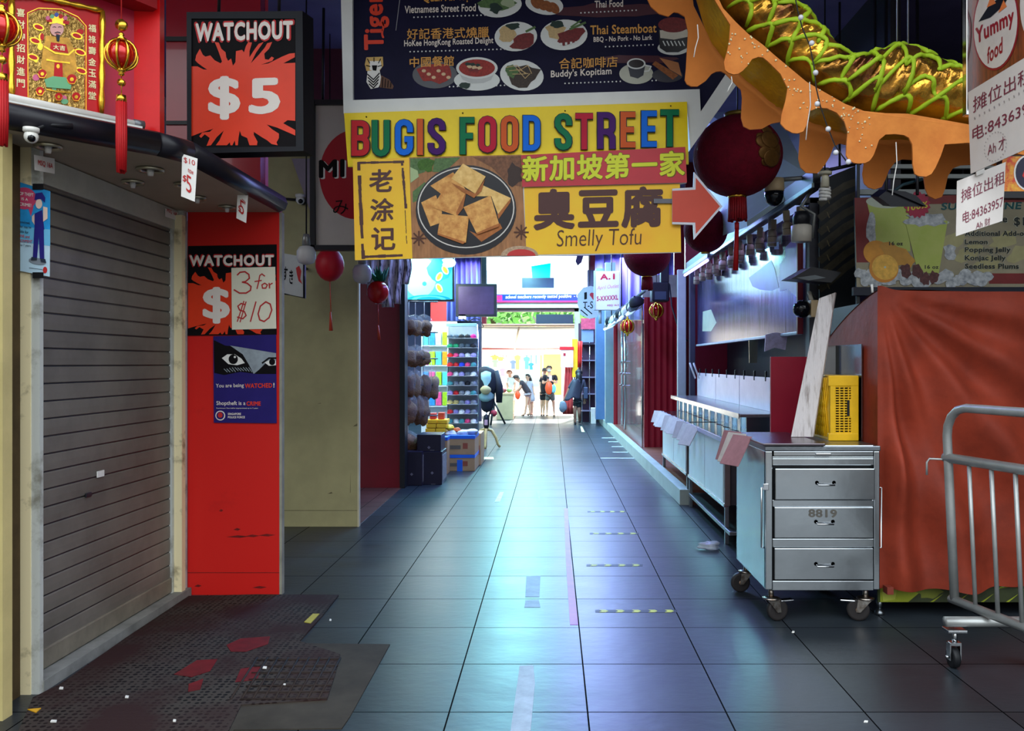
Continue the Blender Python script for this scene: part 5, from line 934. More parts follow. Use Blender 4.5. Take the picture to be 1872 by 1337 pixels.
# ---- covered stall and tarpaulin
stl = thing('covered_stall', 'stall on thin steel legs under the orange tarpaulin with a green cane skirt', 'stall', (2.8, 5.8, 0))
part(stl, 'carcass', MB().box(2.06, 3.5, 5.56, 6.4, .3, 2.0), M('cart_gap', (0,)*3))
for x, y in ((2.08, 5.5), (3.45, 5.5), (2.08, 6.35), (3.45, 6.35)): part(stl, 'leg', MB().lathe([(.016, .1), (.016, .4)], (x, y, 0), 10).lathe([(.012, .03), (.022, .1)], (x, y, 0), 10).lathe([(.035, 0), (.03, .02), (.012, .04)], (x, y, 0), 10), std)
a = Art((0, 5.47, 0)); gs = M('skirt_green', (150, 160, 40), .5, var=.2, scale=6)
part(stl, 'skirt', MB().box(2.06, 3.5, 5.472, 5.485, .085, .5), M('skirt_back', (60, 70, 30), .6)); a.rect(1609, 1035, 1950, 1101, gs, 1)
for i in range(6): a.poly([(1660+i*46, 1101), (1690+i*46, 1076), (1740+i*46, 1068), (1730+i*46, 1082), (1700+i*46, 1101)], M('skirt_dark', (52, 58, 34), .5, var=.3, scale=10), 2)
a.blob(1700, 1082, 22, 12, M('skirt_olive', (110, 116, 40), .5), 3); a.poly([(1612, 1082), (1640, 1074), (1636, 1096), (1614, 1100)], M('skirt_lime', (176, 182, 70), .5), 3)
for i in range(5): a.ell(1792+i*21, 1056, 12, 17, white(), 4); a.ell(1792+i*21, 1056, 8.5, 13.5, M('skirt_red', (180, 30, 44), .5), 5)
part(stl, 'printed_skirt', a)
def tf_(u, v):                                              # front sheet: u along x, v from top to bottom
    X = 2.035+u*1.55; z = 2.055-.015*u-(1.87-.03*u)*v; pk = (X-2.05); d = 0
    for ang, wv, am in ((.55, 5, .022), (1.0, 7, .018)): d += 1.9*am*math.sin((pk*math.cos(ang)-v*1.9*math.sin(ang))*wv*1.7)*math.exp(-pk*.5)*min(1, v*3)
    d += .05*math.sin(pk*17+.6*math.sin(v*4))*(.25+.75*v)*math.exp(-pk*1.3)+.02*math.sin(pk*6.5-v*1.2)*v+.012*math.sin(pk*9+v*3)
    dz = 1.87*v; rr = math.hypot(pk, dz); fi = math.degrees(math.atan2(dz, max(pk, -.02)))
    for f0, w, am in ((86, 3.2, .07), (80, 3.5, -.05), (73, 4, .05), (64, 5, -.035), (52, 5, .05), (42, 6, -.06), (30, 5, .05), (20, 6, -.05), (10, 4, .03)): d += am*math.exp(-((fi-f0)/w)**2)*min(1, rr*1.6)*(1-.25*min(1, rr/2))
    d *= max(0, min(1, pk/.09)); return (X, 5.41-d*.9-.03*v*min(1, max(0, pk)/.09), z+.008*math.sin(u*30)*v+.03*math.exp(-(pk/.06)**2)*(1-v))
def ts_(u, v):                                              # left side sheet
    Y = 5.41+u*.98; zt_ = 2.055-.16*u-.12*u*u; zb_ = .19+.02*u
    return (2.035+.02*math.sin(u*14)*(1-u)*v+.004-.02*math.sin(PI*u)*v, Y, zt_+(zb_-zt_)*v)
tp_ = thing('tarpaulin', 'rust orange tarpaulin draped over the stall behind the crowd barrier', 'tarpaulin', (2.8, 5.5, .18)); tm = M('tarp_orange', (146, 56, 36), .6, var=.16, scale=3, bump=.3, bscale=7, rgb2=(112, 42, 28), spec=.2)
part(tp_, 'front_sheet', MB().grid(tf_, 90, 60), tm); part(tp_, 'side_sheet', MB().grid(ts_, 30, 40), tm); part(tp_, 'top_sheet', MB().grid(lambda u, v: (2.035+u*1.55, 5.44+v*.95, 2.055-.015*u-.16*v-.12*v*v+.01*math.sin(u*9)), 20, 10), tm)
part(tp_, 'peg', MB().tube([P(1595, 535, 5.43), P(1594, 520, 5.43)], .008, 6), white()); part(tp_, 'eyelet_patch', MB().rbox(2.065, 2.105, 5.33, 5.40, .17, .215, .002), M('patch', (120, 50, 36), .6))
# ---- crowd barrier
gv = M('galvanised', (172, 174, 172), .38, .5, .18, 8)
ba = thing('crowd_barrier', 'galvanised steel crowd barrier on casters cut by the right edge', 'barrier', (2.27, 4.4, 0))
A_ = Vector((2.205, 4.74, 0)); D_ = Vector((.22, -.975, 0)).normalized(); L_ = 2.0; lean = Vector((-.045, .0, 1))
bz = lambda s, z: A_+D_*s+Vector((-.045*(z-.3), 0, z))
zb, zr = .3, 1.36; r_ = .024
pth = [bz(0, zb)]+[bz(0, .8), bz(0, zr-.16)]+[bz(.16-.16*math.cos(q), zr-.16+.16*math.sin(q)) for q in (.35, .75, 1.15, PI/2)]+[bz(L_-.16, zr)]+[bz(L_-.16+.16*math.sin(q), zr-.16+.16*math.cos(q)) for q in (.4, .8, 1.2, PI/2)]+[bz(L_, zb)]
part(ba, 'outer_frame', MB().tube(pth, r_, 12), gv); part(ba, 'bottom_rail', MB().tube([bz(-.03, zb), bz(L_+.03, zb)], r_, 12), gv); part(ba, 'upper_rail', MB().tube([bz(-.025, 1.08), bz(L_+.025, 1.08)], r_*1.12, 12), gv)
for k in range(1, 12): part(ba, 'spindle', MB().tube([bz(k*.165, zb), bz(k*.165, 1.08)], .0115, 8), gv)
part(ba, 'hook', MB().tube([bz(0, 1.07), bz(-.05, 1.07)+Vector((-.07, 0, 0)), bz(-.05, 1.07)+Vector((-.085, 0, -.02)), bz(-.05, 1.07)+Vector((-.085, 0, -.09))], .006, 6), gv)
for s in (.22, L_-.2):
    c = bz(s, zb-.055); f_ = part(ba, 'foot', MB().tube([c+Vector((-.20, 0, 0)), c+Vector((.32, 0, 0))], .034, 10, flat=(Vector((0, 0, 1)), .8)), gv)
    for dx in (-.15, .27):
        cw = MB().rbox(c.x+dx-.05, c.x+dx+.05, c.y-.04, c.y+.04, c.z-.05, c.z-.035, .003).lathe([(.014, .13), (.014, c.z-.04)], (c.x+dx, c.y, 0), 8); cw.box(c.x+dx-.026, c.x+dx+.026, c.y-.02, c.y+.02, .125, .14).box(c.x+dx-.03, c.x+dx-.024, c.y-.012, c.y+.03, .045, .135).box(c.x+dx+.024, c.x+dx+.03, c.y-.012, c.y+.03, .045, .135); cw.lathe([(.008, -.04), (.008, .04)], (c.x+dx, c.y+.015, .055), 8, 'X')
        part(f_, 'caster_fork', cw, chrome()); part(f_, 'wheel', MB().lathe([(.035, -.018), (.052, -.017), (.055, -.008), (.055, .008), (.052, .017), (.035, .018)], (c.x+dx, c.y+.015, .055), 20, 'X'), M('wheel_black', (22, 23, 27), .5))
# ---- rental notices and the food stall sign on the right edge
t = thing('grill_sign', 'tall dark grill sign with a round white logo at the right edge', 'sign', (2.13, 4.1, 2.9)); nx = (-1, 0, 0)
part(t, 'panel', MB().box(2.13, 2.17, 3.5, 4.4, 2.92, 4.0), M('grill_brown', (70, 36, 30), .4, var=.6, scale=9, rgb2=(150, 70, 40), stretch=(1, 5, 1))); part(t, 'post', MB().rbox(2.10, 2.14, 4.385, 4.43, 2.86, 4.2, .004), chrome()); part(t, 'hanger', MB().tube([(2.15, 4.2, 3.99), (2.15, 4.2, 4.62)], .01, 6), black()); part(t, 'hanger', MB().tube([(2.15, 3.6, 3.99), (2.15, 3.6, 4.62)], .01, 6), black())
a = Art((2.129, 4, 3), nx); lr = M('logo_red', (150, 24, 40), .5); a.ell(1821, 45, 42, 84, lr, 1, 36, 4); a.ell(1821, 45, 39.5, 80, M('logo_white', (216, 206, 200), .45), 2, 36, 4)
a.text('Yummy', 1786, 90, 1856, 50, 38, lr, 3, .035, -.05); a.text('food', 1806, 118, 1834, 96, 30, lr, 3, .025); a.poly([(1790, 40), (1808, 12), (1832, -8), (1850, -14), (1836, 10), (1812, 32)], pbk, 3); a.poly([(1805, 14), (1814, -10), (1822, 6)], M('flame', (226, 120, 50), .4), 3); a.poly([(1826, 24), (1836, 0), (1842, 12)], M('flame', (0,)*3), 3); a.ell(1885, 10, 20, 60, M('logo_white', (0,)*3), 1)
part(t, 'printed_logo', a)
npp = M('notice_paper', (214, 206, 200), .65, var=.05); ni = M('notice_ink', (122, 44, 66), .6)
a = Art((2.10, 4, 3), nx); q = [(1769, 169), (1885, 98), (1885, 268), (1774, 318)]; t = thing('rental_notice', 'larger handwritten white rental notice hanging below the grill sign', 'notice', tuple(a.at(1774, 318))); part(t, 'sheet', MB().prism([a.at(x, y, -1) for x, y in q], (.004, 0, 0)), npp)
a.text('摊位出租', 1779, 207, 1886, 148, 29, ni, 1, .0); a.text('电:84363957', 1778, 259, 1905, 196, 26, ni, 1, .0); a.text('Ah 才', 1806, 286, 1838, 272, 24, ni, 1, .0)
for i in range(11): a.ell(1782+i*9, 216-i*5, 1.2, 2.5, M('notice_dot', (160, 150, 150), .6), 1, 6)
for i in range(24): q_ = 2*PI*i/24; a.ell(1820+20*math.cos(q_), 268+26*math.sin(q_)-6*math.cos(q_), 1, 1.2, M('notice_dot', (0,)*3), 1, 5)
part(t, 'handwriting', a)
a = Art((0, 4.36, 0)); q = [(1750, 331), (1839, 296), (1833, 404), (1748, 432)]; t = thing('rental_notice', 'smaller handwritten white rental notice in front of the juice banner', 'notice', tuple(a.at(1748, 432))); part(t, 'sheet', MB().prism([a.at(x, y, -1) for x, y in q], (0, .004, 0)), npp)
a.text('摊位出租', 1757, 371, 1837, 335, 24, ni, 1, .0); a.text('电:84363957', 1760, 410, 1834, 378, 22, ni, 1, .0); a.text('Ah 财', 1784, 420, 1810, 411, 14, ni, 1, .0); part(t, 'handwriting', a)
part(t, 'tape', MB().prism([P(1785, 322, 4.35), P(1800, 316, 4.35), P(1800, 296, 4.35), P(1785, 300, 4.35)], (0, .008, 0)), M('clear_tape', (200, 196, 190), .3), 'clear tape')
a = Art((0, 4.7, 0)); t = thing('flame_sign', 'small sign with printed flames and a white ring under the rental notice', 'sign', tuple(P(1868, 350, 4.7))); part(t, 'box', MB().box(P(1832, 0, 4.7).x, P(1930, 0, 4.7).x, 4.7, 4.76, P(0, 362, 4.7).z, P(0, 284, 4.7).z), dark()); a.rect(1832, 286, 1930, 350, M('flame_print', (196, 50, 40), .4, var=.5, scale=22, rgb2=(240, 190, 60), thr=(.35, .6)), 1); a.ell(1880, 316, 27, 33, white(), 2); a.ell(1880, 316, 24, 30, M('ring_navy', (32, 30, 60), .4), 3); a.poly([(1868, 322), (1876, 300), (1884, 318), (1878, 334)], M('flame_red', (206, 40, 40), .4), 4); part(t, 'printed_flames', a); part(t, 'hanger', MB().tube([P(1900, 284, 4.73), Vector((P(1900, 284, 4.73).x, 4.73, 4.61))], .01, 6), black())
# ---- silver strip and plastic sheet below the display board
q = [(1369, 622), (1386, 620), (1384, 664), (1370, 664)]; single('foil_strip', MB().prism([P(x, y, 9.2) for x, y in q], (0, .01, 0)), M('foil', (190, 200, 180), .2, .8, .2), 'narrow foil strip hanging under the display board', 'strip')
q = [(1400, 612), (1416, 608), (1440, 610), (1436, 640), (1416, 636), (1398, 643)]; single('plastic_sheet', MB().prism([P(x, y, 8.0) for x, y in q], (0, .02, 0)), M('film_lilac', (196, 190, 226), .25, var=.3, scale=20), 'crumpled clear plastic sheet hanging at the near corner of the display board', 'plastic sheet')
# ================================================================== FAR RIGHT: SHOPFRONTS ON THE PLATFORM
rw = M('corrugated_red', (150, 24, 36), .35, var=.15, scale=2)
def red_front(name, xa, xb, Y, ztop, zb=.168, n=6):
    X0, X1 = P(xa, 0, Y).x, P(xb, 0, Y).x
    mb = MB().use(rw).grid(lambda u, v: (X0+(X1-X0)*u, Y-.012*abs(math.sin(u*n*PI))**3, zb+v*(ztop-zb)), 60, 1); mb.box(X0, X1, Y+.005, Y+.08, zb, ztop); return struct(mb.build(name))
red_front('wall_right_shopfront', 1178, 1246, 14.7, 2.72)
struct(MB().box(1.53, 2.2, 14.7, 14.9, 2.72, 3.1).build('trim_9', M('pale_shutter_box', (172, 164, 152), .5, var=.2)))
struct(MB().box(2.1, 5, 14.9, 15.0, .168, 4.62).build('wall_right_inner', wm))
red_front('wall_right_entrance', 1122, 1174, 20.2, 2.6)
struct(MB().box(P(1106, 0, 20.8).x, P(1124, 0, 20.8).x, 20.6, 20.9, .168, 4.0).build('pillar_grey', M('grey_green_pillar', (120, 142, 146), .4, var=.1)))
struct(MB().box(P(1089, 0, 22).x, P(1107, 0, 22).x, 21.9, 22.3, .17, 4.0).build('pillar_blue', M('steel_blue_pillar', (84, 112, 146), .4, var=.1)))
struct(MB().box(.72, 5, 23.9, 24.1, 0, 2.7).build('wall_right_end', M('dark_plum_wall', (64, 34, 50), .5, var=.3, scale=3)))
gd = thing('glass_door', 'clear glass shop door with two tall chrome handles beside the grey-green pillar', 'door', (1.56, 17.5, .17))
part(gd, 'pane', MB().box(1.515, 1.523, 14.66, 18.0, .18, 2.6), M('clear_glass', (200, 220, 220), .05, var=0, alpha=.12)); part(gd, 'edge_trim', MB().rbox(1.508, 1.530, 14.62, 14.66, .17, 2.62, .003), chrome())
for Y, dx in ((17.9, -.02), (18.9, -.0)):
    hx = 1.52; part(gd, 'handle', MB().tube([(hx+dx, Y, .22), (hx+dx, Y, 2.3)], .022, 8), chrome())
    for z in (1.1, 1.35, 1.6): part(gd, 'handle_clamp', MB().rbox(hx+dx-.05, hx+.1, Y-.02, Y+.02, z, z+.04, .004), chrome())
part(gd, 'far_pane', MB().box(1.515, 1.523, 18.6, 20.1, .18, 2.6), M('clear_glass', (0,)*3))
# signs, screens, lanterns over the right-hand walkway
def hang(t, x, y, Y, zt=4.61, r=.008): p = P(x, y, Y); part(t, 'hanger', MB().tube([p, Vector((p.x, p.y, zt))], r, 5), black())
Y = 17.0; t = thing('outlet_sign', 'white box sign with red lettering on a post right of the round shirt sign', 'sign', tuple(P(1110, 567, Y)))
part(t, 'box', MB().rbox(P(1087, 0, Y).x, P(1133, 0, Y).x, Y, Y+.15, P(0, 567, Y).z, P(0, 496, Y).z, .01), M('outlet_white', (206, 196, 196), .45, var=.05)); part(t, 'rim', MB().rbox(P(1086, 0, Y).x, P(1089, 0, Y).x, Y-.01, Y+.15, P(0, 567, Y).z, P(0, 495, Y).z, .004), M('rail_grey', (0,)*3))
a = Art((0, Y-.002, 0)); dr = M('outlet_red', (170, 24, 40), .5); a.text('A.1', 1097, 512, 1124, 511, 11, dr, 1, .04); a.text('April Outlet', 1091, 532, 1130, 528, 9, M('outlet_pink', (196, 90, 90), .5), 1, -.005, .2); a.text('S-XXXXXL', 1091, 551, 1130, 548, 9, dr, 1, .03); a.text('MSQ 16-3', 1110, 561, 1131, 560, 4, dr, 1, .02); part(t, 'lettering', a); hang(t, 1105, 497, Y+.08); part(t, 'post', MB().tube([P(1097, 567, Y+.08), P(1097, 592, Y+.08)], .03, 6), M('rail_grey', (0,)*3))
Y = 19.5; t = thing('shirt_sign', 'grey shirt-shaped hanging sign with a red heart left of the outlet sign', 'sign', tuple(P(1073, 582, Y)))
sp_ = [(1056, 538), (1066, 526), (1080, 523), (1098, 527), (1100, 560), (1092, 580), (1078, 583), (1062, 576), (1056, 556)]; part(t, 'board', MB().prism([P(x, y, Y) for x, y in sp_], (0, .05, 0)), M('shirt_grey', (172, 166, 176), .5, var=.1)); a = Art((0, Y, 0)); a.text('I', 1068, 548, 1073, 547, 13, pbk, 1, .03); a.ell(1082, 539, 4, 4, dr, 1, 12); a.ell(1087, 539, 4, 4, dr, 1, 12); a.poly([(1078.5, 540), (1090.5, 540), (1084.5, 549)], dr, 1); a.text('T-Shirt', 1066, 565, 1104, 563, 13, pbk, 1, .01); a.line([(1062, 567), (1074, 577)], 2, pbk, 1); a.line([(1068, 562), (1082, 574)], 2, pbk, 1); part(t, 'lettering', a); hang(t, 1078, 523, Y+.02)
Y = 13.2; t = thing('black_monitor', 'black box monitor hanging below the right end of the tofu banner', 'monitor', tuple(P(1208, 551, Y)))
part(t, 'case', MB().rbox(P(1192, 0, Y).x, P(1224, 0, Y).x, Y, Y+.3, P(0, 551, Y).z, P(0, 516, Y).z, .02), dark()); part(t, 'screen', MB().rbox(P(1197, 0, Y).x, P(1218, 0, Y).x, Y-.006, Y, P(0, 548, Y).z, P(0, 533, Y).z, .004), M('screen_grey', (64, 74, 84), .2)); part(t, 'bracket', MB().rbox(P(1209, 0, Y).x, P(1224, 0, Y).x, Y+.05, Y+.2, P(0, 516, Y).z, 4.61, .01), dark())
part(t, 'cable', MB().tube([P(1224, 520, Y), P(1228, 560, 13.1), P(1240, 600, 13.0), P(1257, 624, 12.95)], .012, 5), black())
gilt_lantern(P(1200, 568, 13.9), .115, 0, 'gilt_lantern', 'small gold lantern below the black monitor', group='gilt lanterns of the walkway'); gilt_lantern(P(1147, 597, 16.2), .13, 0, 'gilt_lantern', 'small orange-lit gold lantern beside the chrome door handles', group='gilt lanterns of the walkway')
for i, (x, y, Y) in enumerate(((1200, 552, 13.9), (1147, 580, 16.2))): single('lantern_cord', MB().tube([P(x, y, Y), Vector((P(x, y, Y).x, Y, 4.61))], .005, 5), black(), ('black cord of the gold lantern below the monitor', 'black cord of the gold lantern beside the door handles')[i], 'cord')
# row of caps on a rail
t = thing('display_rail', 'steel rail slanting along the right-hand shops, hung with black and white caps', 'rail', (1.42, 17, 2.68)); part(t, 'pipe', MB().tube([(1.38, 13.0, 2.68), (1.38, 20.3, 2.68)], .025, 8), M('edge_pale', (0,)*3)); part(t, 'wall_bracket', MB().tube([(1.38, 14.8, 2.68), (1.62, 14.8, 2.68)], .02, 6), black())
for yy in (13.1, 17.3, 20.2): part(t, 'drop_rod', MB().tube([(1.38, yy, 2.68), (1.38, yy, 4.61)], .012, 6), black())
CAPS = {}
def cap_mesh(col, m):
    mb = MB().use(m); k = 14
    mb.lathe([(.085, 0), (.088, .02), (.078, .06), (.05, .09), (.012, .1)], (0, 0, 0), k)
    mb.prism([(-.07, -.05, .0), (-.06, -.12, -.012), (0, -.16, -.02), (.06, -.12, -.012), (.07, -.05, .0)], (0, 0, .008)); mb.ball((0, 0, .102), .01, 8); return mb
def cap(col, rgb, loc, rz, label, group, rx=0, s=1):
    if col not in CAPS:
        o = cap_mesh(col, M('cap_'+col, rgb, .7, var=.15)).build('baseball_cap'); o.data.transform(Matrix.Translation(Vector(o.location))); CAPS[col] = o
    else: o = CAPS[col].copy(); COL.objects.link(o)
    o.location = loc; o.rotation_euler = (rx, 0, rz); o.scale = (s, s, s); tag(o, label, 'cap', group); return o
for i in range(14):
    b = i % 2 == 0; cap('black' if b else 'offwhite', (26, 26, 30) if b else (206, 210, 204), (1.32+.02*(i % 3-1), 13.3+i*.5, 2.50-.04*(i % 2)), math.radians(-60+R.uniform(-25, 25)), '%s cap, %s from the near end of the steel rail' % ('black' if b else 'off-white', ORD[i] if i < 14 else ''), 'caps on the rail', .5, 1.35)
    single('cap_hook', MB().tube([(1.38, 13.3+i*.5, 2.68), (1.34, 13.3+i*.5, 2.56)], .004, 4), black(), 'small wire hook holding a cap on the steel rail', 'hook', 'hooks of the cap rail')
# ================================================================== FAR END: SCREEN, BEAMS, AWNING
Y = 24.4; t = thing('news_screen', 'large bright white video screen with a blue news ticker over the far exit', 'screen', tuple(P(982, 551, Y)))
part(t, 'case', MB().box(P(889, 0, Y).x, P(1076, 0, Y).x, Y+.01, Y+.2, P(0, 552, Y).z, P(0, 420, Y).z), dark())
a = Art((0, Y, 0)); sw = M('screen_white', (240, 255, 252), .3, var=0, emit=2.2); a.rect(889, 420, 1076, 538, sw, 1); a.rect(889, 538, 1076, 551, M('ticker_blue', (20, 40, 190), .3, var=0, emit=1), 1); a.rect(903, 540, 918, 549, M('ticker_red', (230, 30, 90), .3, var=0, emit=1), 2); a.rect(889, 550, 1076, 553, M('ticker_red', (0,)*3), 2)
a.poly([(971, 487), (1007, 481), (1006, 509), (973, 509)], M('screen_cyan', (0, 240, 226), .3, var=0, emit=1), 2); a.rect(954, 508, 1013, 527, M('screen_slate', (46, 46, 84), .3), 3); a.poly([(1055, 467), (1067, 467), (1063, 480), (1056, 486), (1052, 478)], M('screen_lilac', (90, 84, 120), .3), 2)
a.text('school teachers recently tested positive  - C', 924, 548, 1058, 546, 8, M('ticker_white', (245, 248, 255), .3, var=0, emit=1), 3, .015, .1); part(t, 'picture', a)
for x in (895, 1070): part(t, 'hanger', MB().tube([P(x, 430, Y+.1), Vector((P(x, 430, Y+.1).x, Y+.1, 4.62))], .02, 6), black())
struct(MB().box(P(876, 0, 24.3).x, P(889, 0, 24.3).x, 24.25, 24.5, 2.7, 4.62).build('trim_10', wm)); struct(MB().box(P(1076, 0, 24.3).x, P(1089, 0, 24.3).x, 24.25, 24.5, 2.7, 4.62).build('trim_11', wm))
for k, x in enumerate((884, 1080)):
    single('column_speaker', MB().rbox(P(x-6, 0, 24.1).x, P(x+6, 0, 24.1).x, 24.05, 24.22, P(0, 526, 24.1).z, P(0, 494, 24.1).z, .01), M('speaker_slate', (52, 50, 76), .5), ('slim dark speaker on the maroon post left of the news screen', 'slim dark speaker on the maroon post right of the news screen')[k], 'speaker')
lc = M('lilac_curtain', (170, 160, 240), .6, var=.3, scale=3, stretch=(3, 1, .3))
for i, (xa, xb, Y, lab) in enumerate(((790, 878, 23.6, 'pleated lilac curtain left of the news screen'), (1088, 1250, 23.0, 'pleated lilac curtain right of the news screen'))):
    X0, X1 = P(xa, 0, Y).x, P(xb, 0, Y).x; single('pleated_curtain', MB().grid(lambda u, v: (X0+(X1-X0)*u, Y+.05*math.sin(u*60), 2.75+(.7 if 0 else 0)+v*1.85), 160, 2, (0, .01, 0)), lc, lab, 'curtain')
lamp('curtain_tube_light', 'AREA', (1.9, 22.0, 4.4), 60, (.4, .38, 1), .2, 2.4); lamp('curtain_tube_light', 'AREA', (-2.2, 22.6, 4.4), 30, (.4, .38, 1), .2, 1.6)
struct(MB().box(P(878, 0, 24.5).x, P(1062, 0, 24.5).x, 24.5, 24.7, P(0, 563, 24.5).z, P(0, 553, 24.5).z).build('beam_white', M('beam_cream', (226, 222, 200), .5))); struct(MB().box(P(880, 0, 24.6).x, P(1058, 0, 24.6).x, 24.6, 24.8, P(0, 570, 24.6).z, P(0, 562, 24.6).z).build('beam_brown', M('beam_brown', (92, 52, 52), .5)))
t = thing('exit_signboard', 'plain dark rectangular panel hanging under the brown beam at the exit', 'panel', tuple(P(1014, 592, 24.5))); part(t, 'board', MB().rbox(P(980, 0, 24.5).x, P(1048, 0, 24.5).x, 24.5, 24.55, P(0, 592, 24.5).z, P(0, 575, 24.5).z, .006), M('panel_slate', (44, 42, 58), .5)); part(t, 'hanger', MB().tube([P(990, 575, 24.52), P(990, 569, 24.62)], .01, 5), black())
struct(MB().box(P(1050, 0, 24.7).x, P(1060, 0, 24.7).x, 24.6, 24.8, 0, P(0, 553, 24.7).z).build('trim_12', M('exit_post', (190, 180, 160), .5))); struct(MB().box(P(874, 0, 24.5).x, P(880, 0, 24.5).x, 24.45, 24.8, 0, P(0, 553, 24.7).z).build('trim_13', M('exit_post_dark', (70, 62, 80), .5)))
t = thing('entrance_awning', 'white translucent awning sheet over the exit with a red lower hem', 'awning', tuple(P(968, 640, 26.6))); awm = M('awning_white', (232, 232, 214), .6, var=.08)
part(t, 'sheet', MB().grid(lambda u, v: P(876+186*u, 596+42*v, 26.6+.9*v)+Vector((0, 0, -.03*math.sin(PI*u))), 20, 6, (0, .01, 0)), awm); part(t, 'top_rail', MB().tube([P(876, 595, 26.58), P(1062, 595, 26.58)], .04, 8), M('rail_tan', (176, 160, 136), .5)); part(t, 'hem', MB().tube([P(876, 638, 27.48), P(1030, 637, 27.48)], .03, 6), M('hem_red', (170, 70, 66), .5)); part(t, 'seam', MB().tube([P(949, 597, 26.6), P(941, 638, 27.45)], .03, 6), M('rail_tan', (0,)*3))
for x in (872, 1058): part(t, 'post', MB().tube([P(x, 595, 26.6), Vector((P(x, 595, 26.6).x, 26.6, 0))], .04, 8), M('rail_tan', (0,)*3))
# trees, shop block across the lane
def tree(x, Y, z, r, label, n=1100):
    c = P(x, 664, Y); t = thing('leafy_tree', label, 'tree', (c.x, Y, 0), 'trees across the lane'); part(t, 'trunk', MB().tube([(c.x, Y, -.02), (c.x+.1, Y, z*.5), (c.x, Y, z)], [.3, .24, .16], 8), M('bark', (96, 80, 64), .8))
    mb = MB()
    for i in range(n):
        d = Vector((R.gauss(0, 1), R.gauss(0, .8), R.gauss(0, .7))).normalized()*r*R.uniform(.5, 1); p = Vector((c.x, Y, z+r*.35))+d; u = Vector((R.uniform(-1, 1), R.uniform(-1, 1), R.uniform(-1, 1))).normalized()*R.uniform(.18, .34); w = u.cross(d).normalized()*u.length*.6
        mb.add([p-u, p+w, p+u, p-w], [(0, 1, 2, 3)])
    part(t, 'foliage', mb, M('leaf_green', (96, 160, 70), .5, var=.4, scale=2, rgb2=(60, 120, 60)))
tree(900, 48, 4.4, 2.6, 'broad tree beyond the exit, left of the others'); tree(985, 57, 4.8, 2.8, 'broad tree beyond the exit behind the awning middle'); tree(1060, 66, 5.0, 3.2, 'broad tree beyond the exit, right of the others')
bk = thing('shop_block', 'pale shop block across the lane with a yellow shuttered door', 'building', (-.5, 44.2, -.02)); Y = 44
part(bk, 'wall', MB().box(-14, 14, Y, Y+2, -.02, 3.4), M('block_white', (226, 220, 206), .7, var=.06)); part(bk, 'yellow_door', MB().box(P(988, 0, Y).x, P(1026, 0, Y).x, Y-.05, Y, -.02, P(0, 649, Y).z), M('door_yellow', (246, 206, 100), .5)); part(bk, 'fascia', MB().box(P(860, 0, Y).x, P(1040, 0, Y).x, Y-.2, Y, P(0, 647, Y).z, P(0, 641, Y).z), M('fascia_pink', (236, 150, 160), .5)); part(bk, 'blue_panel', MB().box(P(948, 0, Y).x, P(986, 0, Y).x, Y-.04, Y, .4, P(0, 650, Y).z), M('shop_glass_blue', (150, 206, 214), .3))
gar = [('lime', (200, 220, 90), 946, 652, 6, 24), ('pink', (226, 120, 190), 919, 676, 6, 12), ('violet', (150, 140, 200), 925, 660, 8, 13), ('blue', (90, 110, 210), 938, 661, 6, 14), ('cyan', (80, 190, 220), 963, 655, 6, 20), ('deep blue', (40, 120, 200), 971, 666, 5, 10), ('orange', (240, 170, 70), 904, 652, 8, 6), ('yellow', (244, 210, 80), 915, 655, 8, 5), ('green', (120, 200, 120), 905, 660, 6, 12), ('white', (236, 240, 240), 980, 668, 7, 14)]
for i, (cn, rgb, x, y, w, h) in enumerate(gar):
    Y = 33; pt = [(x-w, y), (x-w*.4, y-2), (x+w*.4, y-2), (x+w, y), (x+w*.8, y+h*.3), (x+w*.55, y+h*.25), (x+w*.55, y+h), (x-w*.55, y+h), (x-w*.55, y+h*.25), (x-w*.8, y+h*.3)]
    t = thing('hanging_shirt', cn+' shirt hanging on the rack outside the exit', 'shirt', tuple(P(x, y+h, Y)), 'shirts on the outdoor rack'); part(t, 'cloth', MB().prism([P(a_, b_, Y) for a_, b_ in pt], (0, .08, 0)), M('shirt_'+cn, rgb, .7)); part(t, 'hanger', MB().tube([P(x, y-1, Y+.04), Vector((P(x, y, Y).x, Y+.04, P(0, 648, Y).z))], .012, 5), black())
t = thing('outdoor_rack', 'tall steel clothes rack outside the exit', 'rack', (-1, 33, 0)); part(t, 'bar', MB().tube([P(895, 648, 33.04), P(992, 648, 33.04)], .03, 6), chrome())
for x in (895, 992): part(t, 'post', MB().tube([P(x, 648, 33.04), Vector((P(x, 648, 33.04).x, 33.04, -.02))], .03, 6), chrome())
# clutter at the right side of the exit
Y = 22.85; t = thing('notice_stand', 'pink and yellow boards on a red draped stand right of the exit', 'stand', tuple(G(1040, 768)))
part(t, 'notice_board', MB().rbox(P(1025, 0, Y).x, P(1048, 0, Y).x, Y-.04, Y, P(0, 672, Y).z, P(0, 639, Y).z, .006), M('notice_pink', (232, 176, 160), .5)); part(t, 'header_strip', MB().rbox(P(1023, 0, Y).x, P(1049, 0, Y).x, Y-.05, Y+.01, P(0, 640, Y).z, P(0, 634, Y).z, .004), M('header_red', (214, 30, 36), .5)); part(t, 'red_mark', MB().box(P(1030, 0, Y).x, P(1034, 0, Y).x, Y-.045, Y-.04, P(0, 651, Y).z, P(0, 646, Y).z), dr); part(t, 'yellow_board', MB().rbox(P(1046, 0, Y).x, P(1056, 0, Y).x, Y+.02, Y+.05, P(0, 690, Y).z, P(0, 620, Y).z, .006), M('board_yellow', (240, 180, 30), .5))
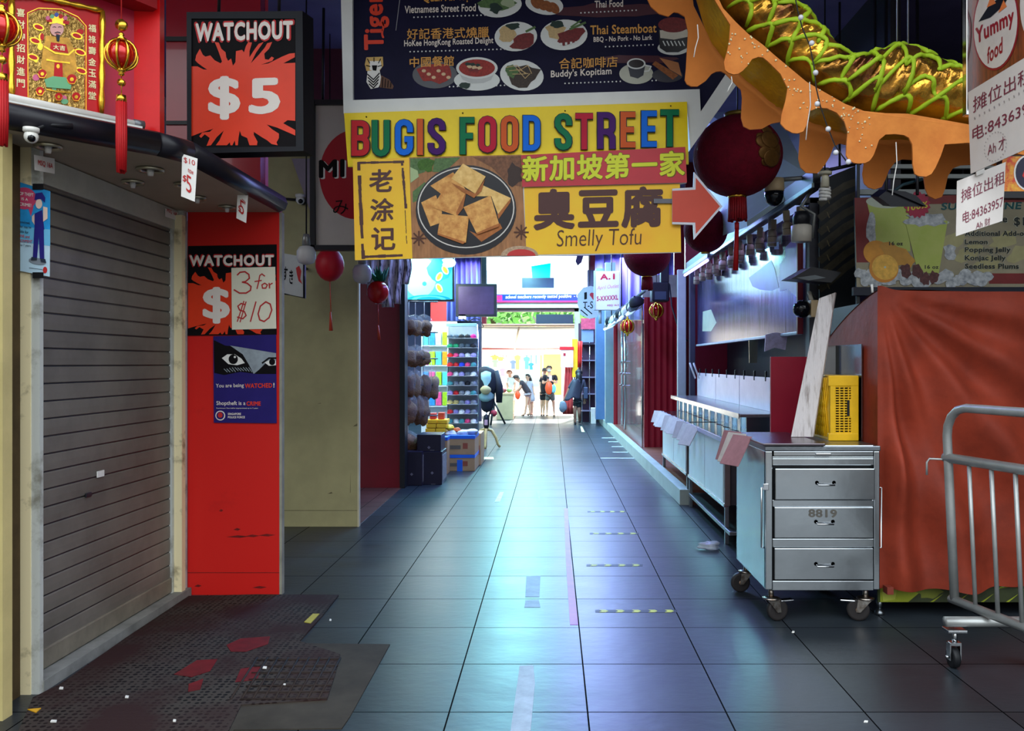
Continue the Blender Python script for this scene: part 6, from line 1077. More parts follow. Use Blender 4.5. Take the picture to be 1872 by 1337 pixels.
part(t, 'drape', MB().grid(lambda u, v: P(1033+u*14-v*5+v*u*6, 672+v*86, Y+.06-.03*math.sin(u*18)), 14, 6, (0, .02, 0)), M('drape_red', (206, 70, 66), .6, var=.2)); part(t, 'flag', MB().grid(lambda u, v: P(1055+u*10-v*2, 624+v*48, Y+.1+.03*math.sin(u*9)), 8, 4, (0, .01, 0)), M('flag_red', (214, 50, 40), .5)); part(t, 'pole', MB().tube([P(1050, 620, Y+.09), Vector((P(1050, 620, Y+.09).x, Y+.09, 0))], .02, 6), chrome())
t = thing('display_rack', 'tall dark rack with shelves and pinned posters inside the last shop on the right', 'rack', (.98, 23.4, 0)); X0, X1 = P(1064, 0, 23.4).x, P(1092, 0, 23.4).x
part(t, 'back', MB().box(X0, X1, 23.4, 23.6, 0, 2.6), M('rack_plum', (70, 44, 66), .5, var=.3, scale=8)); 
for k in range(5): part(t, 'shelf', MB().rbox(X0-.02, X1+.02, 23.1, 23.42, .3+k*.45, .33+k*.45, .004), M('rack_grey', (110, 100, 120), .4))
for x in (1064, 1078, 1091): part(t, 'upright', MB().tube([(P(x, 0, 23.15).x, 23.15, 0), (P(x, 0, 23.15).x, 23.15, 2.6)], .014, 6), chrome())
part(t, 'poster', MB().box(P(1063, 0, 23.05).x, P(1085, 0, 23.05).x, 23.05, 23.08, P(0, 626, 23.05).z, P(0, 603, 23.05).z), M('poster_bluegrey', (110, 122, 156), .5)); part(t, 'poster', MB().box(P(1062, 0, 23.0).x, P(1090, 0, 23.0).x, 23.0, 23.03, P(0, 602, 23.0).z, P(0, 582, 23.0).z), M('poster_redwhite', (170, 60, 80), .5, var=.4, scale=12))
single('white_carton', MB().rbox(P(1080, 0, 22.9).x, P(1089, 0, 22.9).x, 22.7, 22.95, 0, .42, .01), M('carton_white', (220, 214, 196), .6), 'small pale carton at the foot of the last shop on the right', 'carton')

# ================================================================== LEFT-HAND SHOP
kf = M('kraft_card', (186, 150, 104), .65, var=.12, scale=5); bt_ = M('blue_tape', (40, 110, 214), .35)
def carton(x0, x1, Yf, z0, z1, dep, label, tape='h'):
    t = thing('cardboard_box', label, 'box', ((x0+x1)/2, Yf+dep/2, z0), 'cardboard boxes by the shop'); part(t, 'box', MB().rbox(x0, x1, Yf, Yf+dep, z0, z1, .008), kf)
    if 'h' in tape: part(t, 'tape', MB().box(x0-.002, x1+.002, Yf-.003, Yf+dep, z1-.045, z1+.002), bt_, 'blue tape')
    if 'v' in tape: part(t, 'tape', MB().box(x0+.3*(x1-x0)+.02, x0+.55*(x1-x0), Yf-.003, Yf, z0, z0+.17), bt_, 'short strip of blue tape')
    a = Art((0, Yf-.0005, 0)); X = lambda f: CX+(x0+(x1-x0)*f)*F/Yf; Z = lambda f: CY-(z0+(z1-z0)*f-H)*F/Yf
    a.rect(X(.08), Z(.5), X(.48), Z(.3), M('print_grey', (110, 100, 84), .6), 1); a.rect(X(.56), Z(.62), X(.74), Z(.32), M('print_rust', (160, 84, 60), .6), 1); part(t, 'printed_mark', a); return t
Yc = 12.77; cx = lambda x: P(x, 0, Yc).x; cz = lambda y: P(0, y, Yc).z
carton(cx(818), cx(868), Yc, 0, cz(832), .7, 'lower kraft box of the stack beside the dark suitcase boxes', 'hv'); carton(cx(818), cx(868), Yc, cz(832), cz(797), .7, 'upper kraft box of the stack beside the dark suitcase boxes', 'h'); carton(cx(868)-.045, cx(868)+.03, Yc+.75, 0, .50, .6, 'tall narrow kraft box behind the stacked kraft boxes', ''); carton(P(803, 0, 12.4).x, P(818, 0, 12.4).x, 12.4, 0, P(0, 800, 12.4).z, .3, 'kraft box between the dark boxes and the kraft stack', 'h')
db = M('dark_box_card', (38, 34, 56), .3, var=.25, scale=4); Yd = 11.35
def dbox(xa, xb, ya, yb, Yf, dep, label, side=True):
    x0, x1, z0, z1 = P(xa, 0, Yf).x, P(xb, 0, Yf).x, max(0, P(0, yb, Yf).z), P(0, ya, Yf).z; t = thing('dark_carton', label, 'box', ((x0+x1)/2, Yf, z0), 'dark glossy cartons'); part(t, 'box', MB().rbox(x0, x1, Yf, Yf+dep, z0, z1, .008), db)
    if side: part(t, 'side_print', MB().box(x1, x1+.004, Yf+.03, Yf+dep-.03, z0+.05, z1-.05), M('side_print_grey', (150, 146, 140), .4, var=.5, scale=20))
    a = Art((0, Yf-.0005, 0)); m = M('silver_print', (130, 126, 140), .4); a.ell((xa+xb)/2, (ya+yb)/2+8, 3, 3, m, 1, 4); a.rect(xb-20, yb-3, xb-12, yb-2, m, 1); part(t, 'printed_mark', a); return t
dbox(733, 772, 826, 893, 11.2+.06, .5, 'dark glossy carton against the dark post, left of the pair'); dbox(772, 808, 826, 888, Yd, .5, 'dark glossy carton with a printed side, right of the pair'); dbox(762, 806, 795, 826, Yd+.02, .45, 'dark glossy carton lying on the pair of dark cartons', False)
# yellow packets
ypm = M('packet_yellow', (236, 186, 40), .45, var=.1); Yy = 12.9
for c in range(2):
    for r in range(4):
        x0, x1 = P(776+c*19+r*1.5, 0, Yy).x, P(794+c*19+r*1.5, 0, Yy).x; z0, z1 = P(0, 799-r*8, Yy).z, P(0, 791.5-r*8, Yy).z
        o = single('yellow_packet', MB().rbox(x0, x1, Yy, Yy+.32, z0, z1-.002, .008), ypm, '%s packet from the bottom in the %s column of yellow packets' % (ORD[r], ('left', 'right')[c]), 'packet', 'yellow packets')
single('packet_table', MB().box(P(774, 0, Yy).x, P(817, 0, Yy).x, Yy, Yy+.4, 0, P(0, 799.4, Yy).z), db, 'low dark plinth under the yellow packets', 'plinth')
for k, (x, y, cn, rgb) in enumerate(((792, 760, 'red', (206, 60, 50)), (807, 759, 'orange-red', (226, 84, 50)))): c = P(x, y+4, 13.0); single('small_box', MB().rbox(c.x-.045, c.x+.045, 12.95, 13.1, P(0, 767, Yy).z, c.z+.07, .006), M('smallbox_'+cn, rgb, .5), cn+' small box lying on top of the yellow packets', 'box')
def lump(c, r, m, seed, sq=(1, 1, 1), rough=.25):
    rr = random.Random(seed); ph = [rr.uniform(0, 6) for _ in range(6)]; mb = MB(); k, mm = 20, 12; vs = []
    for i in range(mm+1):
        a_ = PI*i/mm
        for j in range(k):
            q = 2*PI*j/k; d = Vector((math.sin(a_)*math.cos(q), math.sin(a_)*math.sin(q), math.cos(a_))); f = 1+rough*(math.sin(d.x*4+ph[0])+math.sin(d.y*5+ph[1])+math.sin(d.z*6+ph[2])+.6*math.sin(d.x*11+d.z*9+ph[3]))/3.6; vs.append(Vector(c)+Vector((d.x*sq[0], d.y*sq[1], d.z*sq[2]))*r*f)
    mb.smooth = True; mb.add(vs, [(i*k+j, (i+1)*k+j, (i+1)*k+(j+1) % k, i*k+(j+1) % k) for i in range(mm) for j in range(k)]); return mb.use(m) if False else mb
for k, (x, y, w, cn, rgb) in enumerate(((826, 788, 12, 'white', (226, 230, 226)), (846, 790, 15, 'pale grey', (196, 206, 206)), (862, 782, 12, 'silver', (176, 180, 186)), (836, 776, 9, 'red and orange', (226, 110, 60)), (822, 764, 9, 'yellow', (236, 206, 60)))): single('wrapped_garment', lump(P(x, y+(797-y)*.55, Yc+.2), w*Yc/F, None, k, (1, .8, .55), .3), M('garment_'+cn, rgb, .45, var=.3, scale=14), cn+' wrapped garment heaped on the kraft boxes', 'garment', 'garments on the kraft boxes')
# fluffy brown bundles
fz = M('brown_plush', (112, 80, 52), .9, var=.4, scale=14, bump=.8, bscale=60); fl_ = M('tan_plush', (140, 110, 78), .9, var=.35, scale=14, bump=.8, bscale=60); cl = M('clear_wrap', (226, 230, 236), .12, var=.1, alpha=.10)
for r, (yc, n) in enumerate(((600, 3), (656, 3), (708, 4), (752, 3), (815, 1))):
    for j in range(n):
        x = 746+j*14+R.uniform(-2, 2); Y = 11.6+j*.22; t = thing('plush_bundle', 'brown plush bundle, %s from the left in the %s row by the dark post' % (ORD[j], ORD[r]), 'bundle', tuple(P(x, yc+16, Y)), 'plush bundles')
        tall = 1.5 if r in (2, 3) else 1; part(t, 'plush', lump(P(x, yc, Y), (15 if n > 1 else 24)*Y/F, None, r*10+j, (.9, .7, tall), .35), (fz, fl_)[(j+r) % 2])
        part(t, 'wrap', lump(P(x, yc-8, Y), (18 if n > 1 else 24)*Y/F, None, r*10+j+500, (.9, .75, tall*.9), .15), cl)
        part(t, 'hook_cord', MB().tube([P(x, yc-20, Y), Vector((P(x, yc, Y).x, Y, P(0, yc-48, Y).z))], .004, 4), white())
t = thing('bundle_rack', 'dark wire rack along the dark post carrying the plush bundles', 'rack', (-2.0, 11.9, 0)); 
for r, yc in enumerate((552, 608, 656, 704, 760)): part(t, 'arm', MB().tube([P(738, yc, 11.5), P(800, yc, 12.3)], .01, 6), dark())
part(t, 'upright', MB().tube([(P(738, 0, 11.5).x, 11.5, 0), (P(738, 0, 11.5).x, 11.5, 2.6)], .018, 6), dark())
# lit product packs on the white back rack
t = thing('pack_rack', 'white lit wall rack carrying bright product packs inside the left shop', 'rack', (-2.3, 17.2, 0)); part(t, 'board', MB().box(P(770, 0, 17).x, P(835, 0, 17).x, 17.0, 17.1, 0, P(0, 588, 17).z), M('rack_white', (224, 232, 234), .4))
for y in (632, 668, 705, 742): part(t, 'ledge', MB().box(P(772, 0, 17).x, P(834, 0, 17).x, 16.86, 17.0, P(0, y+1.5, 17).z, P(0, y, 17).z), M('rack_white', (0,)*3))
packs = [('lime', (170, 216, 50)), ('white', (240, 244, 240)), ('orange', (246, 160, 40)), ('pink', (236, 90, 150)), ('pale pink', (240, 170, 190)), ('aqua', (90, 210, 220)), ('sky blue', (60, 150, 226)), ('silver', (190, 204, 206))]
for r, y in enumerate((632, 668, 705, 742)):
    for j in range(5):
        cn, rgb = packs[(r*3+j*5+(r == 0)*(5-j*4)) % 8]; x = 778+j*12
        single('product_pack', MB().rbox(P(x-5, 0, 16.9).x, P(x+5, 0, 16.9).x, 16.87, 16.97, P(0, y, 16.9).z+.005, P(0, y-25, 16.9).z, .01), M('pack_'+cn, rgb, .35, var=.3, scale=20), '%s product pack, %s from the left on the %s ledge of the lit rack' % (cn, ORD[j], ORD[r]), 'pack', 'product packs')
# rack of caps
t = thing('cap_rack', 'tall wire rack of folded caps behind the kraft boxes', 'rack', (P(844, 0, 15).x, 15.2, 0)); X0, X1 = P(815, 0, 15).x, P(871, 0, 15).x
for x in (X0, X1): part(t, 'upright', MB().tube([(x, 15.3, 0), (x, 15.3, P(0, 592, 15).z)], .015, 6), chrome())
part(t, 'back_panel', MB().box(X0, X1, 15.42, 15.44, 0, P(0, 594, 15).z), M('rack_back', (150, 160, 164), .5)); part(t, 'header', MB().rbox(X0, X1, 15.05, 15.1, P(0, 597, 15).z, P(0, 591, 15).z, .006), M('header_aqua', (150, 190, 190), .4))
cc = [('slate', (70, 84, 94)), ('black', (26, 26, 30)), ('green', (40, 150, 100)), ('magenta', (190, 30, 120)), ('red', (206, 44, 44)), ('cobalt', (40, 70, 200)), ('hot pink', (236, 80, 130)), ('offwhite', (206, 210, 204)), ('lilac', (150, 140, 190)), ('teal', (70, 140, 140)), ('grey', (120, 124, 130)), ('straw', (200, 180, 110))]
rows = [(0, 0, 1, 1, 3), (2, 2, 0, 0, 1), (4, 6, 8, 7, 8), (4, 4, 5, 6, 9), (6, 7, 8, 10, 7), (9, 10, 10, 1, 10), (8, 4, 10, 7, 9), (11, 11, 10, 8, 10), (4, 8, 7, 8, 10), (9, 7, 9, 6, 7)]
for r in range(10):
    y = 612+r*17.4; z = P(0, y+5, 15).z; part(t, 'shelf', MB().box(X0, X1, 15.08, 15.42, z-.02, z-.008), M('shelf_pale', (150, 156, 162), .4, .2))
    for j in range(5): cn, rgb = cc[rows[r][j]]; cap(cn, rgb, (X0+.055+j*.102, 15.17+.02*(j % 2), z+.0), R.uniform(-.3, .3), '%s cap, %s from the left in the %s row of the wire rack' % (cn.replace('offwhite', 'off-white'), ORD[j], ORD[r]), 'caps on the wire rack', 0, .62)
# overhead: lit fish poster, dark square monitor, striped garments
Y = 13.5; t = thing('fish_light_box', 'lit turquoise light box with three orange fish under the tofu banner', 'light box', tuple(P(785, 550, Y)))
part(t, 'case', MB().rbox(P(738, 0, Y).x, P(830, 0, Y).x, Y+.004, Y+.12, P(0, 551, Y).z, P(0, 440, Y).z, .01), dark()); a = Art((0, Y, 0)); em = lambda n, c, e=.2: M(n, c, .3, var=.08, emit=e)
a.rect(741, 440, 827, 547, em('fish_aqua', (70, 206, 214)), 1); a.ell(768, 506, 30, 38, em('fish_pale', (130, 216, 190)), 2); a.ell(776, 519, 4, 4, em('fish_blue', (40, 150, 220)), 3, 14); a.blob(806, 490, 22, 24, em('fish_blue', (0,)*3), 2); a.blob(820, 480, 12, 10, em('fish_white', (230, 246, 246)), 3)
for i in range(3): a.ell(784, 548, 40-i*9, 9-i*2, em('fish_deep', (20, 130, 150)) if i % 2 == 0 else em('fish_aqua', (0,)*3), 3+i, a0=180, a1=360)
for x, y, ro in ((814, 494, 60), (803, 506, 120), (803, 527, 60)): a.ell(x, y, 9, 5.5, em('fish_white', (0,)*3), 5, 14, ro); a.ell(x, y, 7, 3.6, em('fish_orange', (240, 150, 50)), 6, 14, ro)
part(t, 'printed_panel', a); hang(t, 750, 445, Y+.06); hang(t, 818, 445, Y+.06)
Y = 16.5; t = thing('square_monitor', 'dark square framed monitor hanging left of the news screen', 'monitor', tuple(P(870, 580, Y)))
part(t, 'case', MB().rbox(P(833, 0, Y).x, P(908, 0, Y).x, Y, Y+.12, P(0, 579, Y).z, P(0, 519, Y).z, .008), dark()); part(t, 'screen', MB().box(P(838, 0, Y).x, P(903, 0, Y).x, Y-.004, Y, P(0, 575, Y).z, P(0, 524, Y).z), M('screen_plum', (66, 48, 78), .25, var=.3, scale=3)); part(t, 'pole', MB().rbox(P(880, 0, Y).x, P(889, 0, Y).x, Y+.03, Y+.1, P(0, 520, Y).z, 4.61, .005), dark()); part(t, 'adapter', MB().rbox(P(838, 0, Y).x, P(852, 0, Y).x, Y, Y+.06, P(0, 584, Y).z, P(0, 574, Y).z, .006), white(), 'white adapter'); part(t, 'cable', MB().tube([P(846, 583, Y), P(856, 588, Y), P(868, 582, Y), P(878, 585, Y), P(884, 598, Y), P(872, 600, Y)], .01, 5), black())
stp_ = M('striped_cloth', (176, 166, 170), .8, var=.7, scale=14, stretch=(6, 1, .5), rgb2=(70, 66, 74), thr=(.42, .5))
for i in range(6):
    x = 664+i*15; Y = 10.3+i*.06; yb = (520, 540, 556, 562, 556, 520)[i]; X0 = P(x-11, 0, Y).x; X1 = P(x+11, 0, Y).x; zt, zb = P(0, 462, Y).z, P(0, yb, Y).z
    t = thing('striped_garment', '%s striped grey garment from the left hanging above the maroon panel' % ORD[i], 'garment', ((X0+X1)/2, Y, zb), 'striped garments'); part(t, 'cloth', MB().grid(lambda u, v: (X0+(X1-X0)*u*(1)+.02*math.sin(v*5+i), Y-.05*math.sin(PI*u)+.015*math.sin(u*16), zb+(zt-zb)*v), 12, 6, (0, .02, 0)), stp_)
    part(t, 'hanger', MB().tube([(X0, Y, zt), ((X0+X1)/2, Y, zt+.06), (X1, Y, zt)], .006, 5).tube([((X0+X1)/2, Y, zt+.06), ((X0+X1)/2, Y, 3.2)], .005, 5), black())
t = thing('garment_rail', 'black rail under the ceiling carrying the striped garments', 'rail', (-2.0, 10.4, 3.2)); part(t, 'bar', MB().tube([(P(645, 0, 10.3).x, 10.3, 3.2), (P(755, 0, 10.6).x, 10.62, 3.2)], .015, 6), black())
for x, yy in ((650, 10.31), (750, 10.6)): part(t, 'drop_rod', MB().tube([(P(x, 0, yy).x, yy, 3.2), (P(x, 0, yy).x, yy, 4.61)], .01, 6), black())
single('red_board', MB().rbox(P(787, 0, 17.5).x, P(816, 0, 17.5).x, 17.5, 17.55, P(0, 592, 17.5).z, 4.61, .006), M('board_red', (206, 50, 50), .5), 'plain red board hanging below the fish light box', 'board')
# dummy with jackets on a wooden tripod, black tripod, carton table
Y = 16.2; t = thing('dress_form', 'dress form in dark jackets on a pale wooden tripod beside the kraft boxes', 'dress form', tuple(G(889, 822))); c = Vector((P(889, 0, Y).x, Y, 0)); wdn = M('pale_wood', (196, 166, 104), .45, var=.2)
for q in (0, PI, PI*1.5): d = Vector((math.cos(q), math.sin(q), 0)); part(t, 'leg', MB().tube([c+Vector((0, 0, .36)), c+d*.1+Vector((0, 0, .34)), c+d*.18+Vector((0, 0, .2)), c+d*.22+Vector((0, 0, .07)), c+d*.26+Vector((0, 0, .025))], [.03, .03, .026, .024, .024], 7), wdn)
part(t, 'pole', MB().tube([c+Vector((0, 0, .02)), c+Vector((0, 0, 1.0))], .014, 8), chrome()); part(t, 'hub', MB().lathe([(.03, .36), (.055, .42), (.06, .55), (.045, .62), (.02, .64)], c, 14), dark()); part(t, 'hub_label', MB().rbox(c.x-.03, c.x+.03, c.y-.068, c.y-.06, .44, .54, .003), M('label_pink', (220, 170, 180), .5))
part(t, 'torso', MB().lathe([(.09, .88), (.15, .95), (.13, 1.12), (.16, 1.32), (.15, 1.42), (.06, 1.5), (.05, 1.58)], c, 18), M('form_cloth', (170, 206, 200), .7)); jk_ = M('jacket_black', (34, 34, 44), .7, var=.3)
part(t, 'jacket', lump(c+Vector((.0, .0, 1.25)), .21, None, 5, (1, .7, 1.5), .12), jk_); part(t, 'sleeve', MB().tube([c+Vector((-.16, 0, 1.45)), c+Vector((-.24, -.02, 1.15)), c+Vector((-.24, -.05, .86))], [.07, .075, .06], 9), M('jacket_teal', (60, 130, 130), .6)); part(t, 'sleeve', MB().tube([c+Vector((.16, 0, 1.45)), c+Vector((.24, -.02, 1.15)), c+Vector((.24, -.05, .86))], [.07, .075, .06], 9), jk_); part(t, 'bag', lump(c+Vector((0, -.17, 1.1)), .1, None, 9, (1, .5, .8), .1), M('bag_straw', (190, 170, 120), .6)); part(t, 'lower_coat', lump(c+Vector((.02, 0, .86)), .13, None, 11, (1, .7, 1.4), .15), jk_)
Y = 22.5; c = Vector((P(903, 0, Y).x, Y, 0)); t = thing('black_tripod', 'black tripod stand with a red base pack behind the dress form', 'tripod', tuple(c))
for q in (.3, 2.4, 4.5): d = Vector((math.cos(q), math.sin(q), 0)); part(t, 'leg', MB().tube([c+Vector((0, 0, .6)), c+d*.3+Vector((0, 0, .01))], .025, 6), black())
part(t, 'pole', MB().tube([c+Vector((0, 0, .3)), c+Vector((0, 0, 1.1))], .03, 6), black()); part(t, 'head', MB().rbox(c.x-.06, c.x+.25, c.y-.06, c.y+.06, .82, .9, .01), black()); part(t, 'base_pack', MB().ball(c+Vector((0, -.1, .3)), .09, 12), M('pack_red_dark', (150, 30, 50), .6))
Y = 24.4; t = thing('carton_table', 'brown carton used as a table with fruit-coloured goods just inside the exit', 'table', tuple(G(925, 764))); part(t, 'box', MB().rbox(P(908, 0, Y).x, P(938, 0, Y).x, Y, Y+.5, 0, P(0, 721, Y).z, .01), M('carton_brown', (186, 156, 116), .6)); part(t, 'rim', MB().rbox(P(907, 0, Y).x, P(939, 0, Y).x, Y-.01, Y+.51, P(0, 723, Y).z, P(0, 719, Y).z, .004), M('carton_rim', (170, 140, 100), .6))
for k, (x, cn, rgb) in enumerate(((911, 'orange-brown', (196, 100, 50)), (921, 'maroon', (120, 50, 60)), (931, 'green', (120, 150, 90)))): c = P(x, 715, Y+.2); single('small_bag', lump(Vector((c.x, c.y, P(0, 719, Y).z+.075)), .075, None, k+40, (1, 1, .9), .12), M('smallbag_'+cn, rgb, .6), cn+' small bag on the carton table', 'bag')
# ================================================================== PEOPLE
SK = {'l': (198, 150, 122), 'd': (150, 104, 82)}
def skin_tree(name, joints, edges, m, parent, sub=2):
    """one continuous surface grown round connected joints (position, radius)"""
    me = bpy.data.meshes.new(name); o0 = ORG[parent.name]
    me.from_pydata([Vector(p)-o0 for p, r in joints], edges, []); me.materials.append(m)
    o = bpy.data.objects.new(name, me); COL.objects.link(o); o.parent = parent; ORG[o.name] = o0
    o.modifiers.new('skin', 'SKIN'); me.skin_vertices or me.attributes
    for i, (p, r) in enumerate(joints):
        sv = me.skin_vertices[0].data[i]; rr = r if isinstance(r, tuple) else (r, r); sv.radius = rr; sv.use_root = i == 0
    o.modifiers['skin'].use_smooth_shade = True
    s = o.modifiers.new('smooth', 'SUBSURF'); s.levels = sub; s.render_levels = sub
    return o
def person(label, Y, J, sc, skin, top, bottom, hair, hairlong=0, face=1, sleeves=.45, mask=False, dress=False, group=None, cap_=None, shawl=None):
    """J: joints in the photo at depth Y (+ optional third value, metres nearer the viewer); sc: size of the figure, 1 = 1.7 m tall"""
    q = lambda k: P(J[k][0], J[k][1], Y)-Vector((0, J[k][2] if len(J[k]) > 2 else 0, 0))
    t = thing('person', label, 'person', (q('hip').x, Y, 0), group); sm_ = M('skin_'+skin, SK[skin], .55, var=.05)
    head, neck, chest, hip = q('head'), q('neck'), q('chest'), q('hip'); hr = .098*sc
    V = []; E = []
    def add(p, r, par=None):
        V.append((p, r)); 
        if par is not None: E.append((par, len(V)-1))
        return len(V)-1
    up = (neck-hip).normalized(); pel = add(hip, (.13*sc, .10*sc)); bel = add(hip.lerp(chest, .5), (.125*sc, .095*sc), pel); ch = add(chest, (.15*sc, .105*sc), bel); nk0 = add(neck.lerp(chest, .35), .07*sc, ch); nk = add(neck, .052*sc, nk0)
    hd = (head-neck).normalized(); jaw = add(neck+hd*(.07*sc), .062*sc, nk); md = add(head, .088*sc, jaw); add(head+hd*.085*sc, .06*sc, md)
    for s in 'LR':
        sh, el, ha = q('sh'+s), q('el'+s), q('ha'+s); i = add(sh, .058*sc, ch); i = add(sh.lerp(el, .5), .046*sc, i); i = add(el, .038*sc, i); i = add(el.lerp(ha, .55), .033*sc, i); w = add(ha, (.022*sc, .03*sc), i)
        d = (ha-el).normalized(); sd = d.cross(Vector((0, 1, 0))); sd = sd.normalized() if sd.length > .1 else Vector((1, 0, 0)); pm = add(ha+d*.05*sc, (.018*sc, .036*sc), w)
        for k in range(4): 
            b = add(ha+d*.095*sc+sd*(.03-.02*k)*sc, .0095*sc, pm); b = add(ha+d*(.13+.012*(k in (1, 2)))*sc+sd*(.033-.022*k)*sc+Vector((0, -.012*sc, 0)), .0085*sc, b); add(ha+d*(.15+.015*(k in (1, 2)))*sc+sd*(.033-.022*k)*sc+Vector((0, -.03*sc, 0)), .007*sc, b)
        b = add(ha+d*.04*sc+sd*.05*sc, .011*sc, w); add(ha+d*.085*sc+sd*.068*sc, .0085*sc, b)
        hp = hip+(q('kn'+s)-hip)*.08+Vector((q('kn'+s).x-hip.x, 0, 0))*.35; i = add(hp, .088*sc, pel); i = add(hp.lerp(q('kn'+s), .5), .074*sc, i); i = add(q('kn'+s), .052*sc, i); i = add(q('kn'+s).lerp(q('an'+s), .35), .05*sc, i); an = add(q('an'+s), .033*sc, i)
        to = q('an'+s)+Vector((J.get('toe', (0,))[0]*.12*sc, -face*.15*sc, -.055*sc)); add(q('an'+s)+Vector((0, face*.03*sc, -.045*sc)), .032*sc, an); i = add(q('an'+s).lerp(to, .5)+Vector((0, 0, -.01*sc)), .033*sc, an); add(to, .026*sc, i)
    body = skin_tree('body', V, E, sm_, t)
    # face
    fd = Vector((J.get('look', (0,))[0], -face, 0)).normalized(); rt = fd.cross(Vector((0, 0, 1)))
    for s in (-1, 1):
        part(t, 'eye', MB().ball(head+fd*.080*sc+rt*s*.032*sc+hd*.01*sc, .013*sc, 8), M('eye_dark', (40, 30, 30), .3)); part(t, 'ear', MB().ball(head+rt*s*.09*sc-hd*.005*sc, .022*sc, 8, (.6, 1, 1.3)), sm_)
    part(t, 'nose', MB().ball(head+fd*.092*sc-hd*.015*sc, .016*sc, 8, (.8, 1, 1.3)), sm_)
    if mask: part(t, 'face_mask', MB().ball(head+fd*.052*sc-hd*.045*sc, .062*sc, 14, (1, .85, .8)), M('mask_blue', (190, 214, 222), .6))
    else: part(t, 'mouth', MB().ball(head+fd*.084*sc-hd*.05*sc, .016*sc, 8, (1.4, .5, .4)), M('lips', (150, 80, 76), .5))
    # hair: a shell behind and above the face
    hm = M('hair_'+hair, {'black': (24, 20, 22), 'brown': (110, 60, 40)}[hair], .5, var=.3); hb = MB(); c = head+hd*.022*sc-fd*.014*sc; k = 18; vs = []
    for i in range(10):
        a_ = PI*.62*i/9
        for j in range(k):
            b = 2*PI*j/k; d = fd*math.sin(a_)*math.cos(b)+rt*math.sin(a_)*math.sin(b)+hd*math.cos(a_); fr_ = max(0, d.dot(fd)); d2 = d*(.106*sc)
            if fr_ > .25 and d.dot(hd) < .45: d2 = d*.07*sc
            vs.append(c+d2)
    hb.smooth = True; hb.add(vs, [(i*k+j, (i+1)*k+j, (i+1)*k+(j+1) % k, i*k+(j+1) % k) for i in range(9) for j in range(k)])
    if hairlong:
        p0 = head-fd*.05*sc+hd*.03*sc; hb.tube([p0, head-fd*.085*sc-Vector((0, 0, .08*sc)), head-fd*.10*sc-Vector((0, 0, hairlong*.6)), head-fd*.09*sc-Vector((0, 0, hairlong))], [.07*sc, .095*sc, .10*sc, .03*sc], 12)
    part(t, 'hair', hb, hm)
    if cap_: part(t, 'cap', MB().lathe([(.10*sc, 0), (.098*sc, .05*sc), (.07*sc, .085*sc), (.01*sc, .1*sc)], head+hd*.03*sc, 16).prism([head+hd*.035*sc+fd*.06*sc+rt*.07*sc, head+hd*.02*sc+fd*.17*sc+rt*.04*sc, head+hd*.02*sc+fd*.17*sc-rt*.04*sc, head+hd*.035*sc+fd*.06*sc-rt*.07*sc], (0, 0, .012*sc)), M('cap_brown', cap_, .7))
    # clothing follows the same bones, a little wider
    V2 = []; E2 = []
    def a2(p, r, par=None):
        V2.append((p, r)); 
        if par is not None: E2.append((par, len(V2)-1))
        return len(V2)-1
    low = hip-up*.05*sc; x = a2(chest, (.168*sc, .122*sc)); b = a2(hip.lerp(chest, .5), (.148*sc, .115*sc), x); b = a2(hip, (.15*sc, .118*sc), b)
    if dress: a2(hip-up*.33*sc, (.19*sc, .15*sc), b)
    else: a2(low, (.15*sc, .116*sc), b)
    a2(neck.lerp(chest, .3), .078*sc, x)
    for s in 'LR': i = a2(q('sh'+s), .07*sc, x); a2(q('sh'+s).lerp(q('el'+s), sleeves*1.6), .062*sc, i)
    tn = 'top_%d_%d_%d' % top; skin_tree('shirt', V2, E2, M(tn, top, .75, var=.15, scale=12), t)
    if bottom:
        V2 = []; E2 = []; x = a2(hip+up*.04*sc, (.145*sc, .115*sc))
        for s in 'LR': hp = hip+(q('kn'+s)-hip)*.08+Vector((q('kn'+s).x-hip.x, 0, 0))*.35; i = a2(hp, .102*sc, x); a2(hp.lerp(q('kn'+s), J.get('leg', (.8,))[0]), .09*sc, i)
        skin_tree('shorts', V2, E2, M('bottom_%d_%d_%d' % bottom, bottom, .75, var=.12, scale=12), t)
    for s in 'LR':
        an = q('an'+s); part(t, 'shoe', MB().ball(an+Vector((J.get('toe', (0,))[0]*.06*sc, -face*.05*sc, -.06*sc)), .055*sc, 12, (.75, 1.8, .6)), M('shoe_dark', (54, 46, 48), .6))
    return t, q, fd, rt
S0 = .9
t, q, fd, rt = person('masked man in a black shirt and grey shorts looking down at his phone', 25.8, dict(head=(1004, 675), neck=(1004, 683), chest=(1005, 694), hip=(1005.5, 719), shL=(995, 687), shR=(1016, 687), elL=(992.5, 701, .05), elR=(1018, 701, .05), haL=(1001, 697, .32), haR=(1008, 695, .32), knL=(1000, 737), knR=(1012, 737), anL=(1000, 756), anR=(1013, 756.5)), S0, 'l', (34, 30, 36), (96, 104, 104), 'black', mask=True)
part(t, 'phone', MB().rbox(q('haL').x+.05, q('haL').x+.13, q('haL').y-.16, q('haL').y-.14, q('haL').z+.02, q('haL').z+.16, .006), M('phone_pale', (220, 190, 190), .3)); 
single('carrier_bag', lump(P(1003.5, 710, 25.35), .15, None, 77, (.7, .4, 1.25), .1), M('bag_orange', (236, 84, 44), .4, var=.15), 'bright orange plastic bag hanging from the masked man\'s hand', 'bag')
single('carrier_bag', lump(P(1012, 711, 25.36), .10, None, 78, (.7, .4, 1.3), .1), M('bag_cyan', (120, 190, 210), .4), 'pale blue plastic bag held beside the orange one', 'bag')
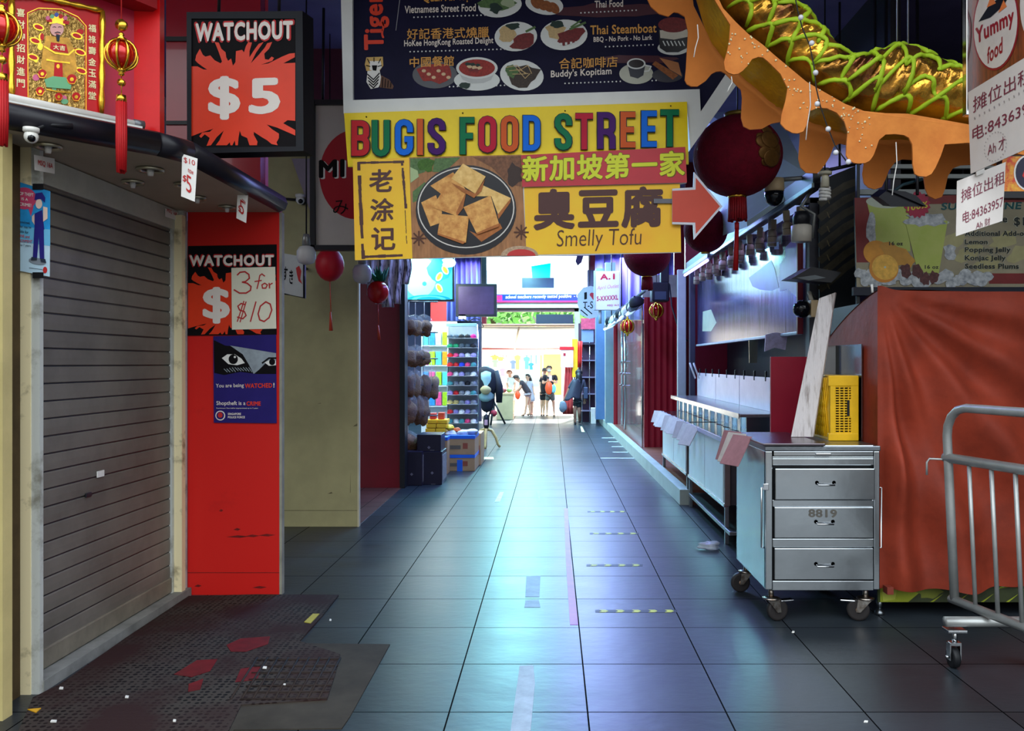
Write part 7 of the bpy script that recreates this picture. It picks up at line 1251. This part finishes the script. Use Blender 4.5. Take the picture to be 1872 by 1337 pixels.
person('woman in black standing half hidden behind the masked man', 26.3, dict(head=(996, 679), neck=(995, 686), chest=(993.5, 697), hip=(993, 717), shL=(989, 690), shR=(998, 690), elL=(988, 703), elR=(999, 703), haL=(989, 714, .05), haR=(1000, 714, .05), knL=(990, 737), knR=(995, 737), anL=(990, 755.5), anR=(994, 755.5)), .84, 'l', (40, 36, 42), (30, 30, 34), 'black', cap_=(70, 62, 60))
t, q, fd, rt = person('woman in a dark top and grey shorts bending over the carton table', 25.8, dict(head=(944.5, 692, .02), neck=(949.5, 697), chest=(955.5, 702), hip=(965, 717), shL=(954, 700, .12), shR=(954.5, 699, -.10), elL=(951, 709, .15), elR=(952, 709, -.12), haL=(945, 714, .18), haR=(947, 716, -.1), knL=(963, 737, .05), knR=(967, 737, -.1), anL=(960, 756, .05), anR=(969, 755.5, -.1), toe=(-1,), look=(-1.6,), leg=(.55,)), S0, 'l', (56, 50, 58), (160, 150, 156), 'black', cap_=(120, 66, 40))
single('carrier_bag', lump(P(946.5, 723, 25.55), .10, None, 79, (.8, .5, 1.2), .1), M('bag_orange', (0,)*3), 'orange plastic bag held low by the bending woman', 'bag')
person('woman with long dark hair in a pale grey dress behind the bending woman', 26.4, dict(head=(964.5, 690), neck=(965.5, 697), chest=(967.5, 704), hip=(970.5, 720), shL=(962, 700), shR=(972, 700), elL=(961, 710), elR=(974, 710), haL=(962, 718, .08), haR=(975, 719, .03), knL=(969, 739), knR=(973, 739), anL=(970, 755), anR=(973, 755), look=(-1.2,)), .84, 'l', (170, 168, 180), None, 'black', .28, dress=True)
person('stall keeper in a pale shirt with reddish hair behind the carton table', 26.9, dict(head=(931.5, 683), neck=(932.5, 690), chest=(934, 699), hip=(936, 718), shL=(928, 693), shR=(940, 693), elL=(927, 704), elR=(942, 704, .1), haL=(929, 712, .15), haR=(941, 711, .3), knL=(934, 737), knR=(939, 737), anL=(934, 753.5), anR=(939, 753.5)), S0, 'l', (206, 214, 206), (196, 196, 190), 'brown')
t, q, fd, rt = person('long-haired woman walking away in a grey blouse and black shorts', 22.4, dict(head=(1058, 683), neck=(1058, 692), chest=(1057, 704), hip=(1056, 731), shL=(1048, 697), shR=(1067, 697), elL=(1040, 712), elR=(1070, 713), haL=(1033, 728), haR=(1069, 729), knL=(1050.5, 752, .05), knR=(1059, 756, .05), anL=(1051.5, 771), anR=(1060, 769, -.16), leg=(.62,)), .86, 'd', (58, 56, 66), (22, 24, 28), 'black', .36, face=-1, sleeves=.6)
part(t, 'loose_wrap', MB().grid(lambda u, v: P(1049-2*u+(v*(1-u))*(-17)+u*16*(1-.15*v), 694+v*(38-4*u)+2*math.sin(u*9), 22.28-.09*math.sin(PI*u)), 18, 10, (0, .012, 0)), M('wrap_grey', (64, 60, 72), .8, var=.2, scale=8))
part(t, 'shoulder_bag', MB().rbox(q('elR').x-.05, q('elR').x+.06, 22.2, 22.35, q('haR').z+.0, q('haR').z+.3, .02), M('bag_slate', (60, 62, 84), .6))
single('carrier_bag', lump(P(1029, 744, 22.3), .115, None, 81, (.9, .5, 1.3), .2), M('bag_grey', (120, 124, 134), .35, var=.3, scale=9), 'grey and white plastic bag in the left hand of the walking woman', 'bag')

# ================================================================== FLOOR MATS, TAPES, LITTER
def onfloor(name, pts, z, m, label, cat, group=None): return single(name, MB().prism([G(x, y)+Vector((0, 0, 0)) for x, y in pts], (0, 0, z)), m, label, cat, group)
def mat_m():
    m = bpy.data.materials.new('perforated_rubber'); m.use_nodes = True; n = m.node_tree.nodes; L = m.node_tree.links; b = n['Principled BSDF']
    g = n.new('ShaderNodeNewGeometry'); vo = n.new('ShaderNodeTexVoronoi'); vo.inputs['Scale'].default_value = 30; vo.inputs['Randomness'].default_value = .25; L.new(g.outputs['Position'], vo.inputs['Vector'])
    r1 = n.new('ShaderNodeValToRGB'); r1.color_ramp.elements[0].position = .34; r1.color_ramp.elements[1].position = .42; r1.color_ramp.elements[0].color = (.005, .004, .004, 1); r1.color_ramp.elements[1].color = (.048, .040, .034, 1); L.new(vo.outputs['Distance'], r1.inputs[0])
    nz = n.new('ShaderNodeTexNoise'); nz.inputs['Scale'].default_value = 2.2; nz.inputs['Detail'].default_value = 7; L.new(g.outputs['Position'], nz.inputs['Vector'])
    r2 = n.new('ShaderNodeValToRGB'); r2.color_ramp.elements[0].position = .4; r2.color_ramp.elements[1].position = .62; L.new(nz.outputs[0], r2.inputs[0])
    mx = n.new('ShaderNodeMix'); mx.data_type = 'RGBA'; L.new(r2.outputs[0], mx.inputs[0]); L.new(r1.outputs[0], mx.inputs[6]); mx.inputs[7].default_value = (.030, .014, .013, 1)
    L.new(mx.outputs[2], b.inputs['Base Color']); b.inputs['Roughness'].default_value = .85; b.inputs['Specular IOR Level'].default_value = .12; bu = n.new('ShaderNodeBump'); bu.inputs['Strength'].default_value = .7; bu.inputs['Distance'].default_value = .008; L.new(r1.outputs[0], bu.inputs['Height']); L.new(bu.outputs[0], b.inputs['Normal']); return m
rmat = mat_m()
onfloor('floor_patch', [(545, 1178), (713, 1180), (640, 1312), (625, 1334), (428, 1337), (400, 1380), (300, 1400)], .006, M('patched_cement', (62, 57, 50), .8, var=.4, scale=3, spec=.12), 'smooth grey cement patch beside the rubber mat', 'patch')
t = thing('rubber_mat', 'worn perforated black rubber mat with torn red patches in front of the shutter', 'mat', tuple(G(330, 1200)))
mo = [(345, 1093), (470, 1090), (619, 1091), (590, 1128), (547, 1176), (560, 1180), (622, 1200), (612, 1240), (598, 1283), (520, 1288), (441, 1293), (420, 1337), (380, 1420), (0, 1420), (60, 1280), (110, 1255), (230, 1170)]
part(t, 'rubber', MB().prism([G(x, y) for x, y in mo], (0, 0, .012)), rmat)
tr_ = M('torn_red', (96, 16, 22), .5, var=.4, scale=14)
for pts in ([(318, 1238), (360, 1212), (398, 1210), (384, 1232), (350, 1243)], [(414, 1184), (440, 1172), (494, 1168), (490, 1182), (450, 1196), (422, 1196)], [(345, 1256), (372, 1246), (366, 1266), (344, 1270)], [(440, 1228), (480, 1222), (470, 1248), (430, 1252)]): part(t, 'torn_patch', MB().prism([G(x, y)+Vector((0, 0, .012)) for x, y in pts], (0, 0, .002)), tr_, 'dark red torn patch')
gm = MB()
for i in range(9): gm.tube([G(452+i*19-30+8*(i/8), 1284)+Vector((0, 0, .014)), G(470+i*19, 1208)+Vector((0, 0, .014))], .006, 5)
for j in range(7): y = 1212+j*12; gm.tube([G(470-j*5, y)+Vector((0, 0, .014)), G(622-j*4, y-2)+Vector((0, 0, .014))], .005, 5)
part(t, 'raised_grid', gm, M('mat_grid', (52, 44, 42), .8, spec=.1))
yt = M('hazard_yellow', (196, 206, 40), .5, var=.2, scale=20); tk = M('hazard_black', (30, 30, 34), .5)
for i, (xa, xb, y, k) in enumerate(((1088, 1238, 1118, 5), (1072, 1175, 1034, 4), (1078, 1168, 976, 4), (1074, 1146, 936, 4))):
    t = thing('hazard_tape', ('nearest strip of', 'second nearest strip of', 'third nearest strip of', 'farthest strip of')[i]+' worn yellow and black arrow tape across the tiles', 'floor tape', tuple(G((xa+xb)/2, y)), 'arrow tapes'); h = (1.9, 1.5, 1.1, .9)[i]*1.2
    part(t, 'base', MB().prism([G(xa, y+h), G(xb, y+h), G(xb, y-h), G(xa, y-h)], (0, 0, .0015)), tk)
    for j in range(k):
        x0 = xa+(xb-xa)*(j+.25)/k; w = (xb-xa)/k*.55; part(t, 'arrow', MB().prism([G(x, yy)+Vector((0, 0, .0015)) for x, yy in ((x0, y+h), (x0+w*.7, y+h), (x0+w, y), (x0+w*.7, y-h), (x0, y-h), (x0+w*.3, y))], (0, 0, .001)), yt)
t = onfloor('pink_tape', [(1042, 1143), (1057, 1143), (1044, 1020), (1038, 930), (1031, 930), (1034, 1020)], .002, M('faded_pink', (176, 84, 176), .45, var=.2, scale=6), 'long strip of faded pink tape along the middle tile joint', 'floor tape')
def strip(pts, rgb, label, n='worn_tape'): return onfloor(n, pts, .0018, M(n+'_%d' % rgb[0], rgb, .5, var=.3, scale=8), label, 'floor tape')
strip([(950, 1218), (975, 1217), (978, 1250), (970, 1337), (932, 1345), (943, 1268)], (150, 160, 176), 'long worn pale tape remnant at the bottom centre')
strip([(962, 1054), (988, 1053), (986, 1092), (960, 1092)], (130, 146, 178), 'pale tape remnant in the middle of the walkway, above the long one'); strip([(961, 1098), (985, 1098), (988, 1111), (958, 1111)], (126, 140, 170), 'short pale tape remnant just below the middle one')
strip([(904, 918), (914, 918), (921, 900), (914, 900)], (200, 216, 220), 'short white tape mark left of the middle joint, far up the walkway'); strip([(983, 918), (988, 918), (986, 898), (982, 898)], (150, 176, 206), 'short pale tape mark right of the white one, far up the walkway'); strip([(872, 840), (903, 840), (902, 836), (873, 836)], (206, 214, 150), 'short yellow tape mark beside the kraft boxes'); strip([(1063, 790), (1069, 790), (1064, 780), (1061, 780)], (206, 170, 160), 'small tape mark at the feet of the walking woman')
for i, (xa, xb, y) in enumerate(((1098, 1175, 838), (1120, 1148, 827), (1118, 1146, 817), (1112, 1136, 808), (1100, 1128, 801))): strip([(xa, y+.6), (xb, y+.6), (xb, y-.6), (xa, y-.6)], (170, 176, 176), '%s thin pale line across the tiles beside the kerb, counted from the near end' % ORD[i])
pb_ = M('plastic_film', (214, 220, 228), .12, var=.1, alpha=.55, spec=.8)
cbag = lump(G(1297, 1006)+Vector((0, 0, .035)), .075, None, 91, (1.2, .8, .5), .55); single('plastic_bag', cbag, pb_, 'crumpled clear plastic bag on the tiles beside the cart', 'plastic bag')
onfloor('tape_scrap', [(556, 1142), (572, 1127), (584, 1127), (568, 1144)], .016, M('scrap_yellow', (176, 166, 70), .5), 'short yellow tape scrap on the edge of the rubber mat', 'tape'); onfloor('leaf_scrap', [(50, 1303), (75, 1301), (66, 1309)], .016, M('scrap_amber', (214, 160, 30), .5), 'small amber scrap on the mat near the bottom left corner', 'scrap')
for i, (x, y, w) in enumerate(((484, 1226, 4), (98, 1325, 6), (112, 1264, 4), (232, 1280, 3.5), (319, 1324, 3), (1450, 1156, 2.5), (1583, 1320, 4), (520, 1258, 2.5), (604, 1134, 2))): onfloor('paper_scrap', [(x-w, y+1.4), (x+w*.8, y+1.6), (x+w, y-1), (x-w*.6, y-1.5)], .018 if x < 600 else .003, white(), ('small white paper scrap lying on the rubber mat' if x < 560 else 'small white paper scrap lying on the bare tiles'), 'scrap', 'paper scraps')
